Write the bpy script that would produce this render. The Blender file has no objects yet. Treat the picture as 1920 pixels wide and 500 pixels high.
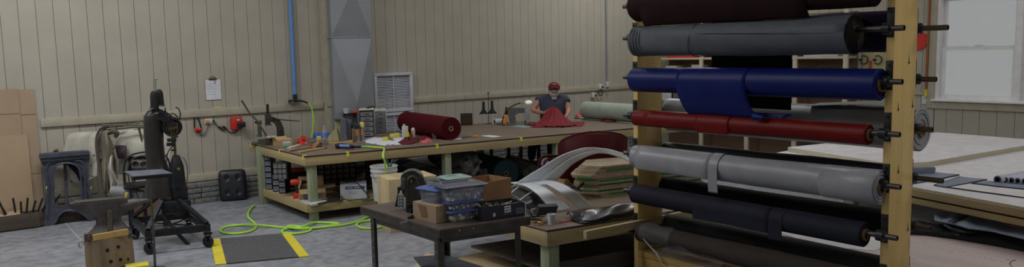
import bpy, bmesh, math, random
from mathutils import Vector, Matrix
random.seed(7)
C = bpy.context.scene.collection
PI = math.pi
# ------------------------------------------------------------ camera model
F = 1430.0; CH = 1.87; PSI = math.radians(37.5); PIT = math.atan(153/F); ROL = 0.022
FW = Vector((math.sin(PSI)*math.cos(PIT), math.cos(PSI)*math.cos(PIT), -math.sin(PIT)))
RT = Vector((math.cos(PSI), -math.sin(PSI), 0)); UP = RT.cross(FW)
CR = RT*math.cos(ROL)-UP*math.sin(ROL); CU = RT*math.sin(ROL)+UP*math.cos(ROL)
EYE = Vector((0, 0, CH))
def ray(x, y): return FW+CR*((x-960)/F)-CU*((y-250)/F)
def at(x, y, z=0.0):
    d = ray(x, y); return EYE+d*((z-CH)/d.z)
def aty(x, y, Y):
    d = ray(x, y); return EYE+d*(Y/d.y)
def atx(x, y, X):
    d = ray(x, y); return EYE+d*(X/d.x)
def dep(x, y, D): return EYE+ray(x, y)*D
cam = bpy.data.objects.new('camera', bpy.data.cameras.new('camera')); C.objects.link(cam)
cam.matrix_world = Matrix(((CR.x, CU.x, -FW.x, 0), (CR.y, CU.y, -FW.y, 0), (CR.z, CU.z, -FW.z, CH), (0, 0, 0, 1)))
cam.data.sensor_width = 36; cam.data.lens = 36*F/1920; cam.data.clip_start = 0.05
bpy.context.scene.camera = cam
# ------------------------------------------------------------ materials
def lin(c): c /= 255; return c/12.92 if c <= 0.04045 else ((c+0.055)/1.055)**2.4
K = 3.0
def alb(rgb, k=K): return tuple(min(0.86, lin(c)*k) for c in rgb)+(1,)
MATS = {}
def mat(name, rgb, rough=0.6, metal=0.0, tex=None, s=8.0, amt=0.25, axis=0, bump=0.0, alpha=1.0, k=K, spec=0.4, trans=0.0, coat=0.0, sheen=0.0):
    m = bpy.data.materials.new(name); m.use_nodes = True; nt = m.node_tree; N = nt.nodes; L = nt.links
    b = N['Principled BSDF']; c = alb(rgb, k)
    b.inputs['Base Color'].default_value = c; b.inputs['Roughness'].default_value = rough
    b.inputs['Metallic'].default_value = metal; b.inputs['Specular IOR Level'].default_value = spec
    if coat: b.inputs['Coat Weight'].default_value = coat
    if sheen: b.inputs['Sheen Weight'].default_value = sheen
    if trans: b.inputs['Transmission Weight'].default_value = trans
    if alpha < 1: b.inputs['Alpha'].default_value = alpha
    tc = N.new('ShaderNodeTexCoord'); mp = N.new('ShaderNodeMapping'); L.new(tc.outputs['Object'], mp.inputs['Vector'])
    nz = N.new('ShaderNodeTexNoise'); L.new(mp.outputs['Vector'], nz.inputs['Vector']); nz.inputs['Detail'].default_value = 6
    sc = [s, s, s]
    if tex == 'wood': sc[axis] = s*0.07
    mp.inputs['Scale'].default_value = sc; nz.inputs['Scale'].default_value = 1.0
    if tex is None: amt = min(amt, 0.10)
    rp = N.new('ShaderNodeValToRGB'); L.new(nz.outputs['Fac'], rp.inputs['Fac'])
    rp.color_ramp.elements[0].position = 0.3; rp.color_ramp.elements[1].position = 0.7
    lo = tuple(x*(1-amt) for x in c[:3])+(1,); hi = tuple(min(0.9, x*(1+amt)) for x in c[:3])+(1,)
    rp.color_ramp.elements[0].color = lo; rp.color_ramp.elements[1].color = hi
    out = rp.outputs['Color']
    if tex == 'wood':
        vo = N.new('ShaderNodeTexVoronoi'); mp2 = N.new('ShaderNodeMapping'); L.new(tc.outputs['Object'], mp2.inputs['Vector'])
        s2 = [s*0.25]*3; s2[axis] = s*0.12; mp2.inputs['Scale'].default_value = s2; L.new(mp2.outputs['Vector'], vo.inputs['Vector'])
        r2 = N.new('ShaderNodeValToRGB'); L.new(vo.outputs['Distance'], r2.inputs['Fac'])
        r2.color_ramp.elements[0].position = 0.03; r2.color_ramp.elements[1].position = 0.10
        r2.color_ramp.elements[0].color = (0.35, 0.25, 0.16, 1); r2.color_ramp.elements[1].color = (1, 1, 1, 1)
        mx = N.new('ShaderNodeMix'); mx.data_type = 'RGBA'; mx.blend_type = 'MULTIPLY'; mx.inputs['Factor'].default_value = 0.75
        L.new(out, mx.inputs[6]); L.new(r2.outputs['Color'], mx.inputs[7]); out = mx.outputs[2]
    if tex == 'spots':
        n2 = N.new('ShaderNodeTexNoise'); L.new(tc.outputs['Object'], n2.inputs['Vector']); n2.inputs['Scale'].default_value = s*7; n2.inputs['Detail'].default_value = 4
        r2 = N.new('ShaderNodeValToRGB'); L.new(n2.outputs['Fac'], r2.inputs['Fac']); r2.color_ramp.elements[0].position = 0.35; r2.color_ramp.elements[1].position = 0.6
        r2.color_ramp.elements[0].color = (0.55, 0.55, 0.55, 1); r2.color_ramp.elements[1].color = (1, 1, 1, 1)
        mx = N.new('ShaderNodeMix'); mx.data_type = 'RGBA'; mx.blend_type = 'MULTIPLY'; mx.inputs['Factor'].default_value = 0.7
        L.new(out, mx.inputs[6]); L.new(r2.outputs['Color'], mx.inputs[7]); out = mx.outputs[2]
    L.new(out, b.inputs['Base Color'])
    if bump:
        bp = N.new('ShaderNodeBump'); bp.inputs['Strength'].default_value = bump; bp.inputs['Distance'].default_value = 0.01
        n3 = N.new('ShaderNodeTexNoise'); n3.inputs['Scale'].default_value = 1; n3.inputs['Detail'].default_value = 5; L.new(mp.outputs['Vector'], n3.inputs['Vector'])
        L.new(n3.outputs['Fac'], bp.inputs['Height']); L.new(bp.outputs['Normal'], b.inputs['Normal'])
    MATS[name] = m; return m
def emi(name, rgb, st):
    m = bpy.data.materials.new(name); m.use_nodes = True; b = m.node_tree.nodes['Principled BSDF']
    b.inputs['Emission Color'].default_value = tuple(lin(c) for c in rgb)+(1,); b.inputs['Emission Strength'].default_value = st
    MATS[name] = m; return m
# ------------------------------------------------------------ mesh building
def rotto(v):
    return Vector(v).to_track_quat('Z', 'Y').to_matrix().to_4x4()
def jit(a): return random.uniform(-a, a)
class MB:
    def __init__(s): s.bm = bmesh.new(); s.mod = None
    def box(s, c, size, rz=0.0, bev=0.0, M=None, taper=1.0):
        r = bmesh.ops.create_cube(s.bm, size=1.0)['verts']
        for v in r:
            k = taper if v.co.z > 0 else 1.0
            v.co = Vector((v.co.x*size[0]*k, v.co.y*size[1]*k, v.co.z*size[2]))
        T = Matrix.Translation(Vector(c)) @ (M if M is not None else Matrix.Rotation(rz, 4, 'Z'))
        bmesh.ops.transform(s.bm, matrix=T, verts=r)
        if bev:
            es = list({e for v in r for e in v.link_edges})
            bmesh.ops.bevel(s.bm, geom=es, offset=bev, segments=2, affect='EDGES', profile=0.5)
        return s
    def bar(s, a, b, w, h, up=(0, 0, 1), bev=0.0):
        a = Vector(a); b = Vector(b); d = (b-a); L = d.length; d.normalize()
        u = Vector(up); x = d; y = u.cross(x)
        if y.length < 1e-4: y = Vector((0, 1, 0)).cross(x)
        y.normalize(); z = x.cross(y)
        M = Matrix((x, y, z)).transposed().to_4x4()
        return s.box((a+b)/2, (L, w, h), M=M, bev=bev)
    def lathe(s, prof, o=(0, 0, 0), ax=(0, 0, 1), n=20, cap=True, M=None):
        o = Vector(o); R = M if M is not None else rotto(ax); rings = []
        for (r, z) in prof:
            rings.append([s.bm.verts.new(o+(R @ Vector((r*math.cos(2*PI*i/n), r*math.sin(2*PI*i/n), z)))) for i in range(n)])
        for A, B in zip(rings, rings[1:]):
            for i in range(n): s.bm.faces.new((A[i], A[(i+1) % n], B[(i+1) % n], B[i]))
        if cap:
            if prof[0][0] > 1e-5: s.bm.faces.new(rings[0][::-1])
            if prof[-1][0] > 1e-5: s.bm.faces.new(rings[-1])
        return s
    def cyl(s, a, b, r, r2=None, n=16):
        a = Vector(a); b = Vector(b); return s.lathe([(r, 0), (r if r2 is None else r2, (b-a).length)], a, b-a, n)
    def sph(s, c, r, sc=(1, 1, 1), n=14, M=None):
        v = bmesh.ops.create_uvsphere(s.bm, u_segments=n, v_segments=max(6, n*2//3), radius=r)['verts']
        T = Matrix.Translation(Vector(c)) @ (M if M is not None else Matrix()) @ Matrix.Diagonal(tuple(sc)+(1,))
        bmesh.ops.transform(s.bm, matrix=T, verts=v); return s
    def tube(s, pts, r, n=8, closed=False, smooth=3, flat=1.0):
        P = [Vector(p) for p in pts]
        R = list(r) if isinstance(r, (list, tuple)) else [r]*len(P)
        if smooth and len(P) > 2:
            Q = []; RR = []; m = len(P); rng = range(m) if closed else range(m-1)
            for i in rng:
                p0 = P[i-1] if (closed or i > 0) else P[i]; p1 = P[i]; p2 = P[(i+1) % m]; p3 = P[(i+2) % m] if (closed or i+2 < m) else p2
                for k in range(smooth):
                    t = k/smooth
                    Q.append(0.5*((2*p1)+(p2-p0)*t+(2*p0-5*p1+4*p2-p3)*t*t+(3*p1-p0-3*p2+p3)*t**3)); RR.append(R[i]*(1-t)+R[(i+1) % m]*t)
            if not closed: Q.append(P[-1]); RR.append(R[-1])
            P, R = Q, RR
        m = len(P); rings = []; nrm = None
        for i in range(m):
            a = P[i-1] if (closed or i) else P[i]; b = P[(i+1) % m] if (closed or i < m-1) else P[i]
            t = (b-a).normalized()
            if nrm is None:
                nrm = Vector((0, 0, 1)).cross(t)
                if nrm.length < 1e-3: nrm = Vector((1, 0, 0)).cross(t)
                nrm.normalize()
            nrm = (nrm-t*nrm.dot(t)).normalized(); bn = t.cross(nrm)
            rings.append([s.bm.verts.new(P[i]+(nrm*math.cos(2*PI*k/n)+bn*math.sin(2*PI*k/n)*flat)*R[i]) for k in range(n)])
        prs = list(zip(rings, rings[1:]))
        if closed: prs.append((rings[-1], rings[0]))
        for A, B in prs:
            for k in range(n): s.bm.faces.new((A[k], A[(k+1) % n], B[(k+1) % n], B[k]))
        if not closed: s.bm.faces.new(rings[0][::-1]); s.bm.faces.new(rings[-1])
        return s
    def prism(s, poly, ext, hole=None):
        ext = Vector(ext); A = [s.bm.verts.new(Vector(p)) for p in poly]; B = [s.bm.verts.new(Vector(p)+ext) for p in poly]; n = len(A)
        if hole:
            Ah = [s.bm.verts.new(Vector(p)) for p in hole]; Bh = [s.bm.verts.new(Vector(p)+ext) for p in hole]
            for i in range(n):
                j = (i+1) % n
                s.bm.faces.new((A[i], A[j], B[j], B[i])); s.bm.faces.new((Ah[j], Ah[i], Bh[i], Bh[j]))
                s.bm.faces.new((A[j], A[i], Ah[i], Ah[j])); s.bm.faces.new((B[i], B[j], Bh[j], Bh[i]))
            return s
        for i in range(n): s.bm.faces.new((A[i], A[(i+1) % n], B[(i+1) % n], B[i]))
        s.bm.faces.new(A[::-1]); s.bm.faces.new(B); return s
    def grid(s, fn, nu, nv, th=0.0, closed_u=False):
        V = [[s.bm.verts.new(Vector(fn(i/nu, j/nv))) for j in range(nv+1)] for i in range(nu if closed_u else nu+1)]
        m = len(V)
        for i in range(m if closed_u else m-1):
            for j in range(nv): s.bm.faces.new((V[i][j], V[(i+1) % m][j], V[(i+1) % m][j+1], V[i][j+1]))
        if th: s.mod = th
        return s
    def mesh(s, name, m, sharp=40):
        bmesh.ops.recalc_face_normals(s.bm, faces=s.bm.faces[:])
        me = bpy.data.meshes.new(name); s.bm.to_mesh(me); s.bm.free()
        me.materials.append(MATS[m] if isinstance(m, str) else m)
        for p in me.polygons: p.use_smooth = True
        me.set_sharp_from_angle(angle=math.radians(sharp)); return me
def finish(o, mb):
    if mb.mod:
        md = o.modifiers.new('thickness', 'SOLIDIFY'); md.thickness = mb.mod; md.offset = 0
    return o
XF = {}
def thing(name, label, cat, loc=(0, 0, 0), rz=0.0, group=None):
    o = bpy.data.objects.new(name, None); C.objects.link(o); o.empty_display_size = 0.05
    o.location = loc; o.rotation_euler = (0, 0, rz); o['label'] = label; o['category'] = cat
    if group: o['group'] = group
    XF[o.name] = Matrix.Translation(Vector(loc)) @ Matrix.Rotation(rz, 4, 'Z'); return o
def P(t, name, mb, m, label=None, w=False, sharp=40, kind=None):          # a part; w: shapes given in world coordinates
    if w:
        r = t
        while r.parent: r = r.parent
        mb.bm.transform(XF[r.name].inverted())
    o = bpy.data.objects.new(name, mb.mesh(name, m, sharp)); C.objects.link(o); o.parent = t
    if label: o['label'] = label
    if kind: o['kind'] = kind
    return finish(o, mb)
def S(name, label, cat, mb, m, loc=(0, 0, 0), rz=0.0, group=None, w=False, sharp=40, kind=None):   # a thing of one mesh
    if w: mb.bm.transform((Matrix.Translation(Vector(loc)) @ Matrix.Rotation(rz, 4, 'Z')).inverted())
    o = bpy.data.objects.new(name, mb.mesh(name, m, sharp)); C.objects.link(o); o.location = loc; o.rotation_euler = (0, 0, rz)
    o['label'] = label; o['category'] = cat; XF[o.name] = Matrix.Translation(Vector(loc)) @ Matrix.Rotation(rz, 4, 'Z')
    if group: o['group'] = group
    if kind: o['kind'] = kind
    return finish(o, mb)
def st(name, mb, m, parent=None):
    o = bpy.data.objects.new(name, mb.mesh(name, m)); C.objects.link(o)
    if parent: o.parent = parent
    else: o['kind'] = 'structure'
    return finish(o, mb)
def dup(root, loc, rz, label, group=None):
    r = root.copy(); C.objects.link(r); r.location = loc; r.rotation_euler = (0, 0, rz); r['label'] = label
    if group: r['group'] = group
    for ch in list(root.children):
        c = ch.copy(); C.objects.link(c); c.parent = r
        for g in ch.children:
            d = g.copy(); C.objects.link(d); d.parent = c
    return r
def text(t, name, body, size, M, m, label=None, ext=0.0006):
    cu = bpy.data.curves.new(name, 'FONT'); cu.body = body; cu.size = size; cu.extrude = ext; cu.align_x = 'CENTER'; cu.align_y = 'CENTER'
    tmp = bpy.data.objects.new(name+'_tmp', cu); C.objects.link(tmp); dg = bpy.context.evaluated_depsgraph_get()
    me = bpy.data.meshes.new_from_object(tmp.evaluated_get(dg)); bpy.data.objects.remove(tmp); bpy.data.curves.remove(cu)
    me.transform(M); me.materials.clear(); me.materials.append(MATS[m]); o = bpy.data.objects.new(name, me); C.objects.link(o); o.parent = t
    if label: o['label'] = label
    return o
def face_m(c, right, up):                                     # text placed at c, reading along right
    r = Vector(right).normalized(); u = Vector(up).normalized(); n = r.cross(u)
    M = Matrix((r, u, n)).transposed().to_4x4(); M.translation = Vector(c); return M
# ------------------------------------------------------------ palette (base colours)
mat('wall_paint', (105, 102, 94), 0.75, tex='noise', s=3, amt=0.05, bump=0.15, spec=0.2)
mat('trim_paint', (106, 102, 91), 0.7, spec=0.2)
mat('concrete', (90, 92, 97), 0.45, tex='spots', s=1.3, amt=0.16, bump=0.1)
mat('stone', (72, 72, 70), 0.9, tex='noise', s=25, amt=0.3, bump=0.8)
mat('ceiling_white', (135, 135, 130), 0.8)
mat('pine', (104, 92, 66), 0.6, tex='wood', s=14, amt=0.14, axis=0)
mat('pine_y', (108, 97, 70), 0.6, tex='wood', s=14, amt=0.14, axis=1)
mat('pine_z', (104, 100, 72), 0.6, tex='wood', s=14, amt=0.14, axis=2)
mat('treated_z', (92, 98, 80), 0.7, tex='wood', s=18, amt=0.2, axis=2)
mat('amber_z', (140, 120, 76), 0.45, tex='wood', s=12, amt=0.12, axis=2)
mat('amber_y', (120, 98, 56), 0.5, tex='wood', s=12, amt=0.12, axis=1)
mat('plywood', (118, 104, 80), 0.6, tex='wood', s=9, amt=0.1, axis=0)
mat('hardboard', (72, 62, 54), 0.5, tex='noise', s=5, amt=0.12, spec=0.35)
mat('hardboard_edge', (24, 22, 24), 0.6)
mat('osb', (92, 83, 68), 0.7, tex='noise', s=30, amt=0.2)
mat('black_iron', (26, 27, 30), 0.38, 0.5, tex='noise', s=20, amt=0.3)
mat('black_gloss', (8, 8, 10), 0.30, coat=0.1)
mat('black_plastic', (18, 18, 21), 0.45)
mat('black_matte', (13, 13, 15), 0.8)
mat('grey_iron', (48, 50, 58), 0.55, 0.4, tex='noise', s=14, amt=0.2)
mat('steel', (92, 92, 94), 0.3, 0.9)
mat('dark_steel', (52, 50, 48), 0.4, 0.8, tex='noise', s=12, amt=0.25)
mat('rust_steel', (58, 52, 48), 0.55, 0.6, tex='noise', s=18, amt=0.3)
mat('galv', (98, 102, 106), 0.45, 0.6, tex='noise', s=2.5, amt=0.1)
mat('white_paint', (118, 120, 125), 0.5)
mat('white_plastic', (125, 126, 128), 0.45)
mat('paper', (130, 132, 138), 0.8)
mat('card', (100, 87, 72), 0.85, tex='noise', s=3, amt=0.06)
mat('card_dark', (80, 60, 40), 0.85, tex='noise', s=3, amt=0.08)
mat('card_tan', (106, 88, 64), 0.85)
mat('canvas', (112, 110, 103), 0.9, tex='noise', s=10, amt=0.1, bump=0.3)
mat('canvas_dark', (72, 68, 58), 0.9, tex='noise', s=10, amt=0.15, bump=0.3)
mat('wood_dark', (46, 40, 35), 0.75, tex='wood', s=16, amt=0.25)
mat('stump', (84, 72, 56), 0.8, tex='wood', s=12, amt=0.3, axis=2, bump=0.5)
mat('green_hose', (108, 142, 50), 0.45)
mat('blue_pipe', (58, 88, 130), 0.4)
mat('yellow', (132, 122, 32), 0.6)
mat('yellow_tape', (140, 142, 40), 0.6)
mat('rubber', (48, 48, 50), 0.9, tex='noise', s=40, amt=0.18, bump=0.3)
mat('red', (120, 28, 22), 0.5)
mat('orange', (150, 84, 22), 0.5)
mat('blue', (24, 52, 120), 0.5)
mat('maroon', (50, 10, 14), 0.85)
mat('maroon_paint', (42, 5, 6), 0.5, k=2.4, spec=0.15)
mat('maroon_bright', (72, 12, 18), 0.8)
mat('pink', (120, 62, 62), 0.9)
mat('mint', (96, 104, 95), 0.5)
mat('glass', (150, 155, 160), 0.05, trans=0.9, k=4)
mat('pane', (200, 205, 210), 0.02, alpha=0.04)
mat('wrap', (84, 84, 88), 0.12, alpha=0.16, bump=1.5, s=30)
mat('film', (165, 167, 172), 0.3, alpha=0.27, bump=0.5, s=14)
mat('window_white', (150, 150, 152), 0.4)
mat('tub', (96, 102, 118), 0.25, alpha=0.30)
mat('tub_blue', (58, 70, 112), 0.35, alpha=0.9)
mat('snap', (140, 140, 136), 0.4, 0.55)
mat('skin', (112, 80, 66), 0.55)
mat('hair', (112, 110, 106), 0.9)
mat('shirt', (38, 42, 56), 0.85, tex='noise', s=9, amt=0.15)
mat('trousers', (16, 17, 20), 0.9)
mat('cap', (66, 18, 28), 0.8)
mat('green_edge', (24, 72, 38), 0.6)
mat('olive', (50, 52, 46), 0.45, 0.4)
mat('brass', (120, 96, 44), 0.35, 0.8)
mat('white_sheet', (150, 149, 150), 0.6, k=2.4); mat('pale_ply', (124, 114, 112), 0.6, tex='wood', s=7, amt=0.10, axis=1)
mat('card_light', (106, 92, 74), 0.85, tex='noise', s=3, amt=0.05)
mat('patch', (44, 34, 38), 0.8); mat('canvas_deep', (50, 46, 38), 0.9)  # darkest canvas tone, for one fold, the knot and the strap
mat('bow_wood', (54, 50, 45), 0.7, tex='wood', s=20, amt=0.2, axis=2)
mat('canvas_pale', (84, 84, 86), 0.5)
mat('leather_black', (20, 21, 25), 0.38)
mat('black_enamel', (34, 33, 33), 0.28, 0.3, coat=0.3)
mat('brass_dark', (62, 54, 38), 0.4, 0.7)
mat('anvil_steel', (54, 52, 52), 0.5, 0.6, tex='noise', s=14, amt=0.3); mat('anvil_face', (66, 62, 60), 0.35, 0.8, tex='noise', s=14, amt=0.2)
mat('kraft_dark', (66, 44, 24), 0.7)
mat('shelf_back', (60, 46, 34), 0.8, tex='wood', s=6, amt=0.1, axis=1); mat('shelf_white', (118, 112, 98), 0.6)
mat('copper', (98, 58, 36), 0.4, 0.5)
mat('pine_pale', (122, 116, 102), 0.6, tex='wood', s=12, amt=0.08, axis=0); mat('mat_blue', (76, 82, 94), 0.5); mat('edge_dark', (34, 34, 42), 0.6)
mat('roll_pale', (120, 120, 130), 0.5)
mat('kraft_tube', (130, 104, 86), 0.7)
mat('slate_cloth', (84, 92, 104), 0.6, k=4); mat('slate_dark', (44, 46, 54), 0.6)
mat('c_brown', (24, 12, 12), 0.8, k=2.4, spec=0.15); mat('c_slate', (52, 54, 58), 0.6, k=3.2, spec=0.25); mat('c_blue', (6, 14, 56), 0.4, k=3.0, spec=0.2)  # rack roll cloths: base colours lowered to carry the shade on the rolls
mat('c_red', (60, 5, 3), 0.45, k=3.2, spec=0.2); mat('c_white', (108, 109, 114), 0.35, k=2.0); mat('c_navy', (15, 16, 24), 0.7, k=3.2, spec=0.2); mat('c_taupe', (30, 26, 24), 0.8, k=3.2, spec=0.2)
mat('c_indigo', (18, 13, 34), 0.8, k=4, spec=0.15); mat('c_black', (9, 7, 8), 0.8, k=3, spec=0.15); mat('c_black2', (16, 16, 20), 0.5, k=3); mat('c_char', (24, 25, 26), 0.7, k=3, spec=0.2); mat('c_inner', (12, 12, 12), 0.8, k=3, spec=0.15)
mat('grey_label', (72, 76, 86), 0.5); mat('blue_faint', (70, 88, 128), 0.5); mat('clear', (120, 125, 132), 0.12, alpha=0.35); mat('carpet', (56, 58, 66), 0.95, tex='noise', s=60, amt=0.2); mat('green_bright', (30, 110, 80), 0.5)
mat('wood_tan', (100, 78, 52), 0.6, tex='wood', s=14, amt=0.15); mat('sponge_m', (128, 120, 70), 0.9); mat('screen', (36, 28, 20), 0.25)
mat('drawer_clear', (72, 72, 74), 0.3, spec=0.5)
mat('sponge_y', (130, 120, 52), 0.9, tex='noise', s=50, amt=0.15)
mat('felt', (44, 9, 13), 0.95, spec=0.1)
mat('steel_matte', (64, 72, 68), 0.5, 0.2); mat('machine_grey', (54, 55, 52), 0.5, tex='noise', s=14, amt=0.25); mat('machine_pale', (88, 90, 94), 0.45)
emi('lampglow', (235, 235, 225), 0.35)
mat('teal', (84, 100, 98), 0.35)
mat('drawer_label', (82, 84, 92), 0.7)
mat('card_dark2', (34, 26, 20), 0.9)
mat('white_box', (116, 118, 124), 0.7); mat('band', (24, 26, 58), 0.6)
mat('leather', (44, 34, 26), 0.7, tex='noise', s=10, amt=0.3)
mat('teal_dark', (28, 62, 54), 0.5)
mat('plywood_z', (120, 108, 84), 0.6, tex='wood', s=9, amt=0.12, axis=2)
mat('c_green', (24, 44, 44), 0.85, k=3); mat('c_paleroll', (100, 100, 104), 0.7)
mat('kraft', (92, 72, 46), 0.85)
mat('table_steel', (66, 58, 54), 0.38, 0.35, tex='noise', s=8, amt=0.2)
mat('steel_bright', (120, 120, 120), 0.3, 0.6)
mat('machine_black', (50, 51, 48), 0.42, 0.25, tex='noise', s=14, amt=0.3); mat('machine_green', (58, 62, 58), 0.45, 0.2)
mat('lid_grey', (52, 54, 64), 0.35); mat('lid_mint', (86, 106, 98), 0.35)
mat('card_mid', (100, 76, 54), 0.85)
mat('box_navy', (26, 27, 34), 0.6)
mat('brass_steel', (104, 98, 84), 0.3, 0.8)
mat('white_gloss', (134, 138, 143), 0.5)
# ------------------------------------------------------------ the setting
WY = 10.3; WX = 10.9; CZ = 4.6; LX = -5.0; FY = -3.5
mb = MB(); mb.box(((LX+WX)/2, (FY+WY)/2, -0.05), (WX-LX+0.4, WY-FY+0.4, 0.1)); st('floor', mb, 'concrete')
mb = MB(); mb.box(((LX+WX)/2, (FY+WY)/2, CZ+0.05), (WX-LX+0.4, WY-FY+0.4, 0.1)); st('ceiling', mb, 'ceiling_white')
mb = MB(); mb.box((LX-0.05, (FY+WY)/2, CZ/2), (0.1, WY-FY, CZ)); st('wall_left', mb, 'wall_paint')
mb = MB(); mb.box(((LX+WX)/2, FY-0.05, CZ/2), (WX-LX, 0.1, CZ)); st('wall_front', mb, 'wall_paint')
def boards(mb, a0, a1, z0, z1, ph, pitch, place, depth=0.15):
    xs = []; x = ph
    while x > a0: x -= pitch
    x += pitch
    prev = a0; g = 0.005
    while True:
        e = min(x, a1)
        if e-prev > 0.02: mb.box(place((prev+e)/2, 0, (z0+z1)/2), size3((e-prev-g, depth, z1-z0), place))
        prev = e
        if e >= a1: break
        x += pitch
    mb.box(place((a0+a1)/2, 0.02, (z0+z1)/2), size3((a1-a0, depth-0.02, z1-z0), place))
def size3(s, place): return s if place is PB else (s[1], s[0], s[2])
def PB(a, off, z): return (a, WY+0.075+off*0.5+0.002, z)
def PR(a, off, z): return (WX+0.075+off*0.5+0.002, a, z)
mb = MB(); boards(mb, LX, WX+0.15, 0.0, CZ, 1.425, 0.1722, PB); st('wall_back', mb, 'wall_paint')
# right wall with a window opening
wy0, wy1, wz0, wz1 = 2.80, 4.72, 1.08, 2.50
mb = MB(); boards(mb, FY, wy0, 0, CZ, 0.1, 0.1722, PR); boards(mb, wy1, WY, 0, CZ, 4.9, 0.1722, PR)
boards(mb, wy0, wy1, 0, wz0, 1.9, 0.205, PR); boards(mb, wy0, wy1, wz1, CZ, 1.9, 0.1722, PR); st('wall_right', mb, 'wall_paint')
mb = MB()
mb.box(((1.03+4.50)/2, WY-0.012, 1.17), (4.50-1.03, 0.026, 0.098), bev=0.004); st('trim_1', mb, 'trim_paint')
mb = MB(); mb.box(((5.36+WX)/2, WY-0.012, 1.165), (WX-5.36, 0.026, 0.098), bev=0.004); st('trim_2', mb, 'trim_paint')
mb = MB(); mb.box((4.605, WY-0.06, CZ/2), (0.19, 0.12, CZ)); mb.box((4.605, WY-0.125, 1.20), (0.19, 0.016, 0.09)); st('trim_3', mb, 'trim_paint')
mb = MB(); mb.box(((1.03+WX)/2, WY-0.012, 0.335), (WX-1.03, 0.026, 0.10), bev=0.004); st('trim_4', mb, 'trim_paint')
mb = MB(); mb.box((WX-0.012, (wy1+0.09+WY)/2, 1.17), (0.026, WY-wy1-0.09, 0.03), bev=0.004); st('trim_5', mb, 'trim_paint')
# rough stone skirting: courses of blocks
mb = MB(); z = 0.0
for row in range(4):
    h = 0.068; x = 1.03+(0.1 if row % 2 else 0); 
    while x < WX-0.1:
        w = random.uniform(0.22, 0.4)
        mb.box((x+w/2, WY-0.035, z+h/2), (w-0.008, 0.05+jit(0.012), h-0.008), bev=0.006); x += w
    z += h
mb.box(((1.03+WX)/2, WY-0.012, 0.14), (WX-1.03, 0.03, 0.27)); st('baseboard_back', mb, 'stone')
# window
def frame(mb, X, y0, y1, z0, z1, t, d):
    mb.box((X, (y0+y1)/2, z0+t/2), (d, y1-y0, t)); mb.box((X, (y0+y1)/2, z1-t/2), (d, y1-y0, t))
    mb.box((X, y0+t/2, (z0+z1)/2), (d, t, z1-z0-2*t)); mb.box((X, y1-t/2, (z0+z1)/2), (d, t, z1-z0-2*t))
cas = MB(); frame(cas, WX-0.008, wy0-0.10, wy1+0.10, wz0-0.10, wz1+0.10, 0.10, 0.03); st('trim_6', cas, 'trim_paint')
ym = (wy0+wy1)/2-0.02
for i, (a, b) in enumerate([(wy0, ym), (ym, wy1)]):
    win = bpy.data.objects.new('window_%d' % (i+1), None); C.objects.link(win); win['kind'] = 'structure'
    m = MB(); frame(m, WX+0.06, a, b, wz0, wz1, 0.035, 0.13); frame(m, WX+0.085, a+0.035, b-0.035, wz0+0.035, (wz0+wz1)/2+0.02, 0.05, 0.035); st('window_frame', m, 'window_white', win)
    m = MB(); frame(m, WX+0.12, a+0.035, b-0.035, (wz0+wz1)/2-0.02, wz1-0.035, 0.045, 0.03); m.box((WX+0.085, (a+b)/2, (wz0+wz1)/2+0.03), (0.05, 0.08, 0.02)); st('window_sash', m, 'window_white', win)
    m = MB(); m.box((WX+0.095, (a+b)/2, (wz0+wz1)/2), (0.006, b-a-0.08, wz1-wz0-0.08)); st('window_pane', m, 'pane', win)
    if i == 1:
        m = MB(); m.box((WX+0.0, (wy0+wy1)/2, wz0+0.012), (0.12, wy1-wy0+0.05, 0.024)); st('window_sill', m, 'window_white', win)
# ------------------------------------------------------------ light
w = bpy.data.worlds.new('sky'); bpy.context.scene.world = w; w.use_nodes = True
bg = w.node_tree.nodes['Background']; bg.inputs['Color'].default_value = (0.97, 0.99, 1.0, 1); bg.inputs['Strength'].default_value = 0.315
def area(name, loc, sx, sy, power, col=(1, 0.99, 0.985), rot=(0, 0, 0)):
    l = bpy.data.lights.new(name, 'AREA'); l.shape = 'RECTANGLE'; l.size = sx; l.size_y = sy; l.energy = power; l.color = col
    o = bpy.data.objects.new(name, l); C.objects.link(o); o.location = loc; o.rotation_euler = rot; return o
for (x, y, pw) in ((-2.5, 7.9, 55), (0.9, 8.0, 90), (5.4, 7.6, 16), (9.6, 8.4, 62), (-2.5, 4.2, 22), (1.2, 4.9, 42), (6.2, 5.4, 27), (-2.5, 0.2, 12), (2.6, -0.6, 16), (6.4, -0.6, 50), (8.9, 2.6, 16)):
    area('unseen_ceiling_light', (x, y, CZ-0.12), 2.4, 0.35, pw)  # unseen overhead lights, powers set per spot; last one added for the white table
vs = bpy.context.scene.view_settings; bpy.context.scene.display_settings.display_device = 'sRGB'
vs.view_transform = 'Standard'; vs.look = 'None'; vs.exposure = 0.0; vs.gamma = 1.0; vs.use_curve_mapping = False
# ------------------------------------------------------------ the fabric rack (runs along the world's y axis)
RX0, RX1, RYR, RYL = 4.42, 4.70, 2.146, 4.180
PZ = [2.20, 1.955, 1.653, 1.353, 1.052, 0.752, 0.452]; PF = RX0-0.045; PBK = RX1+0.045
rack = thing('fabric_rack', 'tall wooden two-post rack holding horizontal rolls of upholstery cloth', 'rack', (RX0+0.14, 3.16, 0))
for y in (RYR+0.0235, RYL-0.0235):
    m = MB(); m.box(((RX0+RX1)/2, y, 1.42), (RX1-RX0, 0.047, 2.84), bev=0.004); P(rack, 'post', m, 'amber_z', w=True)
m = MB(); m.box(((RX0+RX1)/2, (RYR+RYL)/2, 0.245), (0.28, RYL-RYR-0.096, 0.045), bev=0.003); P(rack, 'bottom_shelf', m, 'amber_y', w=True)
m = MB(); m.box((RX0+0.02, (RYR+RYL)/2, 0.16), (0.04, RYL-RYR-0.096, 0.12), bev=0.003); P(rack, 'bottom_rail', m, 'amber_y', w=True)
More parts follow.
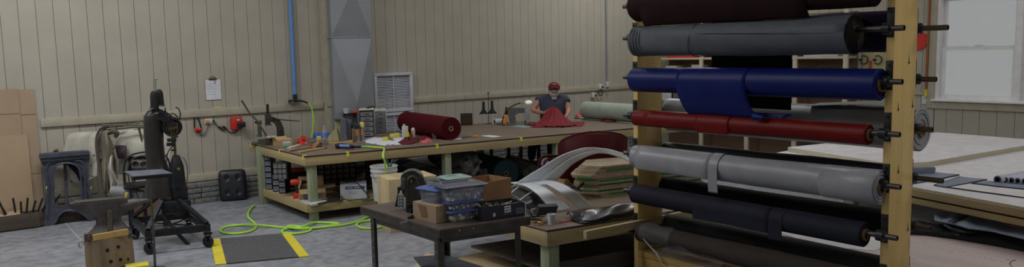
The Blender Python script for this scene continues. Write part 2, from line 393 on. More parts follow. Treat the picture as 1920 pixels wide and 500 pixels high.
for y in (RYR+0.0235, RYL-0.0235):
    m = MB(); m.box(((RX0+RX1)/2, y, 0.02), (0.42, 0.046, 0.04), bev=0.003); P(rack, 'foot', m, 'amber_y', w=True)
for y in (RYR+0.022, RYL-0.022):
    for z in PZ:
        for x, d in ((RX0-0.004, -1), (RX1+0.004, 1)):
            m = MB(); m.box((x, y, z+0.035), (0.008, 0.042, 0.17), bev=0.002)
            m.lathe([(0.017, -0.021), (0.033, -0.021), (0.033, 0.021), (0.017, 0.021), (0.017, -0.021)], (x+d*0.041, y, z), (0, 1, 0), 14, cap=False)
            m.cyl((x+d*0.002, y, z+0.095), (x+d*0.012, y, z+0.095), 0.008, n=6)
            P(rack, 'pipe_bracket', m, 'black_iron', w=True)
# knots in the near post
for (px, py) in ((1684, 322), (1684, 205), (1711, 199), (1704, 117), (1702, 430)):
    q = aty(px, py, RYR); m = MB(); m.prism([(q.x-0.006, RYR+0.001, q.z), (q.x, RYR+0.001, q.z-0.012), (q.x+0.006, RYR+0.001, q.z), (q.x, RYR+0.001, q.z+0.045)], (0, -0.002, 0))
    m.cyl((q.x, RYR, q.z), (q.x, RYR-0.003, q.z), 0.008, n=10); P(rack, 'wood_knot', m, 'wood_dark', label='dark knot in the pale timber', w=True)
def pipe(side, z, y0, y1, label, coup=True):
    x = PF if side < 0 else PBK
    m = MB(); L = y1-y0; ri = 0.011; ro = 0.0165
    m.lathe([(ri, 0), (ro, 0), (ro, L), (ri, L), (ri, 0)], (x, y0, z), (0, 1, 0), 14, cap=False)
    return S('hanging_pipe', label, 'pipe', m, 'dark_steel', (x, y0, z), group='steel pipes across the %s of the rack' % ('front' if side < 0 else 'back'), w=True)
nm = ['the dark brown roll at the very top', 'the slate grey roll', 'the royal blue roll', 'the red roll', 'the white vinyl roll', 'the navy roll', 'the brown plastic-wrapped roll']
nb = ['the hanging black cloth at the top', 'the indigo cloth roll', None, 'the large white roll behind the red one', 'the thin black roll behind the white one', 'the black roll behind the navy one', 'the charcoal roll behind the brown one']
for i, z in enumerate(PZ):
    pipe(-1, z, 2.06+random.uniform(0, 0.02), 4.235, 'steel pipe on the rack front carrying '+nm[i])
    pipe(1, z, (1.96, 1.995, 2.05, 2.06, 1.99, 2.05, 2.0)[i], 4.235, 'steel pipe on the rack rear, '+('carrying '+nb[i] if nb[i] else 'empty behind the royal blue roll'))
def roll(x, z, y0, y1, R, m_, label, cat='fabric roll', core=0.034, r1=None, wob=0.003, rings=3, sag=None, name='fabric_roll', end_m=None, flap=None, xoff=0.0, group=None, corem='card_dark'):
    """y0 near (right) end, y1 far end; hangs on a pipe at height z"""
    zc = z-(core-0.008-0.0165)-0.001 if sag is None else z-sag
    t = thing(name, label, cat, (x+xoff, (y0+y1)/2, zc), 0, group)
    r1 = R if r1 is None else r1; L = y1-y0; n = 28; m = MB(); ph = random.random()*6
    prof = [(core, 0.004)]
    for k in range(rings):
        a = core+(R-core)*(k+0.5)/rings; prof += [(a, 0.006 if k % 2 else -0.001), (a+0.002, -0.001 if k % 2 else 0.006)]
    prof += [(R-0.004, 0), (R, 0.004)]
    for k in range(1, 9): prof.append((R+(r1-R)*k/9, L*k/9))
    prof += [(r1, L-0.004), (r1-0.004, L), (core, L-0.002)]
    rr = []
    for j, (r, zz) in enumerate(prof):
        ring = []
        for i in range(n):
            a = 2*PI*i/n; q = r*(1+(wob/R)*math.sin(3*a+ph+zz*2)+(wob/R)*0.6*math.sin(5*a+zz*7+ph)) if r > core+0.003 else r
            ring.append(m.bm.verts.new((q*math.cos(a), y0-(y0+y1)/2+zz, q*math.sin(a))))
        rr.append(ring)
    for A, B in zip(rr, rr[1:]):
        for i in range(n): m.bm.faces.new((A[i], A[(i+1) % n], B[(i+1) % n], B[i]))
    for i in range(n): m.bm.faces.new((rr[-1][i], rr[-1][(i+1) % n], rr[0][(i+1) % n], rr[0][i]))
    P(t, 'rolled_cloth', m, m_)
    m = MB(); m.lathe([(core-0.008, -L/2-0.012), (core-0.0005, -L/2-0.012), (core-0.0005, L/2+0.01), (core-0.008, L/2+0.01), (core-0.008, -L/2-0.012)], (0, 0, 0), (0, 1, 0), 20, cap=False)
    P(t, 'core_tube', m, corem, label='cardboard core tube')
    return t
def flap(t, R, ya, yb, drop, m_, name='loose_end', lean=0.0, curl=0.0, start=PI*0.9, ang=PI*0.15, wave=0.006, sgn=-1, skew=0.0):
    """cloth leaving the roll on its front and hanging down by drop; local coordinates of the roll"""
    def f(u, v):
        y = ya+(yb-ya)*u; a0 = PI*0.5; n0 = 0.35
        if v < n0:
            a = PI*0.52+PI*0.48*v/n0; r = R+0.0012
            return (sgn*r*math.sin(a-0)*1.0 if False else sgn*-r*math.cos(a), y, r*math.sin(a))
        k = (v-n0)/(1-n0); x = sgn*(R+0.0012)-sgn*lean*k*k; z = -drop*k; 
        if curl: 
            c = max(0, (k-0.7)/0.3); x += -sgn*curl*math.sin(c*PI*0.9)*1.2; z += drop*0.3*c*c*0.9
        return (x+wave*math.sin(u*9+k*3)*k, y+skew*k*k*(1 if u > 0.5 else 0.6), z)
    m = MB(); m.grid(f, 14, 20, th=0.0015); P(t, name, m, m_)
yR = lambda px, py: atx(px, py, PF).y
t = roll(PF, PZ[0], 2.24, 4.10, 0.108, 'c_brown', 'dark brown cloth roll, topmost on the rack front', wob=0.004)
flap(t, 0.108, -0.55, 0.80, 0.15, 'c_brown', wave=0.004, lean=0.06)
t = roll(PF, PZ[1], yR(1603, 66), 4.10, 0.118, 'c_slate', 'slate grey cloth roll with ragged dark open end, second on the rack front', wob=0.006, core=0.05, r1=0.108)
m = MB(); L2 = (4.10-yR(1603, 66))/2; m.tube([(0.108*math.cos(a)*1.04, 0.28+0.02*math.sin(a*2), 0.122*math.sin(a)*1.0) for a in [k*PI/9+PI*0.3 for k in range(15)]], 0.0035, 5); P(t, 'binding_band', m, 'c_slate')
for k in range(4):
    m = MB(); m.tube([((0.112-k*0.002)*math.cos(a)*1.03, L2-0.03-k*0.03+0.004*math.sin(a*3), (0.113-k*0.001)*math.sin(a)) for a in [j*2*PI/20 for j in range(20)]], 0.004, 5, closed=True); P(t, 'cloth_fold', m, 'c_slate')
m = MB()
def rag(u, v):
    a = u*2*PI; r = 0.118*(1-0.15*v)+0.01*math.sin(a*3+1)*v; return (r*math.cos(a), -L2-0.055*v*(0.75+0.4*math.sin(a*2+0.7)), r*math.sin(a))
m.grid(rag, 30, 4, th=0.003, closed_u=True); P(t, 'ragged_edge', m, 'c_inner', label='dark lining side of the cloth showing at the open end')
m = MB(); m.grid(lambda u, v: ((-0.123)*math.cos(0.5-u*0.5*(1-v)-0.2*v), -L2+v*1.1, 0.123*math.sin(0.5-u*0.5*(1-v)-0.2*v)+0.004), 10, 14, th=0.003); P(t, 'loose_end', m, 'c_slate')
t = roll(PF, PZ[2], yR(1652, 157), 4.115, 0.093, 'c_blue', 'royal blue vinyl roll with a long loose tongue hanging down, on the rack front', core=0.042, wob=0.0004)
Ym = (yR(1652, 157)+4.115)/2; a_, b_ = yR(1283, 170)-Ym, yR(1412, 170)-Ym
def bl(u, v):
    y = b_+(a_-b_)*u; R = 0.0945
    if v < 0.3:
        a = PI*0.48+PI*0.52*v/0.3; return (R*math.cos(a), y, R*math.sin(a))
    k = (v-0.3)/0.7; s = k*0.36
    if s < 0.21: return (-R+0.05*(s/0.21)**2, y-0.05*(s/0.21)**2*(1.0), -s)
    q = (s-0.21)/0.05; return (-R+0.05+0.035*(1-math.cos(q*1.1))+0.01*q, y-0.05-0.02*q-0.05*(1-u)**3*q, -0.21-0.035*math.sin(q*1.1))
m = MB(); m.grid(bl, 16, 36, th=0.0015); P(t, 'loose_tongue', m, 'c_blue')
m = MB(); m.grid(lambda u, v: (-0.055+0.03*math.cos(v*4.2)+0.0, b_-0.05-0.085*u, -0.222-0.005*u+0.026*math.sin(v*4.2)*(1-0.4*u)), 8, 14, th=0.003); P(t, 'curled_corner', m, 'c_blue')
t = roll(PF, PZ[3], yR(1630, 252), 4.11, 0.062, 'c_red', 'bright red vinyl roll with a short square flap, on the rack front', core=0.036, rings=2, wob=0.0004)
flap(t, 0.062, 0.02, 0.80, 0.045, 'c_red', name='flap', wave=0.002, lean=0.01); flap(t, 0.064, 0.02, 0.30, 0.065, 'c_red', name='flap', wave=0.001, lean=0.005)
yw = yR(1652, 350)
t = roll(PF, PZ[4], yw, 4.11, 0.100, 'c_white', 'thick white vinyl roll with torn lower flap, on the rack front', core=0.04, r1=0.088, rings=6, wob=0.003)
Lw = (4.11-yw)/2
m = MB(); m.lathe([(0.1025, 0), (0.1035, 0.003), (0.1005, 0.34)], (0, -Lw+0.002, 0), (0, 1, 0), 28, cap=False); m.mod = 0.002; P(t, 'outer_turn', m, 'c_white')
flap(t, 0.099, 0.12, 0.20, 0.17, 'c_white', name='torn_tab', wave=0.0, lean=0.01); flap(t, 0.095, 0.20, 0.90, 0.085, 'c_white', name='torn_flap', wave=0.003, lean=0.02)
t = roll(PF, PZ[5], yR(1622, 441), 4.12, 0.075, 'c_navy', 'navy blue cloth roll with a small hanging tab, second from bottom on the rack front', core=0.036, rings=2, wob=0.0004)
flap(t, 0.075, -0.42, -0.32, 0.125, 'c_navy', name='loose_tab', wave=0.0); flap(t, 0.075, -0.32, 0.30, 0.085, 'c_navy', name='loose_end', wave=0.002)
t = roll(PF, PZ[6], 2.24, 4.07, 0.083, 'c_taupe', 'dark taupe cloth roll partly wrapped in clear plastic, lowest on the rack front', core=0.036, rings=2, r1=0.072)
m = MB(); m.grid(lambda u, v: ((0.084+0.003*math.sin(u*40+v*7)+0.002*math.sin(v*60))*math.cos(u*2*PI), 0.56+0.30*v, (0.085+0.003*math.sin(u*31+v*9))*math.sin(u*2*PI)), 48, 22, closed_u=True); P(t, 'plastic_wrap', m, 'wrap', label='crumpled clear plastic wrapping')
m = MB(); m.grid(lambda u, v: (-0.086+0.012*math.sin(v*8+u*3), 0.52-0.45*v+0.22*u*(1-v), -0.02-0.10*u-0.02*v+0.008*math.sin(u*9+v*11)), 16, 18); P(t, 'plastic_tail', m, 'wrap', label='torn clear plastic tail')
m = MB(); m.tube([(-0.09, 0.80, -0.02), (-0.095, 0.72, -0.07), (-0.1, 0.65, -0.11), (-0.1, 0.60, -0.18), (-0.09, 0.52, -0.22)], [0.006, 0.008, 0.01, 0.007, 0.003], 6, flat=0.4); P(t, 'plastic_strand', m, 'film')
yB = lambda px, py: atx(px, py, PBK).y
t = thing('cloth_roll', 'black cloth hanging as a long sheet from the top rear of the rack', 'fabric roll', (PBK, 3.2, 2.18))
m = MB(); m.lathe([(0.0195, 0), (0.055, 0), (0.055, 1.5), (0.0195, 1.5), (0.0195, 0)], (PBK, 2.5, PZ[0]-0.002), (0, 1, 0), 20, cap=False); P(t, 'rolled_cloth', m, 'c_black', w=True)
ya, yb = yB(1493, 150), yB(1343, 150)
m = MB(); m.grid(lambda u, v: (PBK-0.057+0.004*math.sin(u*7)*v-0.0, ya+(yb-ya)*u, PZ[0]+0.0-v*0.77), 14, 16, th=0.003); P(t, 'hanging_sheet', m, 'c_black', w=True)
roll(PBK, PZ[1], 2.24, yB(1488, 60), 0.128, 'c_indigo', 'dark indigo cloth roll on the rear of the rack behind the slate grey roll', core=0.036)
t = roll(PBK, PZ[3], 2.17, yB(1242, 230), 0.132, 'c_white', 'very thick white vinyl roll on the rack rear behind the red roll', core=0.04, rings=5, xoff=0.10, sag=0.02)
XFo = None
m = MB(); m.grid(lambda u, v: (-0.10+0.18*v, -0.90+0.62*u, 0.137+0.012*math.sin(u*4)+0.01*v), 12, 6, th=0.003); P(t, 'loose_sheet', m, 'c_white')
roll(PBK, PZ[4], 2.24, yB(1250, 280), 0.078, 'c_black2', 'thin glossy black vinyl roll on the rack rear behind the white roll', core=0.036, rings=2)
roll(PBK, PZ[5], 2.24, yB(1245, 360), 0.088, 'c_black', 'black cloth roll on the rack rear behind the navy roll', core=0.036, rings=2)
roll(PBK, PZ[6], 2.24, yB(1240, 420), 0.085, 'c_char', 'charcoal cloth roll on the rack rear just above the bottom shelf', core=0.036, rings=2)
# ------------------------------------------------------------ timber benches
TH = 0.76
def fascia(t, a, b, z1, h=0.09, th=0.038, m_='pine', name='apron_board'):
    a = Vector((a[0], a[1], z1-h/2)); b = Vector((b[0], b[1], z1-h/2)); m = MB(); m.bar(a, b, th, h, bev=0.002); P(t, name, m, m_, w=True)
def tape(t, p, q, w=0.035, h=0.05):      # folded over the table edge at p; q = direction along the edge
    p = Vector(p); d = Vector(q).normalized(); n = Vector((d.y, -d.x, 0))
    m = MB(); m.bar(p-d*w/2-n*0.02+Vector((0, 0, 0.0015)), p+d*w/2-n*0.02+Vector((0, 0, 0.0015)), 0.05, 0.001)
    m.bar(p-d*w/2+n*0.003-Vector((0, 0, h/2)), p+d*w/2+n*0.003-Vector((0, 0, h/2)), 0.001, h); P(t, 'tape_marker', m, 'yellow_tape', w=True, label='yellow tape marker on the edge')
def leg(t, x, y, z1, w=0.089, m_='treated_z', z0=0.0):
    m = MB(); m.box((x, y, (z0+z1)/2), (w, w, z1-z0), bev=0.003); P(t, 'leg', m, m_, w=True)
big = thing('work_table', 'very long pine work table with brown hardboard top where the man works', 'work table', (6.2, 8.6, 0))
A = at(572, 292, TH); Bc = at(1187, 239.5, TH); d = (Bc-A); d.z = 0; d.normalize(); A2 = Vector((3.318, 10.0, TH)); E_ = A+d*5.75; nrm = Vector((d.y, -d.x, 0))
top = [A, E_, Vector((9.25, 9.35, TH)), Vector((8.52, 9.40, TH)), Vector((8.50, 8.98, TH)), Vector((7.62, 9.02, TH)), Vector((7.60, 9.62, TH)), Vector((6.9, 9.76, TH)), A2]
m = MB(); m.prism([(p.x, p.y, TH-0.006) for p in top], (0, 0, 0.006)); P(big, 'hardboard_top', m, 'hardboard', w=True)
m = MB(); m.prism([(p.x, p.y, TH-0.018) for p in top], (0, 0, 0.0118)); P(big, 'substrate', m, 'hardboard_edge', w=True)
J = A+d*((at(1062, 250, TH)-A).length); off = -nrm*0.022
fascia(big, A+off, J-d*0.002+off, TH-0.018, 0.10); fascia(big, J+d*0.002+off, E_+off, TH-0.018, 0.10)
fascia(big, A+Vector((0.019, 0.02, 0)), A2+Vector((0.019, 0, 0)), TH-0.018, 0.10, m_='pine_y'); fascia(big, A2+Vector((0, -0.02, 0)), Vector((6.9, 9.74, 0)), TH-0.018, 0.10)
fascia(big, E_+Vector((-0.02, 0.03, 0)), Vector((9.23, 9.33, 0)), TH-0.018, 0.10, m_='pine_y')
for px in (582.5, 838, 1048, 1178):
    q = at(px, 290-(px-572)*0.082, TH); q = A+d*(q-A).dot(d)-nrm*0.088; leg(big, q.x, q.y, TH-0.02)
leg(big, 3.34, 9.62, TH-0.02, 0.10)
for x in (5.1, 6.75): leg(big, x, 9.62, TH-0.02)
leg(big, 9.1, 9.1, TH-0.02)
for px, py in ((653, 285.5), (818, 270.5), (975, 257), (1116, 245.5)):
    q = at(px, py, TH); tape(big, A+d*(q-A).dot(d), d)
for f_ in (0.03, 0.42, 0.97):
    q = A.lerp(A2, f_); tape(big, q, (0, -1, 0))
# shelf beneath
SX = 5.2; S0 = Vector((A.x+0.02, A.y+0.03, 0)); S1 = S0+d*(SX-S0.x); S3 = Vector((3.34, 9.75, 0)); S2 = Vector((SX, 9.5, 0))
m = MB(); m.prism([(p.x, p.y, 0.185) for p in (S0, S1, S2, S3)], (0, 0, 0.012)); P(big, 'lower_shelf', m, 'plywood', w=True)
fascia(big, S0+off*1.2+nrm*0.03, S1+off*1.2+nrm*0.03, 0.20, 0.095, name='shelf_rail'); fascia(big, S0, S3, 0.20, 0.095, m_='pine_y', name='shelf_rail')
q = at(700, 322, 0.4)
# centre bench
cb = thing('work_bench', 'low pine bench with brown hardboard top holding white and black carriage panels', 'work table', (4.4, 5.2, 0))
TB = 0.52
P0 = at(1026, 431, TB); P0e = at(1322, 385.5, TB); dc = (P0e-P0); dc.z = 0; W_ = dc.length; dc.normalize(); nc = Vector((dc.y, -dc.x, 0))
ply = [P0, P0e, Vector((5.75, 5.45, TB)), Vector((5.62, 6.0, TB)), Vector((5.0, 6.12, TB)), Vector((3.64, 5.98, TB))]
m = MB(); m.prism([(p.x, p.y, TB-0.006) for p in ply], (0, 0, 0.006)); P(cb, 'hardboard_top', m, 'hardboard', w=True)
m = MB(); m.prism([(p.x, p.y, TB-0.016) for p in ply], (0, 0, 0.0098)); P(cb, 'substrate', m, 'hardboard_edge', w=True)
oc = -nc*0.022
fascia(cb, P0+oc, P0e+oc, TB-0.016, 0.115); fascia(cb, P0+Vector((0.019, 0.02, 0)), Vector((3.66, 5.93, 0)), TB-0.016, 0.115, m_='pine_y')
a_ = at(1094, 431, TB)+nc*0.02; m = MB(); m.bar(a_-Vector((0, 0, 0.035)), P0e+nc*0.02-Vector((0, 0, 0.035)), 0.038, 0.065, bev=0.002); P(cb, 'batten', m, 'pine', w=True)
for q in (P0+dc*0.075-nc*0.09, P0+dc*(W_-0.1)-nc*0.09): leg(cb, q.x, q.y, TB-0.016, 0.105)
leg(cb, 3.65, 5.82, TB-0.016); leg(cb, 5.55, 5.5, TB-0.016)
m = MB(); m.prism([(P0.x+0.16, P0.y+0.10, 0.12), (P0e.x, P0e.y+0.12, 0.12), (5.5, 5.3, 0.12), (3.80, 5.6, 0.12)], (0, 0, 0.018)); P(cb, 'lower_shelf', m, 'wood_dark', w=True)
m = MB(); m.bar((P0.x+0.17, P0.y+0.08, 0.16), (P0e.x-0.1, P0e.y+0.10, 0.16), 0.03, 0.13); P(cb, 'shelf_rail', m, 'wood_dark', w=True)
q = at(1135, 404, TB); tape(cb, P0+dc*((q-P0).dot(dc))+nc*(-0.03), dc, 0.06, 0.002)
for px, py in ((1032, 444), (1033, 455), (1045, 441), (1042, 456), (1052, 452), (1099, 437), (1170, 425)):
    v = ray(px, py); pn = P0+oc+nc*0.0195; t_ = ((pn-EYE).dot(nc))/v.dot(nc); q = EYE+v*t_; m = MB(); m.cyl(q, q+nc*0.003, 0.003, n=6); P(cb, 'nail_head', m, 'black_iron', w=True)
# right bench along the rack side with white cover
c0 = at(1597, 329, TH); c1 = at(1920, 388, TH); de = (c1-c0); de.z = 0; de.normalize(); c0 = c0-de*0.35; c1 = c0+de*3.9; ne = Vector((-de.y, de.x, 0)); ne = ne if ne.x > 0 else -ne
rb = thing('work_table', 'wide pine table covered with white sheeting below the window', 'work table', (7.8, 2.8, 0))
cc = [c0, c1, c1+Vector((3.6, 0.3, 0)), Vector((9.7, 4.6, TH)), Vector((6.9, 4.6, TH))]
m = MB(); m.prism([(p.x, p.y, TH-0.012) for p in cc], (0, 0, 0.012)); P(rb, 'white_cover', m, 'white_sheet' , w=True, label='white sheeting over the table top')
for k, (dz, o, hh) in enumerate(((0.014, 0.0, 0.055), (0.070, 0.03, 0.012), (0.083, 0.006, 0.045))):
    fascia(rb, c0+ne*o, c1+ne*o, TH-dz, hh, m_='pine_y' if k != 1 else 'wood_dark')  # thin middle strip darkened for the shaded recess between the two boards
fascia(rb, c0+ne*0.04+Vector((0, 0, 0)), Vector((6.9, 4.58, 0)), TH-0.014, 0.11)
for q in (c0+de*0.25+ne*0.10, c0+de*3.6+ne*0.10, Vector((9.6, 4.45, 0)), Vector((9.2, 0.6, 0))): leg(rb, q.x, q.y, TH-0.014, 0.095)
m = MB(); q = c0+de*0.35-ne*0.004; tape(rb, at(1775, 352, TH)+ne*0.05, (-de).to_tuple(), 0.05, 0.002)
# low platform in front of it
lp = thing('low_platform', 'low wide plywood platform with pencil marks behind the fabric rack', 'platform', (5.6, 2.4, 0))
L0 = [Vector((4.80, 0.6, 0.45)), Vector((6.75, 0.4, 0.45)), Vector((6.95, 4.3, 0.45)), Vector((4.86, 3.35, 0.45))]
L0[3] = Vector((4.95, 3.30, 0.45)); L0[2] = Vector((7.0, 3.6, 0.45))
m = MB(); m.prism([(p.x, p.y, 0.438) for p in L0], (0, 0, 0.012)); P(lp, 'plywood_top', m, 'pale_ply', w=True)
m = MB(); m.bar(L0[0]-Vector((-0.02, 0, 0.06)), L0[3]-Vector((-0.02, 0.02, 0.06)), 0.038, 0.09); P(lp, 'side_rail', m, 'pine_y', w=True)
m = MB(); m.bar(L0[3]-Vector((0, 0.02, 0.06)), L0[2]-Vector((0, 0.02, 0.06)), 0.038, 0.09); P(lp, 'end_rail', m, 'pine', w=True)
for q in ((4.9, 0.8), (6.6, 0.6), (6.8, 3.4), (5.05, 3.2)): leg(lp, q[0], q[1], 0.438)
for k in range(26):
    q = at(1735+k*6.5+jit(1), 453+k*1.35+jit(2)+(6 if k % 3 else 0), 0.4505); m = MB(); m.box((q.x, q.y, 0.4505), (0.012+jit(0.006), 0.003, 0.0008), rz=jit(0.5)+0.9); P(lp, 'pencil_mark', m, 'rust_steel', w=True)
m = MB(); m.tube([at(1905, 487, 0.451), at(1897, 489, 0.452), at(1893, 494, 0.451), at(1898, 500, 0.451)], 0.002, 5); S('bent_wire', 'short bent dark wire on the pale platform, bottom right corner', 'wire', m, 'black_plastic', at(1897, 490, 0.451), w=True)
# ------------------------------------------------------------ small helpers for upright things seen in profile
class Fr:
    """local frame standing at a point: x to the right of the viewer's line, y away, z up; s = metres per picture pixel there"""
    def __init__(s, px=0, py=0, z=0.0, p=None, rz=None):
        s.o = at(px, py, z) if p is None else Vector(p); s.rz = -math.atan2(s.o.x, s.o.y) if rz is None else rz; s.s = (s.o-EYE).dot(FW)/F
    def l(s, px, py, d=0.0):
        r = Vector((math.cos(s.rz), math.sin(s.rz), 0)); n = Vector((-math.sin(s.rz), math.cos(s.rz), 0)); v = ray(px, py)
        q = EYE+v*(((s.o-EYE).dot(n)+d)/v.dot(n)); return Vector(((q-s.o).dot(r), d, q.z-s.o.z))
    def n(s, k): return k*s.s
def fr_of(t): return Fr(p=t.location, rz=t.rotation_euler.z)
def carton(t, w, d, h, m_, th=0.004, open_=True, flaps=(), z=0.0, name='carton_wall'):
    m = MB(); m.box((0, 0, z+th/2), (w, d, th))
    for sx in (-1, 1): m.box((sx*(w/2-th/2), 0, z+h/2+0.0002), (th, d, h))
    for sy in (-1, 1): m.box((0, sy*(d/2-th/2), z+h/2+0.0002), (w-2*th, th, h))
    if not open_: m.box((0, 0, z+h-th/2), (w-0.001, d-0.001, th))
    P(t, name, m, m_)
    for (side, ang, ln) in flaps:
        m = MB(); sx = {'l': -1, 'r': 1}.get(side, 0); sy = {'f': -1, 'b': 1}.get(side, 0)
        if sx: a = Vector((sx*w/2, 0, z+h)); dvec = Vector((sx*math.cos(ang), 0, math.sin(ang)))*ln; m.bar(a, a+dvec, d*0.96, th, up=(0, 1, 0) if False else (0, 0, 1))
        else: a = Vector((0, sy*d/2, z+h)); dvec = Vector((0, sy*math.cos(ang), math.sin(ang)))*ln; m.bar(a, a+dvec, w*0.96, th)
        P(t, 'flap', m, m_)
def blurred_print(t, name, x, y, z, w, h, words, m_, seed):      # print too small to read in the photograph
    r_ = random.Random(seed); m = MB(); q = x-w/2; k = 0; nl = max(3, int(w/(h*0.75)))
    for i in range(nl):
        cw = w/nl
        if words > 1 and i % max(2, nl//words) == nl//words-1: q += cw; continue
        m.box((q+cw*0.45, y, z+h*0.25*r_.uniform(-0.3, 0.3)), (cw*r_.uniform(0.45, 0.8), 0.0006, h*r_.uniform(0.7, 1.0))); q += cw
    P(t, name, m, m_)
# ------------------------------------------------------------ on the long work table, left end
f = Fr(478, 270, TH); t = thing('hand_press', 'green hand lever press with long raised curved handle on table corner', 'press', f.o, f.rz)
m = MB(); m.box((0, 0, 0.012), (0.09, 0.13, 0.024), bev=0.006); P(t, 'base', m, 'olive')
m = MB(); m.tube([f.l(500, 268), f.l(499, 255), f.l(493, 243), f.l(487, 236)], [0.020, 0.019, 0.017, 0.022], 10, flat=0.7); P(t, 'curved_body', m, 'olive')
m = MB(); m.box(f.l(486.5, 242), (f.n(7), 0.03, f.n(24)), bev=0.004); m.box(f.l(486, 229), (f.n(10), 0.035, f.n(7)), bev=0.004); P(t, 'ram_housing', m, 'olive')
m = MB(); m.tube([f.l(488, 230), f.l(478, 222), f.l(467, 210), f.l(460, 199), f.l(453, 188)], [0.013, 0.011, 0.010, 0.012, 0.014], 8); P(t, 'lever_handle', m, 'olive')
m = MB(); m.cyl(f.l(486, 256), f.l(486, 252), f.n(5)); m.cyl(f.l(486, 270), f.l(486, 261), f.n(3)); m.cyl(f.l(486, 252), f.l(486, 244), f.n(1.6)); P(t, 'press_die', m, 'steel')
m = MB(); m.cyl(f.l(479.5, 229, -0.025), f.l(479.5, 229, 0.025), 0.016); P(t, 'pivot_bolt', m, 'black_iron')
f = Fr(530, 262, TH); t = thing('arbor_press', 'dark cast iron arch-backed press with straight horizontal handle', 'press', f.o, f.rz)
m = MB(); arc = [(502, 221), (512, 219), (522, 223), (529, 233), (531, 247), (531, 262)]
inn = [(502, 226), (510, 226), (516, 230), (520, 238), (521, 249), (521, 262)]
arc = [(500, 216), (508, 218), (518, 221), (527, 228), (532, 240), (534, 262)]; inn = [(500, 229), (508, 228), (514, 231), (518, 238), (519, 248), (519, 262)]
m.prism([f.l(x, y, -0.03) for x, y in arc+inn[::-1]], (0, 0.06, 0)); P(t, 'arched_frame', m, 'dark_steel')
m = MB(); m.prism([f.l(x, y, -0.04) for x, y in [(p[0]*0.5+q[0]*0.5-1.5, p[1]*0.5+q[1]*0.5) for p, q in zip(arc, inn)]+[(p[0]*0.5+q[0]*0.5+1.5, p[1]*0.5+q[1]*0.5) for p, q in zip(arc, inn)][::-1]], (0, 0.08, 0)); P(t, 'rib', m, 'dark_steel')
m = MB(); m.box(f.l(502, 223), (f.n(10), 0.07, f.n(19)), bev=0.006); m.cyl(f.l(502, 214), f.l(502, 217), f.n(6)); m.cyl(f.l(508, 221, -0.05), f.l(508, 221, 0.05), f.n(4)); P(t, 'ram_head', m, 'dark_steel')
m = MB(); m.cyl(f.l(502, 214), f.l(501.5, 195), f.n(2.4)); P(t, 'ram', m, 'black_iron')
m = MB(); m.cyl(f.l(503, 234.5), f.l(503, 233), f.n(7.5)); P(t, 'pressure_plate', m, 'steel')
m = MB(); m.tube([f.l(505, 221, -0.05), f.l(525, 224, -0.05), f.l(562, 227, -0.05)], [0.010, 0.008, 0.006], 8); P(t, 'handle', m, 'black_iron')
m = MB(); m.box((0, 0, 0.012), (f.n(30), 0.16, 0.024), bev=0.005); P(t, 'base', m, 'dark_steel')
f = Fr(503, 271, TH); t = thing('cardboard_box', 'small dark grey carton at the feet of the green lever press', 'box', f.o, f.rz+0.5); carton(t, f.n(23), 0.12, f.n(11), 'wood_dark', open_=False)
f = Fr(509, 260, TH+0.075); S('paper_pad', 'pale folded paper pad lying on the small dark grey carton', 'pad', MB().box((0, 0, 0.02), (f.n(17), 0.09, 0.022), bev=0.004), 'canvas', (f.o.x, f.o.y, TH+0.078), f.rz+0.4)
f = Fr(531, 273.5, TH); t = thing('cardboard_box', 'tan cardboard box with white label, flaps open, on the left end of table', 'box', f.o+Vector((0.02, 0.06, 0)), f.rz+0.35)
carton(t, 0.20, 0.15, 0.075, 'card_tan', open_=True, flaps=(('l', 1.0, 0.05), ('r', -0.3, 0.08), ('b', 0.4, 0.07), ('f', 2.9, 0.07)))
m = MB(); m.box((0.02, -0.0765, 0.035), (0.10, 0.001, 0.045)); P(t, 'label', m, 'paper', label='white label')
for k in range(3):
    m = MB(); m.box((-0.01+k*0.03, -0.0775, 0.026), (0.022, 0.001, 0.008)); P(t, 'label_print', m, 'black_plastic')
# small tools in front of the boxes
def S2(name, label, cat, m, m_, px, py, z=TH, w=False, **k):
    return S(name, label, cat, m, m_, at(px, py, z), 0, w=True, **k)
def rag(name, label, pts, z, m_, hgt=0.04, n=14, seed=1, cat='cloth', folds=5):
    """crumpled cloth: outline points on the plane z, heaped with folds"""
    rnd = random.Random(seed); W_ = [at(x, y, z) for x, y in pts]; c = sum(W_, Vector())/len(W_); ph = [rnd.random()*6 for _ in range(6)]
    k = len(W_)
    def fn(u, v):
        a = u*k; i = int(a) % k; fr = a-int(a); e = W_[i].lerp(W_[(i+1) % k], fr); r = 1-v*0.97
        p = c.lerp(e, r); hh = hgt*(1-r**2)*(0.65+0.35*math.sin(u*2*PI*folds/2+ph[0]+v*3))+hgt*0.35*abs(math.sin(u*2*PI*folds+ph[1]+v*5))*min(1, (1-r)*5+0.1)
        return (p.x+hgt*0.2*math.sin(v*9+ph[2]+u*20), p.y+hgt*0.2*math.sin(v*8+ph[3]+u*13), z+0.002+max(0, hh))
    m = MB(); m.grid(fn, k*n//2, 9, closed_u=True); m.mod = 0.002
    return S(name, label, cat, m, m_, (c.x, c.y, z), w=True, sharp=70)
rag('red_cloth', 'crumpled bright red cloth pouch behind the wooden mallet', [(556, 266), (566, 260), (576, 262), (577, 268), (568, 271), (558, 271)], TH, 'red', 0.06, seed=3)
m = MB(); a, b = at(527, 276.5, TH), at(543, 275, TH); m.tube([a+Vector((0, 0, 0.01)), b+Vector((0, 0, 0.01))], [0.006, 0.009], 8); S2('marker_pen', 'green marker pen on the left end of the table', 'pen', m, 'green_bright', 527, 276.5, sharp=50)
a, b = at(542, 281, TH), at(560, 275, TH); S2('plastic_tray', 'narrow clear plastic tray beside the green marker pen', 'tray', MB().bar(a+Vector((0, 0, 0.018)), b+Vector((0, 0, 0.018)), 0.05, 0.034, bev=0.006), 'canvas', 542, 281)
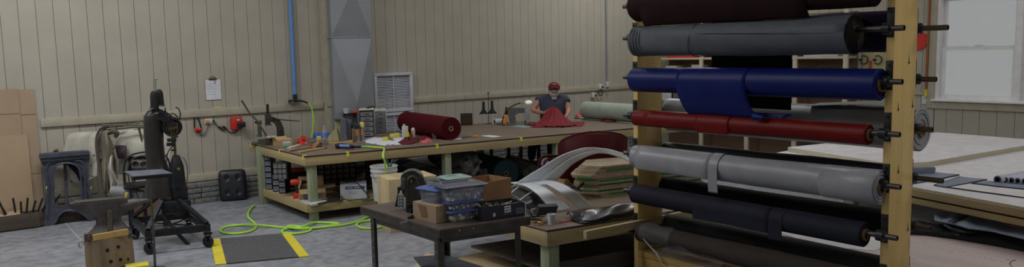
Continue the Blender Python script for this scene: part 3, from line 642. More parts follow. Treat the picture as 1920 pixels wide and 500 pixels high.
f = Fr(594, 276, TH); t = thing('mallet', 'wooden mallet with round head and long handle', 'mallet', f.o, 0)
m = MB(); a, b = at(543, 284, TH)+Vector((0, 0, 0.014)), at(590, 276, TH)+Vector((0, 0, 0.018)); m.tube([a, a.lerp(b, 0.4), b], [0.014, 0.011, 0.008], 8); P(t, 'handle', m, 'wood_tan', w=True)
m = MB(); a, b = at(589, 279, TH)+Vector((0, 0, 0.028)), at(597, 272, TH)+Vector((0, 0, 0.028)); m.cyl(a, b, 0.026); P(t, 'head', m, 'wood_tan', w=True)
S2('wooden_stick', 'flat pale wooden stick at the front left table corner', 'stick', MB().bar(at(561, 287, TH)+Vector((0, 0, 0.012)), at(608, 279, TH)+Vector((0, 0, 0.012)), 0.045, 0.02, bev=0.004), 'pine', 585, 284)
m = MB(); m.tube([at(600, 275, TH+0.012), at(606, 276, TH+0.02), at(612, 277, TH+0.01)], [0.006, 0.012, 0.008], 8); S2('small_clamp', 'small black clamp near the end of the wooden stick', 'clamp', m, 'black_iron', 606, 277)
f = Fr(588, 268, TH); t = thing('stapler', 'silver hand stapler pliers with red grip behind the mallet', 'stapler', f.o)
m = MB(); m.tube([at(570, 269, TH+0.02), at(590, 266, TH+0.03), at(604, 269, TH+0.03), at(609, 262, TH+0.05)], [0.010, 0.014, 0.012, 0.010], 8); P(t, 'body', m, 'steel', w=True)
m = MB(); m.tube([at(578, 271, TH+0.01), at(594, 271, TH+0.012)], 0.010, 8); P(t, 'grip', m, 'red', w=True)
f = Fr(598, 263, TH); S('sponge', 'small pale yellow sponge block near the water bottle', 'sponge', MB().box((0, 0, 0.028), (f.n(9), 0.04, 0.056), bev=0.006), 'sponge_m', f.o, f.rz)
f = Fr(608, 266, TH); t = thing('water_bottle', 'clear plastic water bottle standing beside the wooden jig', 'bottle', at(609, 264.5, TH))
m = MB(); m.lathe([(0.030, 0), (0.032, 0.006), (0.032, 0.05), (0.029, 0.06), (0.032, 0.07), (0.032, 0.12), (0.022, 0.155), (0.012, 0.175), (0.012, 0.19)], n=20); P(t, 'bottle_body', m, 'clear')
m = MB(); m.cyl((0, 0, 0.19), (0, 0, 0.205), 0.014); P(t, 'cap', m, 'white_plastic')
m = MB(); m.lathe([(0.0325, 0.072), (0.0325, 0.115)], cap=False, n=20); P(t, 'wrapper', m, 'blue_faint')
f = Fr(607, 258, TH); t = thing('shop_towel_pack', 'bright blue plastic tote lying behind the water bottle', 'pack', f.o, f.rz)
m = MB(); m.box((f.n(-1), 0.05, f.n(4)), (f.n(36), 0.09, f.n(9)), bev=0.012); P(t, 'body', m, 'blue')
for k in range(4):
    m = MB(); m.box((f.n(-12+k*6), 0.0025, f.n(4.5)), (f.n(2.5), 0.008, f.n(3)), bev=0.002); P(t, 'slot', m, 'blue_faint')
# wooden jigs faced with grey carpet
def jig(f, w, h, label, k=1):
    t = thing('wooden_jig', label, 'jig', f.o, f.rz)
    return t
f = Fr(640, 268, TH); t = thing('wooden_jig', 'tall wooden jig faced with grey carpet, with triangular brace on its left', 'jig', f.o, f.rz, 'carpeted wooden jigs')
m = MB(); m.box(f.l(639, 266, 0.02)+Vector((0, 0, 0)), (f.n(44), 0.20, 0.03), bev=0.002); P(t, 'base_board', m, 'pine')
m = MB(); m.prism([f.l(630, 264, 0.0), f.l(642, 264, 0.0), f.l(642, 222, 0.0), f.l(627, 222, 0.0)], (0, 0.12, 0)); P(t, 'upright', m, 'pine_z')
m = MB(); m.prism([f.l(614, 264, -0.03), f.l(636, 264, -0.03), f.l(631, 239, -0.03), f.l(615, 256, -0.03)], (0, 0.03, 0)); P(t, 'brace', m, 'pine_z')
m = MB(); m.prism([f.l(638, 264, -0.05), f.l(648, 266, -0.05), f.l(648, 224, -0.05), f.l(640, 221, -0.05), f.l(625, 221, -0.05), f.l(625, 224, -0.05), f.l(638, 224, -0.05)], (0, 0.17, 0)); P(t, 'carpet_facing', m, 'carpet', label='grey carpet facing')
f = Fr(662, 266, TH); t = thing('wooden_jig', 'shorter wooden jig with grey carpet strip, right of the tall one', 'jig', f.o+Vector((0.04, 0.03, 0)), f.rz, 'carpeted wooden jigs'); f = fr_of(t)
m = MB(); m.prism([f.l(650, 264, 0), f.l(658, 265, 0), f.l(658, 226, 0), f.l(650, 224, 0)], (0, 0.13, 0)); P(t, 'carpet_facing', m, 'carpet', label='grey carpet facing')
m = MB(); m.prism([f.l(660, 264, 0.02), f.l(674, 264, 0.02), f.l(669, 247, 0.02), f.l(660, 240, 0.02)], (0, 0.03, 0)); P(t, 'brace', m, 'pine_z')
m = MB(); m.box(f.l(664, 266, 0.06)+Vector((0, 0, 0.003)), (f.n(30), 0.14, 0.018)); P(t, 'base_board', m, 'pine')
# glue cartridges
def cartridge(px, py, label, cap='black_plastic', h=0.235):
    t = thing('glue_cartridge', label, 'cartridge', at(px, py, TH), -0.2, 'glue cartridges in front of the drawer cabinet')
    m = MB(); m.lathe([(0.024, 0.0), (0.026, 0.01), (0.026, h*0.72)], n=16); P(t, 'tube', m, 'grey_label')
    m = MB(); m.grid(lambda u, v: (0.0268*math.cos(PI*(0.95+u*0.5)), 0.0268*math.sin(PI*(0.95+u*0.5)), h*(0.32+0.34*v)), 10, 1); P(t, 'orange_band', m, 'orange')
    m = MB(); m.lathe([(0.029, h*0.72), (0.029, h*0.95), (0.020, h)], n=16); P(t, 'cap', m, cap)
    m = MB(); m.lathe([(0.029, -0.0), (0.029, 0.012)], n=16); P(t, 'base_ring', m, 'orange')
    return t
cartridge(660, 264, 'grey and orange glue cartridge, leftmost of three, beside the carpeted jig')
cartridge(671, 265, 'grey glue cartridge with black cap, middle one of three')
cartridge(680, 264, 'grey and orange glue cartridge with yellowish cap, rightmost of three', 'sponge_m', 0.25)
# ------------------------------------------------------------ drawer cabinets and the rest of the long table top
def drawers(px, py, wpx, h, dpt, rows, colm, dm, label, rz=0.0, cols=1, lay=0.0):
    f = Fr(px, py, TH); t = thing('drawer_cabinet', label, 'drawer cabinet', f.o, f.rz+rz); w = f.n(wpx)
    m = MB(); th = 0.008
    for x in (-w/2+th/2, w/2-th/2): m.box((x, dpt/2, h/2), (th, dpt, h))
    for z in (th/2, h-th/2): m.box((0, dpt/2, z), (w-2*th, dpt, th))
    m.box((0, dpt-0.003, h/2), (w-2*th, 0.006, h-2*th))
    for r in range(1, rows): m.box((0, dpt/2, th+(h-2*th)*r/rows), (w-2*th, dpt-0.02, 0.005))
    P(t, 'case', m, colm)
    rh = (h-2*th)/rows; cw = (w-2*th)/cols
    for r in range(rows):
        for c in range(cols):
            m = MB(); m.box((-w/2+th+cw*(c+0.5), dpt*0.45, th+rh*(r+0.5)), (cw-0.006, dpt*0.82, rh-0.012)); m.box((-w/2+th+cw*(c+0.5), dpt*0.04-0.008, th+rh*(r+0.62)), (cw*0.35, 0.014, 0.006)); P(t, 'drawer', m, dm)
    return t, f
t1, f1 = drawers(689, 257, 26, 0.36, 0.16, 5, 'black_plastic', 'drawer_clear', 'black small-parts cabinet with clear drawers beside the glue cartridges')
t2, f2 = drawers(715, 252, 22, 0.33, 0.16, 5, 'white_paint', 'drawer_clear', 'white small-parts cabinet of clear drawers under the louvred grille')
f = Fr(664, 252, TH); t = thing('shelf_riser', 'low riser behind the glue cartridges loaded with odds and ends', 'riser', (f.o.x, f.o.y+0.1, TH), f.rz)
m = MB(); m.box((0, 0.05, 0.29), (f.n(26), 0.12, 0.012)); m.box((-f.n(12), 0.05, 0.142), (0.012, 0.12, 0.284)); m.box((f.n(12), 0.05, 0.142), (0.012, 0.12, 0.284)); P(t, 'frame', m, 'black_plastic')
f = Fr(659, 224, 1.06, None); o = (t.location.x-0.06, t.location.y-0.005, TH+0.297)
m = MB(); m.lathe([(0.030, 0), (0.045, 0.07), (0.042, 0.07), (0.028, 0.004)], n=18); S('plastic_cup', 'white tapered tub on the riser left of the black drawer cabinet', 'cup', m, 'white_plastic', o)
o = (t.location.x+0.06, t.location.y-0.04, TH+0.297); S('red_packet', 'small red packet next to the white tub on the riser', 'packet', MB().box((0, 0, 0.014), (0.09, 0.05, 0.028), bev=0.008), 'red', o, -0.3)
for k, (dx, m_, lb) in enumerate(((0.0, 'canvas', 'pale folded cloth heap on top of the black drawer cabinet'), (0.2, 'canvas', 'crumpled paper bits on top of the white drawer cabinet'))):
    h_ = (0.362, 0.332)[k]; fx = (f1, f2)[k]; R_ = Matrix.Rotation(fx.rz, 4, 'Z'); m = MB(); w_ = (0.10, 0.08)[k]
    m.grid(lambda u, v: (w_*(u*2-1), 0.02+0.12*v, 0.004+0.014*abs(math.sin(u*17+v*9+k))*math.sin(v*PI)+0.016*math.sin(v*PI)*(0.4+0.6*math.sin(u*5+k)**2)), 18, 8, th=0.003)
    S('cloth_scraps', lb, 'cloth', m, m_, (fx.o.x, fx.o.y, TH+h_+0.0), fx.rz)
R_ = Matrix.Rotation(f1.rz, 4, 'Z'); q = f1.o+(R_ @ Vector((f1.n(9), 0.10, 0.37))); m = MB(); m.tube([q+Vector((-0.06, 0, 0.026)), q+Vector((0, 0, 0.035)), q+Vector((0.07, 0.02, 0.026))], [0.012, 0.016, 0.009], 8)
S('heat_tool', 'dark hand tool lying across the drawer cabinet tops', 'tool', m, 'black_plastic', q, w=True)
# papers, cans and cloths
for k, (pts, lb, hz) in enumerate(((((684, 262), (700, 257), (716, 258), (722, 266), (700, 270), (686, 268)), 'blueish white crumpled paper sheet in front of the drawer cabinets', 0.014), (((703, 266), (724, 262), (746, 265), (752, 271), (722, 273), (706, 271)), 'white wrinkled paper strip beside the yellow note', 0.010), (((736, 260), (752, 257), (760, 262), (752, 267), (740, 265)), 'small white crumpled paper behind the maroon cloth', 0.016))):
    rag('crumpled_paper', lb, pts, TH, 'paper', hz, seed=k+11, cat='paper', folds=7)
S2('yellow_note', 'bright yellow card standing among the white papers', 'note', MB().bar(at(717, 266.5, TH)+Vector((0, 0, 0.034)), at(728, 265, TH)+Vector((0, 0, 0.034)), 0.004, 0.06, bev=0.001), 'yellow_tape', 722, 266)
f = Fr(741, 259, TH); S('sponge', 'yellow sponge block beside the white spray can', 'sponge', MB().box((0, 0.02, 0.031), (f.n(19), 0.07, 0.06), bev=0.01), 'sponge_y', f.o, f.rz+0.15)
S2('sandpaper_sheet', 'dark grey square sheet lying near the front table edge', 'sheet', MB().prism([at(x, y, TH+0.001) for x, y in ((667, 269), (684, 266), (702, 273), (680, 274.5))], (0, 0, 0.002)), 'carpet', 683, 271)
f = Fr(760, 260, TH); t = thing('solvent_can', 'white rectangular can with cap and yellow label, right of the sponge', 'can', f.o, f.rz+0.3)
m = MB(); m.box((0, 0, 0.085), (f.n(11), 0.05, 0.17), bev=0.008); P(t, 'can_body', m, 'white_plastic')
m = MB(); m.cyl((-0.01, 0, 0.17), (-0.01, 0, 0.195), 0.016); P(t, 'cap', m, 'white_plastic')
m = MB(); m.box((0.02, -0.0255, 0.05), (0.05, 0.001, 0.08)); P(t, 'label', m, 'yellow_tape', label='yellow label patch')
f = Fr(775, 258, TH); t = thing('bottle', 'orange and white rounded bottle beside the white can', 'bottle', f.o, f.rz)
m = MB(); m.lathe([(0.026, 0), (0.028, 0.01), (0.028, 0.10), (0.022, 0.125), (0.006, 0.138)], n=18); P(t, 'bottle_body', m, 'white_plastic')
m = MB(); m.grid(lambda u, v: (0.0285*math.cos(PI*(0.9+u*0.55)), 0.0285*math.sin(PI*(0.9+u*0.55)), 0.01+0.09*v), 10, 1, th=0.001); P(t, 'label', m, 'orange')
rag('maroon_cloth', 'dark maroon crumpled cloth in front of the white can', [(746, 268), (756, 261), (770, 258), (784, 260), (786, 267), (770, 271), (755, 271)], TH, 'maroon', 0.042, seed=5)
rag('pink_cloth', 'faded pink rag right of the dark maroon cloth', [(787, 268), (796, 263), (808, 261), (812, 266), (800, 269)], TH, 'pink', 0.03, seed=8)
rag('maroon_cloth', 'flat maroon scrap behind the pink rag', [(780, 259), (795, 257), (810, 259), (808, 262), (788, 263)], TH, 'maroon_bright', 0.03, seed=9)
f = Fr(816, 260, TH); S('metal_cup', 'grey metal cup standing before the large maroon roll', 'cup', MB().lathe([(0.0, 0.0), (0.040, 0), (0.042, 0.095), (0.039, 0.095), (0.037, 0.004), (0, 0.004)], n=20), 'steel', f.o)
# large maroon roll on the table
def lying_roll(name, label, a, b, R, z, m_, core=0.03, rings=4, corem='card_tan', cat='fabric roll', wob=0.004):
    """a roll lying on z, its near end at a, the far end at b (points under the axis)"""
    a = Vector(a); b = Vector(b); ax = (b-a); L = ax.length; t = thing(name, label, cat, (a.x, a.y, z), math.atan2(ax.y, ax.x))
    n = 30; prof = [(core, 0.003)]
    for k in range(rings): q = core+(R-core)*(k+0.5)/rings; prof += [(q, 0.004), (q+0.003, -0.001)]
    prof += [(R-0.006, 0), (R, 0.006)]+[(R, L*k/8) for k in range(1, 8)]+[(R, L-0.006), (R-0.006, L), (core, L)]
    m = MB(); rr = []
    for (r, zz) in prof: rr.append([m.bm.verts.new((zz, r*math.cos(2*PI*i/n)*(1+wob*math.sin(i*0.9+zz*5)), R+r*math.sin(2*PI*i/n))) for i in range(n)])
    for A_, B_ in zip(rr, rr[1:]+rr[:1]):
        for i in range(n): m.bm.faces.new((A_[i], A_[(i+1) % n], B_[(i+1) % n], B_[i]))
    P(t, 'rolled_cloth', m, m_)
    m = MB(); m.lathe([(core-0.008, -0.006), (core-0.0005, -0.006), (core-0.0005, L), (core-0.008, L), (core-0.008, -0.006)], (0, 0, R), (1, 0, 0), 20, cap=False); P(t, 'core_tube', m, corem, label='pale cardboard core tube')
    return t
q0 = at(849, 258, TH); q1 = at(760, 247, TH)
# axis found from the picture: near end centre under pixel (848,240), radius from its disc
def axis_pt(px, py, R, z):
    return at(px, py, z+R)
RR = 0.148
a = axis_pt(846, 241, RR, TH); b = axis_pt(762, 228, RR, TH)
lying_roll('large_fabric_roll', 'very large maroon felt roll lying on the work table', (a.x, a.y, TH), (b.x, b.y, TH), RR, TH, 'felt', core=0.032, rings=5)
a = at(748, 251, TH); m = MB(); m.tube([at(738, 248, TH+0.012), at(752, 252, TH+0.012)], 0.012, 8); S2('paper_tube', 'thin pale tube lying at the far end of the maroon roll', 'tube', m, 'canvas', 745, 250)
# odds and ends right of the roll
def scissors(p, ang, label, m_h):
    t = thing('scissors', label, 'scissors', p, ang)
    for s_ in (-1, 1):
        m = MB(); m.bar((0, 0, 0.006+0.003*s_), (0.11, 0.012*s_, 0.006+0.003*s_), 0.014, 0.003); P(t, 'blade', m, 'steel')
        m = MB(); m.tube([(0.0, 0, 0.008), (-0.03, 0.02*s_, 0.008), (-0.07, 0.034*s_, 0.008), (-0.09, 0.018*s_, 0.008), (-0.06, 0.008*s_, 0.008), (-0.02, 0.008*s_, 0.008)], 0.005, 6, closed=True); P(t, 'handle', m, m_h)
scissors(at(884, 256.5, TH)+Vector((0.0, 0.0, 0.0)), 2.6, 'orange handled scissors right of the maroon roll', 'orange')
scissors(at(866, 259, TH), 0.4, 'silver scissors in front of the maroon roll', 'steel')
scissors(at(852, 262, TH), 2.9, 'white handled scissors nearest the front edge below the maroon roll', 'white_plastic')
S2('wooden_stick', 'thin wooden stick between the metal cup and silver scissors', 'stick', MB().bar(at(812, 262, TH+0.006), at(842, 264, TH+0.006), 0.02, 0.008), 'wood_tan', 828, 263)
S2('paper_sheet', 'flat white paper sheet near the table front edge', 'paper', MB().prism([at(x, y, TH+0.001) for x, y in ((901, 254.5), (917, 253), (941, 255.5), (925, 257.5))], (0, 0, 0.0015)), 'paper', 921, 255)
m = MB()
m.bar(at(735, 271.5, TH+0.005), at(741, 270, TH+0.005), 0.014, 0.006); S2('pencil', 'short yellow pencil stub near the front table edge', 'pencil', m, 'brass', 738, 271)
m = MB(); m.bar(at(725, 272, TH+0.005), at(731, 270.5, TH+0.005), 0.014, 0.006); S2('pencil', 'short dark pencil stub left of the yellow one', 'pencil', m, 'black_plastic', 728, 271)
# chalk marks along the front edge: part of the table
for k in range(16):
    q = at(806+k*7.4, 268.2-(k*7.4)*0.085, TH+0.0005); m = MB(); m.box((q.x, q.y, TH+0.0008), (0.03, 0.012, 0.001), rz=0.3*(k % 3-1)-0.14); P(big, 'chalk_mark', m, 'green_bright', w=True, label='green chalk dash')
# air tool with green hose
t = thing('air_tool', 'black and blue pneumatic hand tool joined to the green hose', 'air tool', at(650, 274, TH))
m = MB(); m.tube([at(630, 274, TH+0.03), at(640, 273, TH+0.032), at(655, 274, TH+0.03), at(663, 275, TH+0.028)], [0.030, 0.032, 0.024, 0.020], 12); P(t, 'body', m, 'black_plastic', w=True)
m = MB(); m.tube([at(637, 273, TH+0.048), at(655, 273.5, TH+0.044)], 0.018, 8); P(t, 'sleeve', m, 'blue_faint', w=True, label='pale blue sleeve')
m = MB(); m.cyl(at(663, 275, TH+0.028), at(677, 275, TH+0.024), 0.014); P(t, 'fitting', m, 'black_iron', w=True)
pts = [at(677, 275, TH+0.024), at(690, 274.5, TH+0.014), at(702, 276, TH+0.02)]
e = at(716, 280, TH); pts += [e+Vector((0.0, -0.05, 0.02)), dep(718, 290, 8.05), dep(722, 304, 8.2), dep(723, 318, 8.35), dep(726, 330, 8.42)]
m = MB(); m.tube(pts, 0.011, 8); S('air_hose', 'bright green air hose dropping off the table edge into the bucket', 'hose', m, 'green_hose', at(700, 275, TH), w=True)
# black framed panel, thread stand, oil can
f = Fr(874, 232, TH); t = thing('small_monitor', 'small dark framed screen standing at the far table edge', 'screen', at(875, 234.5, TH), f.rz)
m = MB(); m.box((0, 0.02, f.n(11)), (f.n(22), 0.03, f.n(22)), bev=0.004); P(t, 'frame', m, 'black_plastic')
m = MB(); m.box((f.n(0.5), 0.003, f.n(10.5)), (f.n(17), 0.004, f.n(16))); P(t, 'screen', m, 'screen')
m = MB(); m.box((0, 0.03, 0.004), (0.10, 0.08, 0.008)); P(t, 'stand', m, 'black_plastic')
f = Fr(916, 231.5, TH); t = thing('thread_stand', 'tall two-spool thread stand with black cones behind the big table', 'thread stand', at(916, 232, TH), f.rz)
f = fr_of(t)
m = MB(); m.cyl((0, 0, 0), f.l(915.5, 174), 0.005); m.cyl(f.l(915.5, 175), f.l(915.5, 173), 0.014); P(t, 'rod', m, 'black_iron')
m = MB(); m.cyl(f.l(899, 213.5), f.l(931, 212), 0.004); P(t, 'cross_bar', m, 'black_iron')
m = MB(); m.cyl((0, 0, 0), (0, 0, 0.008), 0.05); P(t, 'base', m, 'black_iron')
for x, y in ((907, 213), (923, 211.5)):
    c = f.l(x, y); k = f.s; m = MB(); m.lathe([(8*k, 0), (8.2*k, 1*k), (5*k, 4*k), (2.6*k, 8*k), (2.4*k, 21*k), (1.8*k, 23*k)], c, n=18); P(t, 'thread_cone', m, 'black_matte')
mb_ = MB(); mb_.lathe([(0.022, 0), (0.022, 0.05), (0.008, 0.065), (0.004, 0.10)], n=14); S('oil_bottle', 'small oil bottle with dark spout left of the sewing machine', 'bottle', mb_, 'white_plastic', at(926, 232, TH))
# sewing machine at the man's right hand
f = Fr(960, 233, TH); t = thing('sewing_machine', 'grey industrial sewing machine head on the table at the man\'s elbow', 'sewing machine', at(962, 233.5, TH), f.rz)
f = fr_of(t)
m = MB(); m.box(f.l(966, 233)+Vector((0, 0.05, 0.006)), (f.n(56), 0.24, 0.014), bev=0.004); P(t, 'bed', m, 'steel_matte')
m = MB(); m.prism([f.l(*p, -0.05) for p in ((956, 233), (968, 233), (966, 216), (972, 212), (992, 211), (992, 203), (960, 202), (951, 206), (953, 218))], (0, 0.11, 0)); P(t, 'arm', m, 'machine_grey')
m = MB(); m.box(f.l(988, 213), (f.n(8), 0.12, f.n(21)), bev=0.01); P(t, 'needle_head', m, 'machine_pale')
m = MB(); m.cyl(f.l(985, 225), f.l(985, 232), 0.008); m.box(f.l(985, 231.5), (0.03, 0.03, 0.008)); P(t, 'presser_foot', m, 'black_iron')
m = MB(); m.cyl(f.l(947, 208), f.l(952, 208), f.n(7.5), n=20); P(t, 'hand_wheel', m, 'black_iron')
m = MB(); m.tube([f.l(948, 213), f.l(946, 222), f.l(952, 231)], 0.006, 6); P(t, 'belt', m, 'black_plastic')
m = MB(); m.box(f.l(948, 219, -0.06), (f.n(6), 0.01, f.n(9)), bev=0.002); m.box(f.l(946.5, 228, -0.06), (f.n(6), 0.01, f.n(9)), bev=0.002); P(t, 'warning_tag', m, 'orange', label='orange tag')
t = thing('motor', 'white cylindrical motor lying left of the sewing machine', 'motor', at(936, 233, TH), f.rz)
m = MB(); m.cyl((-0.06, 0.03, 0.045), (0.09, 0.03, 0.045), 0.042); P(t, 'housing', m, 'white_paint')
m = MB(); m.cyl((-0.085, 0.03, 0.045), (-0.0605, 0.03, 0.045), 0.028); P(t, 'end_cap', m, 'black_plastic')
f = Fr(940, 233, TH); t = thing('gooseneck_lamp', 'black gooseneck lamp with glowing white oval head over the sewing machine', 'lamp', at(941, 234, TH)+Vector((0, -0.05, 0)), f.rz)
f = fr_of(t)
m = MB(); m.cyl((0, 0, 0), (0, 0, 0.02), 0.03); P(t, 'base', m, 'black_iron')
m = MB(); m.tube([f.l(941, 233), f.l(943, 222), f.l(950, 207), f.l(960, 199), f.l(970, 194.5), f.l(977, 192.5)], f.n(1.2), 8); P(t, 'flexible_neck', m, 'black_plastic')
m = MB(); m.cyl(f.l(976, 193), f.l(984, 191), f.n(1.4)); P(t, 'brass_joint', m, 'brass', label='brass coloured joint')
m = MB(); m.sph(f.l(991, 191.5), f.n(6.8), (1, 0.7, 0.55)); P(t, 'lamp_head', m, 'lampglow')
S2('mat', 'pale teal plastic sheet under the sewing machine needle', 'mat', MB().prism([at(x, y, TH+0.001) for x, y in ((957, 236.5), (975, 233), (1003, 236), (985, 240))], (0, 0, 0.002)), 'teal', 980, 237)
# mint roll at the right end with its loose sheet
RM = 0.135; a = at(1098, 205.5, TH+RM+0.015); b_p = at(1198, 212, TH+RM+0.015)
lying_roll('vinyl_roll', 'large pale mint vinyl roll lying on the right end of the long table', (b_p.x, b_p.y, TH+0.015), (a.x, a.y, TH+0.015), RM, TH+0.015, 'mint', core=0.05, rings=3)
S2('vinyl_sheet', 'pale mint vinyl sheet lying under the mint roll', 'sheet', MB().prism([at(x, y, TH+0.001) for x, y in ((1084, 222.5), (1100, 219), (1190, 222), (1215, 231), (1187, 232), (1140, 226))], (0, 0, 0.012)), 'mint', 1150, 226)
rag('maroon_cloth', 'crumpled dark maroon scrap in front of the mint roll', [(1126, 227), (1134, 222), (1148, 220), (1160, 224), (1155, 229), (1138, 230)], TH, 'maroon', 0.045, seed=21)
rag('pink_cloth', 'small pinkish rag at the left end of the mint roll', [(1078, 218), (1084, 214), (1091, 215), (1092, 219), (1084, 220)], TH, 'pink', 0.05, seed=23)
# ------------------------------------------------------------ duct, grille and things fixed to the back wall
t = thing('air_duct', 'galvanised sheet metal duct with cross-broken panels rising up the back wall', 'duct', (4.99, 10.2, 0))
DY = 10.07; x0, x1 = aty(623, 100, DY).x, aty(698, 100, DY).x
def panel(z0, z1, nm='duct_panel'):
    m = MB(); cz = (z0+z1)/2; cx = (x0+x1)/2; b = m.bm
    V = [b.verts.new((x0, DY, z0)), b.verts.new((x1, DY, z0)), b.verts.new((x1, DY, z1)), b.verts.new((x0, DY, z1)), b.verts.new((cx, DY-0.085, cz))]
    W_ = [b.verts.new((x, 10.29, z)) for x, z in ((x0, z0), (x1, z0), (x1, z1), (x0, z1))]
    for i in range(4): b.faces.new((V[i], V[(i+1) % 4], V[4])); b.faces.new((V[i], W_[i], W_[(i+1) % 4], V[(i+1) % 4]))
    b.faces.new(W_); P(t, nm, m, 'galv', w=True, sharp=3)
zs = aty(660, 70, DY).z
panel(zs+0.012, zs+1.35); panel(0.28, zs-0.012); panel(zs+1.37, CZ-0.002)
m = MB(); m.box(((x0+x1)/2, DY+0.105, zs), (x1-x0+0.03, 0.22, 0.02), bev=0.003); m.box(((x0+x1)/2, DY+0.105, zs+1.36), (x1-x0+0.03, 0.22, 0.02), bev=0.003); P(t, 'drive_cleat', m, 'galv', w=True)
gx0, gx1, gz0, gz1 = aty(702, 170, 10.25).x, aty(774, 170, 10.25).x, 0.34, aty(740, 136, 10.25).z
t = thing('return_air_grille', 'white louvred return air grille on the wall beside the metal duct', 'grille', ((gx0+gx1)/2, 10.25, gz0))
zm = aty(740, 210, 10.25).z; fr = 0.045
m = MB()
for z0, z1 in ((gz0, zm-0.005), (zm+0.005, gz1)):
    for a, b, c, d_ in ((gx0, gx1, z0, z0+fr), (gx0, gx1, z1-fr, z1)): m.box(((a+b)/2, 10.265, (c+d_)/2), (b-a, 0.05, d_-c), bev=0.003)
    for xx in (gx0+fr/2, gx1-fr/2): m.box((xx, 10.265, (z0+z1)/2), (fr, 0.049, z1-z0-2*fr), bev=0.003)
P(t, 'frame', m, 'white_paint', w=True)
xc = (gx0+gx1)/2
for z0, z1 in ((gz0, zm-0.005), (zm+0.005, gz1)):
    m = MB(); m.box((xc, 10.27, (z0+z1)/2), (0.012, 0.03, z1-z0-2*fr)); P(t, 'mullion', m, 'white_paint', w=True)
    k = int((z1-z0-2*fr)/0.0235)
    m = MB()
    for i in range(k):
        z = z0+fr+0.012+i*(z1-z0-2*fr)/k; m.box((xc, 10.272, z), (gx1-gx0-2*fr, 0.022, 0.003), M=Matrix.Rotation(0.75, 4, 'X'))
    P(t, 'louvres', m, 'white_paint', w=True)
m = MB(); m.box((xc, 10.295, (gz0+gz1)/2), (gx1-gx0-0.02, 0.006, gz1-gz0-0.02)); P(t, 'dark_backing', m, 'black_matte', w=True)
# clipboard
c = aty(400, 167, 10.28); t = thing('clipboard', 'clipboard holding a white sheet hung on the back wall', 'clipboard', (c.x, 10.2912, c.z))
wd, ht = aty(416, 167, 10.28).x-aty(386, 167, 10.28).x, aty(400, 148, 10.28).z-aty(400, 189, 10.28).z
m = MB(); m.box((0, 0.008, -0.004), (wd, 0.005, ht), bev=0.002); P(t, 'board', m, 'wood_tan')
m = MB(); m.box((0.004, 0.003, -0.006), (wd*0.95, 0.004, ht*0.93)); P(t, 'paper', m, 'paper')
m = MB(); m.box((0, -0.004, ht/2-0.01), (0.10, 0.012, 0.022), bev=0.003); m.tube([(-0.05, -0.006, ht/2-0.01), (-0.02, -0.008, ht/2+0.02), (0.02, -0.008, ht/2+0.02), (0.05, -0.006, ht/2-0.01)], 0.004, 6); P(t, 'clip', m, 'dark_steel')
m = MB(); m.cyl((0.02, -0.012, ht/2+0.02), (0.026, -0.012, ht/2-0.07), 0.004); P(t, 'pen', m, 'red')
for k in range(5):
    m = MB(); m.box((-0.02, 0.0006, ht*0.25-k*0.035), (wd*0.5, 0.0008, 0.003)); P(t, 'written_line', m, 'grey_label')
c = aty(406, 201, 10.2735); S('tape_strip', 'thin yellow tape strip stuck on the wall rail under the clipboard', 'tape', MB().box((0, 0, 0), (0.11, 0.002, 0.008)), 'yellow_tape', c)
# headset, outlet, cable, charger
WYF = 10.285
def wl(*pp, Y=WYF): return [aty(x, y, Y) for x, y in pp]
c = aty(370, 212, WYF); t = thing('ear_defenders', 'black and red headset hanging on the wall', 'headset', c)
m = MB(); m.tube(wl((367, 211), (364.5, 225), (365, 240), (369, 247), (374, 246), (377, 240), (373, 226), (368, 212), closed=True) if False else wl((367, 211), (364.5, 225), (365, 240), (369, 247), (374, 246), (377, 240), (373, 226)), 0.009, 8, closed=True); P(t, 'headband', m, 'black_plastic', w=True)
m = MB(); m.sph(aty(368, 243, 10.26), 0.030, (0.8, 0.6, 1)); m.sph(aty(375, 243, 10.26), 0.028, (1, 0.6, 0.8)); P(t, 'ear_cup', m, 'red', w=True, label='red ear cups')
c = aty(391, 227, 10.29); t = thing('power_outlet', 'white outlet with orange plug on the back wall', 'outlet', c)
m = MB(); m.box((0, 0, 0), (0.10, 0.012, 0.065), bev=0.003); P(t, 'plate', m, 'white_plastic')
m = MB(); m.box((-0.02, -0.022, 0), (0.045, 0.03, 0.038), bev=0.005); P(t, 'plug', m, 'orange', label='orange plug')
m = MB(); m.box((0.06, -0.015, 0.0), (0.022, 0.03, 0.022), bev=0.003); P(t, 'black_plug', m, 'black_plastic')
m = MB(); m.tube(wl((403, 229), (408, 237), (413, 240), (419, 236), (424, 240), (430, 247), (438, 249), (445, 245), (447, 240)), 0.006, 6); m.tube(wl((413, 240), (411, 236), (416, 243), (422, 244), (420, 238), (412, 241)), 0.008, 6); S('electric_cable', 'black knotted power cord running to the red charger', 'cord', m, 'black_plastic', aty(413, 240, WYF), w=True)
m = MB(); m.tube(wl((392, 232), (388, 243), (383, 252), (377, 254), (374, 249)), 0.004, 6); S('electric_cable', 'thin black cord hanging from the orange plug to the headset', 'cord', m, 'black_plastic', aty(388, 243, WYF), w=True)
c = aty(444, 231, 10.24); t = thing('battery_charger', 'red battery charger with black battery mounted on the wall', 'charger', c)
m = MB(); m.box((0, 0.02, 0), (aty(456, 231, WYF).x-aty(434, 231, WYF).x, 0.05, 0.16), bev=0.008); P(t, 'case', m, 'red')
m = MB(); m.box((0.05, -0.03, -0.02), (0.10, 0.06, 0.07), bev=0.012); P(t, 'battery', m, 'black_plastic', label='black battery pack')
m = MB(); m.box((0.02, -0.01, 0.045), (0.03, 0.012, 0.02)); P(t, 'badge', m, 'white_plastic')
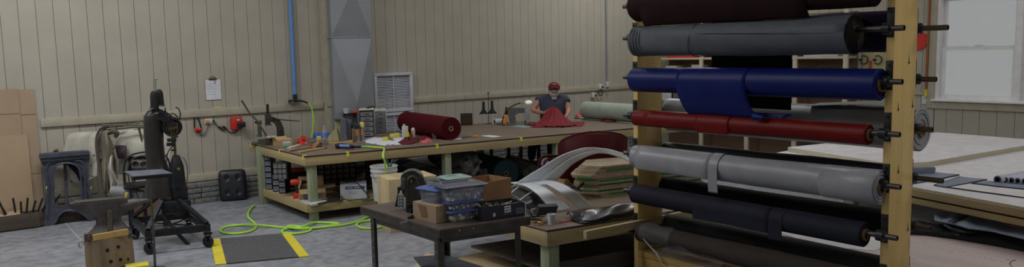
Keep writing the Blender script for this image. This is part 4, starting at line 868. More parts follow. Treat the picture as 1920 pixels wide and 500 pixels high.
# air line
t = thing('air_pipe', 'bright blue air pipe coming straight down the back wall', 'pipe', aty(553, 180, 10.26))
m = MB(); a = aty(553, 178, 10.26); m.cyl(a, (a.x, a.y, CZ-0.01), 0.024); P(t, 'pipe', m, 'blue_pipe', w=True)
m = MB(); m.cyl((a.x, a.y, a.z+0.01), (a.x, a.y, a.z-0.05), 0.030); m.cyl((a.x, a.y, a.z-0.05), (a.x, a.y, a.z-0.085), 0.022); P(t, 'coupling', m, 'black_plastic', w=True)
m = MB(); q = aty(551, 189, 10.24); m.box(q, (0.15, 0.05, 0.04), bev=0.008)
P(t, 'manifold', m, 'black_plastic', w=True)
for px, py in ((544, 187), (545, 193), (549, 191)):
    m = MB(); q = aty(px, py, 10.20); m.cyl(q, q+Vector((-0.03, -0.02, -0.005)), 0.010); m.sph(q, 0.012); P(t, 'outlet_fitting', m, 'steel', w=True)
t = thing('air_hose', 'green air hose looping down the wall from the black manifold', 'hose', aty(560, 189, 10.2))
m = MB(); m.tube(wl((556, 189), (563, 189), (570, 190), (577, 193), Y=10.2), [0.013, 0.015, 0.013, 0.012], 8); P(t, 'strain_relief', m, 'black_plastic', w=True)
m = MB(); m.tube(wl((577, 193), (583, 199), (586.5, 212), (587.5, 230), (586, 248), (583.5, 262), (582, 285), Y=10.2), 0.012, 8); P(t, 'hose', m, 'green_hose', w=True)
# grey conduit and switch boxes right of the man
t = thing('conduit', 'thin grey conduit with junction box on the back wall', 'conduit', aty(1138, 160, 10.28)); a = aty(1138, 160, 10.28)
m = MB(); m.cyl((a.x, a.y, a.z), (a.x, a.y, CZ-0.02), 0.013); P(t, 'tube', m, 'galv', w=True)
m = MB(); m.box((a.x, a.y-0.01, a.z+0.02), (0.07, 0.04, 0.10), bev=0.005); P(t, 'junction_box', m, 'white_paint', w=True)
m = MB(); m.cyl((a.x, a.y, a.z-0.03), (a.x, a.y, a.z-0.2), 0.008); P(t, 'lower_tube', m, 'galv', w=True)
for (px, py, lb, col) in ((1126, 162, 'white switch box with yellow sticker beside the grey conduit', 'yellow_tape'), (1113, 178, 'white double outlet above the mint roll', 'white_plastic')):
    q = aty(px, py, 10.262); t = thing('wall_box', lb, 'outlet', q)
    m = MB(); m.box((0, 0.012, 0), (0.075, 0.04, 0.09), bev=0.004); P(t, 'plate', m, 'white_plastic')
    m = MB(); m.box((0.0, -0.0095, 0.01), (0.03, 0.002, 0.03)); P(t, 'sticker', m, col)
    m = MB(); m.box((0.035, -0.02, -0.01), (0.025, 0.03, 0.03), bev=0.004); P(t, 'plug', m, 'black_plastic')
m = MB(); m.tube(wl((1126, 168), (1122, 172), (1123, 177), (1129, 178), (1131, 172), (1128, 168), Y=10.25), 0.008, 6); S('electric_cable', 'looped black cord below the yellow stickered box', 'cord', m, 'black_plastic', aty(1126, 172, 10.25), w=True)
m = MB(); m.tube(wl((1118, 179), (1121, 184), (1125, 190), Y=10.25), 0.007, 6); S('electric_cable', 'short yellow cord dropping behind the mint roll', 'cord', m, 'yellow', aty(1121, 184, 10.25), w=True)
# ------------------------------------------------------------ the man
G = Vector((8.02, 9.17, 0)); f = Fr(p=G)
man = thing('person', 'bearded man in maroon cap and sleeveless navy shirt handling red fabric', 'person', G, f.rz)
def skin(t, name, m_, nodes, edges, sub=2, label=None):
    """nodes: list of (Vector, rx, ry); grown with a Skin modifier"""
    me = bpy.data.meshes.new(name); bm = bmesh.new(); L = bm.verts.layers.skin.verify()
    V = []
    for p, rx, ry in nodes: v = bm.verts.new(p); v[L].radius = (rx, ry); V.append(v)
    V[0][L].use_root = True
    for a, b in edges: bm.edges.new((V[a], V[b]))
    bm.to_mesh(me); bm.free(); me.materials.append(MATS[m_])
    o = bpy.data.objects.new(name, me); C.objects.link(o); o.parent = t
    md = o.modifiers.new('skin', 'SKIN'); md.use_smooth_shade = True; md.branch_smoothing = 0.6
    sb = o.modifiers.new('sub', 'SUBSURF'); sb.levels = sub; sb.render_levels = sub
    if label: o['label'] = label
    return o
l = f.l
hip = l(1036, 246, 0.05); wa = l(1036, 226, 0.02); ch = l(1037, 203, -0.02); nk0 = l(1038, 187, -0.06); nk1 = l(1039, 180, -0.09); hd0 = l(1039, 172, -0.13); hd1 = l(1039, 160, -0.12)
sL, eL, wL, hL = l(1012, 186, -0.02), l(998, 207, -0.10), l(1019, 212, -0.30), l(1025, 210, -0.33)
sR, eR, wR, hR = l(1061, 187, -0.02), l(1066, 206, -0.08), l(1064, 215, -0.26), l(1061, 218.5, -0.30)
kL, aL, tL = l(1000, 258, -0.42), l(996, 305, -0.36), l(994, 312, -0.50)
kR, aR, tR = l(1034, 260, -0.42), l(1034, 308, -0.36), l(1034, 315, -0.50)
N = [(hip, 0.15, 0.11), (wa, 0.145, 0.105), (ch, 0.155, 0.11), (nk0, 0.062, 0.06), (nk1, 0.055, 0.055), (hd0, 0.062, 0.078), (hd1, 0.078, 0.092), (l(1039, 154, -0.11), 0.060, 0.072),
     (sL, 0.062, 0.06), (eL, 0.047, 0.045), (wL, 0.030, 0.026), (hL, 0.038, 0.018),
     (sR, 0.062, 0.06), (eR, 0.046, 0.045), (wR, 0.030, 0.026), (hR, 0.038, 0.018),
     (l(1026, 250, 0.0), 0.095, 0.09), (kL, 0.065, 0.065), (aL, 0.045, 0.045), (tL, 0.04, 0.03), (l(1046, 250, 0.0), 0.095, 0.09), (kR, 0.065, 0.065), (aR, 0.045, 0.045), (tR, 0.04, 0.03)]
Ed = [(0, 1), (1, 2), (2, 3), (3, 4), (4, 5), (5, 6), (6, 7), (2, 8), (8, 9), (9, 10), (10, 11), (2, 12), (12, 13), (13, 14), (14, 15), (0, 16), (16, 17), (17, 18), (18, 19), (0, 20), (20, 21), (21, 22), (22, 23)]
def fingers(N, Ed, hand, base, ang, side):
    """five fingers leaving the palm; base index of the hand node"""
    d0 = Vector((math.cos(ang), -0.3, math.sin(ang))).normalized(); pr = Vector((0, 0, 1)).cross(d0).cross(d0).normalized()
    for k, (o_, ln) in enumerate(((-0.027, 0.060), (-0.009, 0.072), (0.009, 0.068), (0.027, 0.052))):
        a = hand+d0*0.035+pr*o_; b = a+d0*ln*0.55+Vector((0, -0.008, -0.006)); c = b+d0*ln*0.3+Vector((0, 0.0, -0.028)); i = len(N)
        N += [(a, 0.010, 0.010), (b, 0.009, 0.009), (c, 0.0075, 0.0075)]; Ed += [(base, i), (i, i+1), (i+1, i+2)]
    a = hand-d0*0.01-pr*0.034*side; b = a+d0*0.035-pr*0.014*side; i = len(N); N += [(a, 0.012, 0.012), (b+Vector((0, -0.01, -0.012)), 0.009, 0.009)]; Ed += [(base, i), (i, i+1)]
fingers(N, Ed, hL, 11, -0.5, 1); fingers(N, Ed, hR, 15, 3.5, -1)
skin(man, 'body', 'skin', N, Ed)
# face: ears, nose, brow, mouth, eyes, all set on the head
hc = l(1039, 167, -0.125)
m = MB(); m.sph(hc, 0.088, (0.86, 1.02, 1.24), 20)
m.sph(hc+Vector((0, -0.092, -0.004)), 0.017, (0.75, 1, 1.35)); m.sph(hc+Vector((0, -0.090, 0.022)), 0.010, (0.7, 1, 1.6))
for s_ in (-1, 1):
    m.sph(hc+Vector((s_*0.078, 0.005, -0.005)), 0.026, (0.4, 0.8, 1.2)); m.sph(hc+Vector((s_*0.042, -0.064, -0.018)), 0.022, (1, 0.7, 0.8))
    m.sph(hc+Vector((s_*0.032, -0.076, 0.030)), 0.016, (1.5, 0.6, 0.5))
P(man, 'face', m, 'skin')
for s_ in (-1, 1):
    m = MB(); m.sph(hc+Vector((s_*0.031, -0.077, 0.012)), 0.010, (1.2, 0.6, 0.7)); P(man, 'eye', m, 'white_plastic')
m = MB()
for s_ in (-1, 1): m.tube([hc+Vector((s_*0.033+0.022*math.cos(a), -0.096, 0.008+0.015*math.sin(a))) for a in [k*PI/4 for k in range(8)]], 0.002, 5, closed=True)
m.tube([hc+Vector((-0.010, -0.098, 0.01)), hc+Vector((0, -0.104, 0.012)), hc+Vector((0.010, -0.098, 0.01))], 0.002, 5)
for s_ in (-1, 1): m.tube([hc+Vector((s_*0.055, -0.09, 0.012)), hc+Vector((s_*0.078, -0.05, 0.012)), hc+Vector((s_*0.080, 0.0, 0.010))], 0.002, 5)
P(man, 'glasses', m, 'black_plastic')
# beard and hair
def beard(u, v):
    t_ = (u-0.5)*2; a = t_*PI*0.56; top = -0.046+0.062*abs(t_)**1.6; bot = -0.165+0.10*t_*t_+0.012*math.cos(t_*9); z = top+(bot-top)*v
    rr = 0.080*math.sqrt(max(0.22, 1-(z/0.135)**2))+0.010*math.sin(min(1, v*3)*PI/2)+0.003*math.sin(u*41+v*13)
    return (hc.x+rr*math.sin(a)*0.96, hc.y+0.004-rr*math.cos(a)*1.10, hc.z+z)
m = MB(); m.grid(beard, 28, 14, th=0.012); P(man, 'beard', m, 'hair', label='full grey beard')
m = MB(); m.tube([hc+Vector((-0.045, -0.082, -0.045)), hc+Vector((-0.02, -0.102, -0.030)), hc+Vector((0, -0.108, -0.027)), hc+Vector((0.02, -0.102, -0.030)), hc+Vector((0.045, -0.082, -0.045))], [0.008, 0.012, 0.011, 0.012, 0.008], 8); P(man, 'moustache', m, 'hair')
m = MB(); m.tube([hc+Vector((-0.016, -0.103, -0.043)), hc+Vector((0, -0.107, -0.044)), hc+Vector((0.016, -0.103, -0.043))], 0.005, 6); P(man, 'lips', m, 'pink')
m = MB(); m.grid(lambda u, v: (hc.x+0.084*math.sin((u-0.5)*PI*1.3)*1.0, hc.y+0.010+0.088*math.cos((u-0.5)*PI*1.3), hc.z+0.04-0.075*v), 16, 4, th=0.01); P(man, 'hair', m, 'hair')
# cap
m = MB(); cc_ = hc+Vector((0, -0.004, 0.016)); Rt = Matrix.Rotation(-0.28, 4, 'X')
def crown(u, v):
    a = u*2*PI; e = v*PI/2; q = Rt @ Vector((0.092*math.cos(a)*math.cos(e*0.98), 0.105*math.sin(a)*math.cos(e*0.98), 0.095*math.sin(e)**0.9)); return cc_+q
m.grid(crown, 28, 10, closed_u=True); m.mod = 0.004; cap = P(man, 'cap', m, 'cap')
def brim(u, v):
    a = PI*(1.12+0.76*u); r = 1+v*0.66*math.sin(u*PI)**0.5; q = Vector((0.093*math.cos(a)*(1+v*0.08), 0.106*math.sin(a)*r, -0.002-0.028*v*v+0.012*math.sin(u*PI)-0.012)); return cc_+(Rt @ q)
m = MB(); m.grid(brim, 16, 6, th=0.004); P(cap, 'cap_brim', m, 'cap')
m = MB(); m.sph(cc_+(Rt @ Vector((0, 0, 0.096))), 0.007); P(cap, 'cap_button', m, 'cap')
# embroidered antler-like mark on the front of the cap
m = MB(); e = lambda x, z: cc_+(Rt @ Vector((x, -0.105*math.sqrt(max(0.05, 1-(z/0.105)**2-(x/0.098)**2))-0.005, z)))
m.tube([e(-0.024, 0.062), e(-0.012, 0.046), e(0.0, 0.030)], 0.003, 5); m.tube([e(0.030, 0.058), e(0.012, 0.046), e(0.0, 0.030)], 0.003, 5); m.tube([e(-0.014, 0.035), e(0.004, 0.040), e(0.022, 0.040)], 0.003, 5)
P(cap, 'embroidery', m, 'hair', label='pale embroidered mark')
# shirt: rings up the torso
rings = [(250, 0.19, 0.135, 0.05, 1035), (238, 0.19, 0.132, 0.04, 1035), (226, 0.195, 0.130, 0.02, 1035.5), (214, 0.20, 0.135, 0.0, 1036), (202, 0.208, 0.138, -0.015, 1036.5), (194, 0.222, 0.128, -0.02, 1037), (188.5, 0.240, 0.112, -0.03, 1037), (184.5, 0.246, 0.098, -0.035, 1037), (181, 0.225, 0.088, -0.04, 1037), (178.5, 0.175, 0.080, -0.045, 1037.5), (177, 0.115, 0.076, -0.055, 1038), (176.5, 0.078, 0.072, -0.06, 1038)]
m = MB(); rr = []
for k, (py, a, b, d_, px) in enumerate(rings):
    c = l(px, py, d_); rr.append([m.bm.verts.new(c+Vector((a*math.copysign(abs(math.cos(q))**0.8, math.cos(q)), b*math.copysign(abs(math.sin(q))**0.85, math.sin(q))+0.004*math.sin(q*5+k), 0.006*math.sin(q*3+k)))) for q in [2*PI*i/32 for i in range(32)]])
for A_, B_ in zip(rr, rr[1:]):
    for i in range(32): m.bm.faces.new((A_[i], A_[(i+1) % 32], B_[(i+1) % 32], B_[i]))
for s_, c, px in ((-1, sL, 1014), (1, sR, 1061)):
    pass
m.mod = 0.006; sh = P(man, 'shirt', m, 'shirt', sharp=80)
for c, e_ in ((sL, eL), (sR, eR)):
    dn = (e_-c).normalized(); inn_ = c+(Vector((ch.x, c.y, c.z))-c)*0.25
    m = MB(); m.tube([inn_+Vector((0, 0, -0.012)), c+Vector((0, 0, -0.006)), c+dn*0.012, c+dn*0.022], [0.060, 0.070, 0.070, 0.070], 18, smooth=3); P(sh, 'shoulder', m, 'shirt', sharp=80)
N2 = [(l(1036, 244, 0.05), 0.155, 0.12), (l(1025, 250, 0.0), 0.11, 0.10), (kL, 0.08, 0.08), (aL+Vector((0, 0, 0.04)), 0.065, 0.065), (l(1047, 250, 0.0), 0.11, 0.10), (kR, 0.08, 0.08), (aR+Vector((0, 0, 0.04)), 0.065, 0.065)]
skin(man, 'trousers', 'trousers', N2, [(0, 1), (1, 2), (2, 3), (0, 4), (4, 5), (5, 6)])
for a, tt in ((aL, tL), (aR, tR)):
    m = MB(); m.tube([Vector((a.x, a.y+0.05, 0.045)), Vector((a.x, a.y-0.02, 0.05)), Vector((tt.x, tt.y, 0.035)), Vector((tt.x, tt.y-0.05, 0.03))], [0.040, 0.045, 0.035, 0.024], 12); P(man, 'shoe', m, 'black_plastic')
t = thing('stool', 'dark round stool the man sits on behind the table', 'stool', G+Vector((0.06, 0.10, 0)))
m = MB(); m.cyl((0, 0, 0.40), (0, 0, 0.44), 0.17, n=24); P(t, 'seat', m, 'black_plastic')
for k in range(4):
    a = k*PI/2+0.4; m = MB(); m.cyl((0.19*math.cos(a), 0.19*math.sin(a), 0), (0.10*math.cos(a), 0.10*math.sin(a), 0.405), 0.013); P(t, 'leg', m, 'black_iron')
m = MB(); m.tube([(0.155*math.cos(k*PI/6), 0.155*math.sin(k*PI/6), 0.17) for k in range(12)], 0.008, 6, closed=True); P(t, 'foot_ring', m, 'black_iron')
# red fabric gathered from his hand and spreading on the table
Mw = XF['person'] if 'person' in XF else XF[man.name]
def fab(u, v):
    base = at(994+u*88, 234.0+3.0*math.sin(u*PI)+1.0*u, TH+0.012)
    tp = Mw @ l(1026+u*28, 206-7*math.sin(u*PI)**0.7+7*u*u, -0.30-0.05*u)
    p = tp.lerp(base, v); pl = math.sin(u*36+v*2)*0.026*(0.3+v*0.7)+math.sin(u*15+v*3)*0.018
    sag = -0.045*math.sin(v*PI)*(0.5+0.5*math.cos(u*PI)) - 0.02*math.sin(v*PI)
    n_ = Vector((-0.61, -0.79, 0)); p = p+n_*(pl-0.04*math.sin(v*PI)); p.z += sag+abs(pl)*0.3; p.z = max(p.z, TH+0.010); return p
t = thing('red_fabric', 'dark red pleated fabric held up in the man\'s hands and spilling onto the table', 'fabric', at(1040, 235, TH))
m = MB(); m.grid(fab, 70, 18, th=0.003); P(t, 'gathered_cloth', m, 'maroon_bright', w=True, sharp=70)
def fl(u, v):
    a = at(985+112*u, 230.0+1.5*math.sin(u*5), TH); b = at(1000+92*u, 239.5-2.5*u, TH); p = a.lerp(b, v); p.z = TH+0.006+0.016*abs(math.sin(u*17+v*3))*(math.sin(v*PI)**0.5)*(1-u*0.6); return p
m = MB(); m.grid(fl, 48, 10, th=0.003); P(t, 'spread_cloth', m, 'maroon_bright', w=True, sharp=70)
m = MB(); m.tube([at(984+k*6, 232+1.2*math.sin(k*1.3), TH+0.02) for k in range(8)], [0.014, 0.02, 0.016, 0.022, 0.016, 0.02, 0.014, 0.01], 8, flat=0.7); P(t, 'bunched_edge', m, 'maroon_bright', w=True)
# ------------------------------------------------------------ on the lower shelf of the long table
SH = 0.1975
def bin_cab(p, rz, cols, rows, label, cw=0.068, rh=0.062, dp=0.19):
    t = thing('parts_drawer_unit', label, 'drawer cabinet', p, rz, 'small label-fronted drawer units under the long table'); w = cols*cw; h = rows*rh
    m = MB(); m.box((0, dp/2, 0.002), (w, dp, 0.004)); m.box((0, dp/2, h-0.002), (w, dp, 0.004)); m.box((0, dp-0.002, h/2), (w, 0.004, h-0.008))
    for k in range(cols+1): m.box((-w/2+0.002+k*(w-0.004)/cols, dp/2, h/2), (0.004, dp-0.006, h-0.0085))
    for k in range(1, rows): m.box((0, dp/2, h*k/rows), (w-0.008, dp-0.01, 0.004))
    P(t, 'case', m, 'black_plastic')
    for c in range(cols):
        for r in range(rows):
            m = MB(); m.box((-w/2+cw*(c+0.5), 0.075, rh*(r+0.5)), (cw-0.012, 0.15, rh-0.012)); d = P(t, 'drawer', m, 'grey_iron')
            m = MB(); m.box((-w/2+cw*(c+0.5), -0.0008, rh*(r+0.55)), (cw-0.022, 0.001, rh-0.030)); P(d, 'label_card', m, 'drawer_label')
            m = MB(); m.box((-w/2+cw*(c+0.5), -0.0018, rh*(r+0.60)), (cw-0.04, 0.001, 0.012)); P(d, 'label_print', m, 'grey_iron')
    return t
ps = [(489, 353), (502, 356.5), (515.5, 360.5), (527, 364)]
RZB = -PI/2*0.98+0.75
for k, (x, y) in enumerate(ps):
    q = at(x, y, SH)+Vector((0.03, 0.03, 0)); bin_cab(q, -0.66, 1, 3, ('leftmost column of the three-high label-fronted drawer row under the table', 'second column from the left in the three-high drawer row under the table', 'third column from the left in the three-high drawer row under the table', 'rightmost column of the three-high drawer row, beside the red drill')[k], cw=0.085, rh=0.074)
q = at(502, 356.5, SH)+Vector((0.03, 0.03, 0)); bin_cab(Vector((q.x, q.y, SH+0.2235)), -0.66, 1, 3, 'label-fronted drawer unit stacked on top of the lower row under the table', cw=0.085, rh=0.074)
f = Fr(530, 330); q = at(519, 340, SH+0.22); t = thing('parts_organizer', 'black organizer box with clear compartments and raised latch on top of the drawer row', 'organizer', (q.x+0.06, q.y+0.1, SH+0.2235), -0.66)
m = MB(); m.box((0.02, 0.10, 0.10), (0.17, 0.17, 0.20), bev=0.005); P(t, 'case', m, 'black_plastic')
for r in range(3):
    for c in range(3): m = MB(); m.box((-0.035+c*0.052, 0.0125, 0.035+r*0.062), (0.044, 0.008, 0.05)); P(t, 'clear_drawer', m, 'drawer_clear')
m = MB(); m.bar((0.07, 0.08, 0.20), (0.10, 0.05, 0.26), 0.03, 0.02); P(t, 'latch', m, 'black_plastic')
q = at(557, 372, SH)+Vector((0.04, 0.03, 0)); t = thing('cordless_drill', 'red and black cordless drill standing on its battery under the table', 'drill', q, -0.5)
m = MB(); m.box((0, 0, 0.03), (0.13, 0.09, 0.06), bev=0.01); P(t, 'battery', m, 'red')
m = MB(); m.tube([(0, 0, 0.06), (-0.015, 0, 0.11), (-0.02, 0, 0.16)], [0.028, 0.024, 0.03], 10); P(t, 'grip', m, 'black_plastic')
m = MB(); m.tube([(-0.09, 0, 0.19), (-0.02, 0, 0.19), (0.04, 0, 0.19)], [0.034, 0.040, 0.03], 12, smooth=2); P(t, 'motor_body', m, 'red')
m = MB(); m.cyl((0.04, 0, 0.19), (0.10, 0, 0.19), 0.022, 0.014); P(t, 'chuck', m, 'black_iron')
q = at(560, 350, SH)+Vector((0.0, 0.0, 0)); t = thing('tool_case', 'dark blue tool case behind the red drill', 'case', q, -0.5)
m = MB(); m.box((0, 0, 0.10), (0.20, 0.12, 0.20), bev=0.012); P(t, 'case_body', m, 'c_navy'); m = MB(); m.box((0, 0, 0.225), (0.16, 0.1, 0.05), bev=0.012); P(t, 'red_lid', m, 'red', label='red upper shell')
q = at(577, 377, SH)+Vector((0.10, 0.10, 0)); t = thing('cardboard_box', 'open tan cardboard box with bent flaps behind the corner leg on the lower shelf', 'box', q, -0.35)
carton(t, 0.30, 0.22, 0.14, 'card_tan', flaps=(('l', 1.9, 0.10), ('r', 0.1, 0.12), ('b', 1.2, 0.12), ('f', -0.5, 0.09)))
m = MB(); m.box((-0.08, -0.1115, 0.06), (0.05, 0.001, 0.07)); P(t, 'barcode_label', m, 'grey_label')
# grey organiser behind and dark cabinet
q = at(575, 345, SH); t = thing('bolt_cabinet', 'wide black cabinet of clear drawers at the rear of the lower shelf', 'drawer cabinet', Vector((4.15, 9.15, SH)), -0.3)
m = MB(); m.box((0, 0.08, 0.15), (0.50, 0.15, 0.30), bev=0.004); P(t, 'case', m, 'black_plastic')
for c in range(6):
    for r in range(4): m = MB(); m.box((-0.20+c*0.08, 0.0, 0.045+r*0.07), (0.055, 0.012, 0.045)); P(t, 'drawer', m, 'drawer_clear')
q = at(632, 345, SH); t = thing('brown_carton', 'tall dark brown carton standing at the rear of the lower shelf', 'box', Vector((4.65, 8.95, SH)), -0.45); carton(t, 0.36, 0.30, 0.43, 'card_dark2', open_=False)
q = at(668, 372, SH)+Vector((0.03, 0.12, 0)); t = thing('motor_box', 'white carton with dark blue bands and trailing black cable on the lower shelf', 'box', q, -0.48)
carton(t, 0.30, 0.28, 0.17, 'white_box', open_=False)
m = MB(); m.box((0.02, -0.1415, 0.135), (0.22, 0.002, 0.032)); P(t, 'printed_band', m, 'band'); m = MB(); m.box((-0.151, 0.0, 0.135), (0.002, 0.24, 0.032)); P(t, 'printed_band', m, 'band')
blurred_print(t, 'band_print', 0.02, -0.1434, 0.135, 0.19, 0.016, 2, 'white_box', 3); blurred_print(t, 'fine_print', 0.0, -0.1410, 0.085, 0.10, 0.010, 3, 'grey_label', 5); blurred_print(t, 'fine_print', 0.0, -0.1410, 0.066, 0.10, 0.010, 3, 'grey_label', 6)
m = MB(); m.prism([(-0.1505, 0.05, 0.02), (-0.1505, 0.0, 0.08), (-0.1505, -0.05, 0.11), (-0.1505, -0.03, 0.06), (-0.1505, -0.09, 0.02), (-0.1505, -0.03, 0.035)], (-0.001, 0, 0)); P(t, 'printed_logo', m, 'band')
Mx = XF[t.name]
m = MB(); m.tube([Mx @ Vector(p) for p in ((-0.10, -0.05, 0.18), (0.0, -0.02, 0.185), (0.06, -0.14, 0.175), (0.12, -0.155, 0.10), (0.18, -0.17, 0.012), (0.05, -0.22, 0.008), (-0.10, -0.19, 0.008), (-0.155, -0.10, 0.08), (-0.13, -0.04, 0.178), (-0.03, 0.06, 0.182), (0.10, 0.07, 0.181))], 0.006, 6)
S('power_cable', 'black cable trailing over the white carton with blue bands', 'cable', m, 'black_plastic', q, w=True)
q = at(600, 375, SH); S('white_board', 'white rounded plastic board behind the corner leg on the lower shelf', 'board', MB().prism([at(x, y, SH+0.001) for x, y in ((562, 379), (575, 374), (600, 371), (614, 374), (612, 379), (596, 384), (585, 385.5))], (0, 0, 0.02)), 'white_plastic', q, w=True)
for k, (a_, b_, lb) in enumerate((((597, 382), (642, 374), 'longest dark iron bar at the front of the lower shelf'), ((604, 375), (646, 369), 'middle dark iron bar behind the longest one on the lower shelf'), ((608, 370), (640, 365), 'shortest rusty bar at the rear of the bar pile on the lower shelf'))):
    p0, p1 = at(*a_, SH+0.016), at(*b_, SH+0.016); S('iron_bar', lb, 'bar', MB().bar(p0, p1, 0.035, 0.022, bev=0.003), 'dark_steel' if k < 2 else 'rust_steel', p0, w=True)
S('brown_rag', 'heap of brown leather scraps left of the white carton', 'leather scraps', (lambda m: (m.grid(lambda u, v: (4.15+0.45*(u-0.5), 8.72+0.30*(v-0.5), SH+0.004+0.10*math.sin(u*PI)*math.sin(v*PI)*(0.6+0.4*abs(math.sin(u*13+v*9)))), 24, 14, th=0.004), m)[1])(MB()), 'leather', (4.15, 8.72, SH), w=True)
# stencilled marks on the shelf rail
q = S0+d*0.62; m = MB(); m.bar(Vector((q.x, q.y, 0.17))+nrm*0.026, Vector((q.x, q.y, 0.175))+nrm*0.026+d*0.22, 0.002, 0.014); P(big, 'green_stain', m, 'green_edge', w=True, label='green paint streak')
# ------------------------------------------------------------ standing on the floor, middle
# white bucket with tools
bq = at(726, 392, 0)+Vector((0.05, 0.2, 0)); bq = Vector((4.32, 8.02, 0)); bq = dep(724, 366, 9.0); bq = at(722, 374, SH)
t = thing('bucket', 'white plastic bucket with ribbed rim and wire handle, holding tools', 'bucket', (bq.x, bq.y, SH))
m = MB(); m.lathe([(0.0, 0), (0.125, 0), (0.145, 0.28), (0.155, 0.285), (0.155, 0.297), (0.148, 0.30), (0.150, 0.335), (0.158, 0.338), (0.158, 0.350), (0.151, 0.353), (0.153, 0.385), (0.160, 0.388), (0.160, 0.40), (0.150, 0.40), (0.122, 0.012), (0, 0.012)], n=32); P(t, 'pail', m, 'white_plastic')
m = MB(); m.tube([(-0.158, -0.02, 0.32), (-0.16, -0.10, 0.24), (-0.08, -0.165, 0.20), (0.02, -0.18, 0.23), (0.1, -0.15, 0.28), (0.158, -0.02, 0.32)], 0.003, 6); P(t, 'wire_handle', m, 'steel')
t2 = thing('pliers', 'green handled tool sticking out of the white bucket', 'pliers', (bq.x+0.06, bq.y-0.02, SH+0.10))
m = MB(); m.tube([(0, 0, 0), (0.01, 0, 0.2), (-0.02, 0, 0.34), (-0.05, 0, 0.39)], [0.012, 0.014, 0.013, 0.010], 8); P(t2, 'handle', m, 'teal_dark'); m = MB(); m.tube([(0.01, 0, 0.2), (0.03, 0, 0.32), (0.05, 0.01, 0.36)], [0.013, 0.012, 0.009], 8); P(t2, 'handle', m, 'teal_dark')
# plywood block
B0 = at(732, 437, 0); wv = (at(800, 428, 0)-B0).normalized(); bv = Vector((-wv.y, wv.x, 0)); hB = 0.0
d_ = ray(732, 337); tt_ = B0.length/Vector((d_.x, d_.y, 0)).length; hB = CH+d_.z*tt_
m = MB(); cB = B0+wv*0.27+bv*0.20; m.box((0, 0, hB/2), (0.54, 0.40, hB), bev=0.003)
S('plywood_block', 'big square-edged pale plywood block standing on the floor behind the metal table', 'block', m, 'plywood_z', cB, math.atan2(wv.y, wv.x))
# rolls beneath the table
RD = 0.165
def floor_roll(px, py, R, L, label, m_, ang=None, film=False, core=0.035, z=0.0, grp=None):
    c = at(px, py, z+R); far = c+(Vector((math.cos(ang), math.sin(ang), 0)))*L
    t = lying_roll('rolled_carpet', label, (c.x, c.y, z), (far.x, far.y, z), R, z, m_, core=core, rings=4)
    if film:
        m = MB(); m.grid(lambda u, v: (-0.10+min(L, 0.9)*v, (R+0.012+0.012*math.sin(u*31+v*6)+0.01*math.sin(u*17))*(1-0.25*max(0, 0.15-v)/0.15)*math.cos(u*2*PI), R+0.004+(R+0.004+0.010*math.sin(u*23+v*13))*(1-0.25*max(0, 0.15-v)/0.15)*math.sin(u*2*PI)), 44, 18, closed_u=True); P(t, 'plastic_cover', m, 'film', label='crumpled clear plastic cover')
        m = MB()
        def bunch(u, v):
            r = R*(0.85-0.6*v)+0.02*math.sin(u*2*PI*7+v*4); return (-0.10-0.09*v-0.03*math.sin(u*2*PI*3), r*math.cos(u*2*PI), R+r*math.sin(u*2*PI))
        m.grid(bunch, 44, 8, closed_u=True); P(t, 'gathered_end', m, 'film', label='gathered plastic end')
    return t
A5 = 1.42
floor_roll(949, 325, 0.20, 1.25, 'dark green carpet roll with cardboard core showing under the long table', 'c_green', A5)
floor_roll(997, 326, 0.135, 1.2, 'dark roll in shiny clear plastic right of the green carpet roll', 'c_char', A5, film=True)
floor_roll(901, 331, 0.14, 1.2, 'dark roll in clear plastic left of the green carpet roll', 'c_char', A5, film=True)
floor_roll(861, 333, 0.15, 1.1, 'pale roll in loose clear plastic just right of the table leg', 'c_paleroll', A5, film=True, core=0.03)
floor_roll(880, 306, 0.14, 1.1, 'dark roll wrapped in plastic lying on top of the pale one', 'c_char', A5, film=True, z=0.275)
floor_roll(815, 335, 0.16, 1.2, 'dark roll in plastic left of the middle table leg', 'c_char', A5, film=True)
floor_roll(773, 334, 0.13, 1.0, 'charcoal roll behind the plywood block', 'c_char', A5)
q = at(880, 342, 0.1); S('brown_paper', 'crumpled brown paper in front of the plastic covered rolls', 'paper', (lambda m: (m.grid(lambda u, v: (q.x+0.30*(u-0.5), q.y-0.05+0.22*(v-0.5), 0.004+0.26*math.sin(u*PI)**0.7*math.sin(v*PI)**0.7*(0.65+0.35*abs(math.sin(u*11+v*8)))), 20, 14, th=0.002), m)[1])(MB()), 'kraft', (q.x, q.y, 0), w=True, sharp=15)
# long dark planks and steel trestle behind the rolls
a_, b_ = dep(905, 288, 10.6), dep(1040, 325, 9.3)
S('long_plank', 'long dark timber plank behind the green carpet roll', 'plank', MB().bar(dep(955, 293, 11.6), dep(1046, 326, 10.6), 0.14, 0.035, bev=0.003), 'wood_dark', dep(1046, 326, 10.6), w=True)
t = thing('steel_trestle', 'black steel machine stand under the sewing station', 'stand', (7.2, 9.35, 0))
for x, y in ((6.95, 9.15), (6.95, 9.6), (7.5, 9.1), (7.5, 9.55)): m = MB(); m.box((x, y, 0.36), (0.04, 0.04, 0.72)); P(t, 'leg', m, 'black_iron', w=True)
m = MB(); m.bar((6.95, 9.15, 0.16), (7.5, 9.1, 0.16), 0.04, 0.04); P(t, 'rail', m, 'black_iron', w=True); m = MB(); m.bar((6.95, 9.6, 0.16), (7.5, 9.55, 0.16), 0.04, 0.04); P(t, 'rail', m, 'black_iron', w=True)
m = MB(); m.bar((6.95, 9.15, 0.7), (7.5, 9.1, 0.7), 0.05, 0.03); P(t, 'top_rail', m, 'black_iron', w=True); m = MB(); m.bar((7.1, 9.15, 0.2), (7.3, 9.13, 0.68), 0.015, 0.015); P(t, 'brace', m, 'black_iron', w=True)
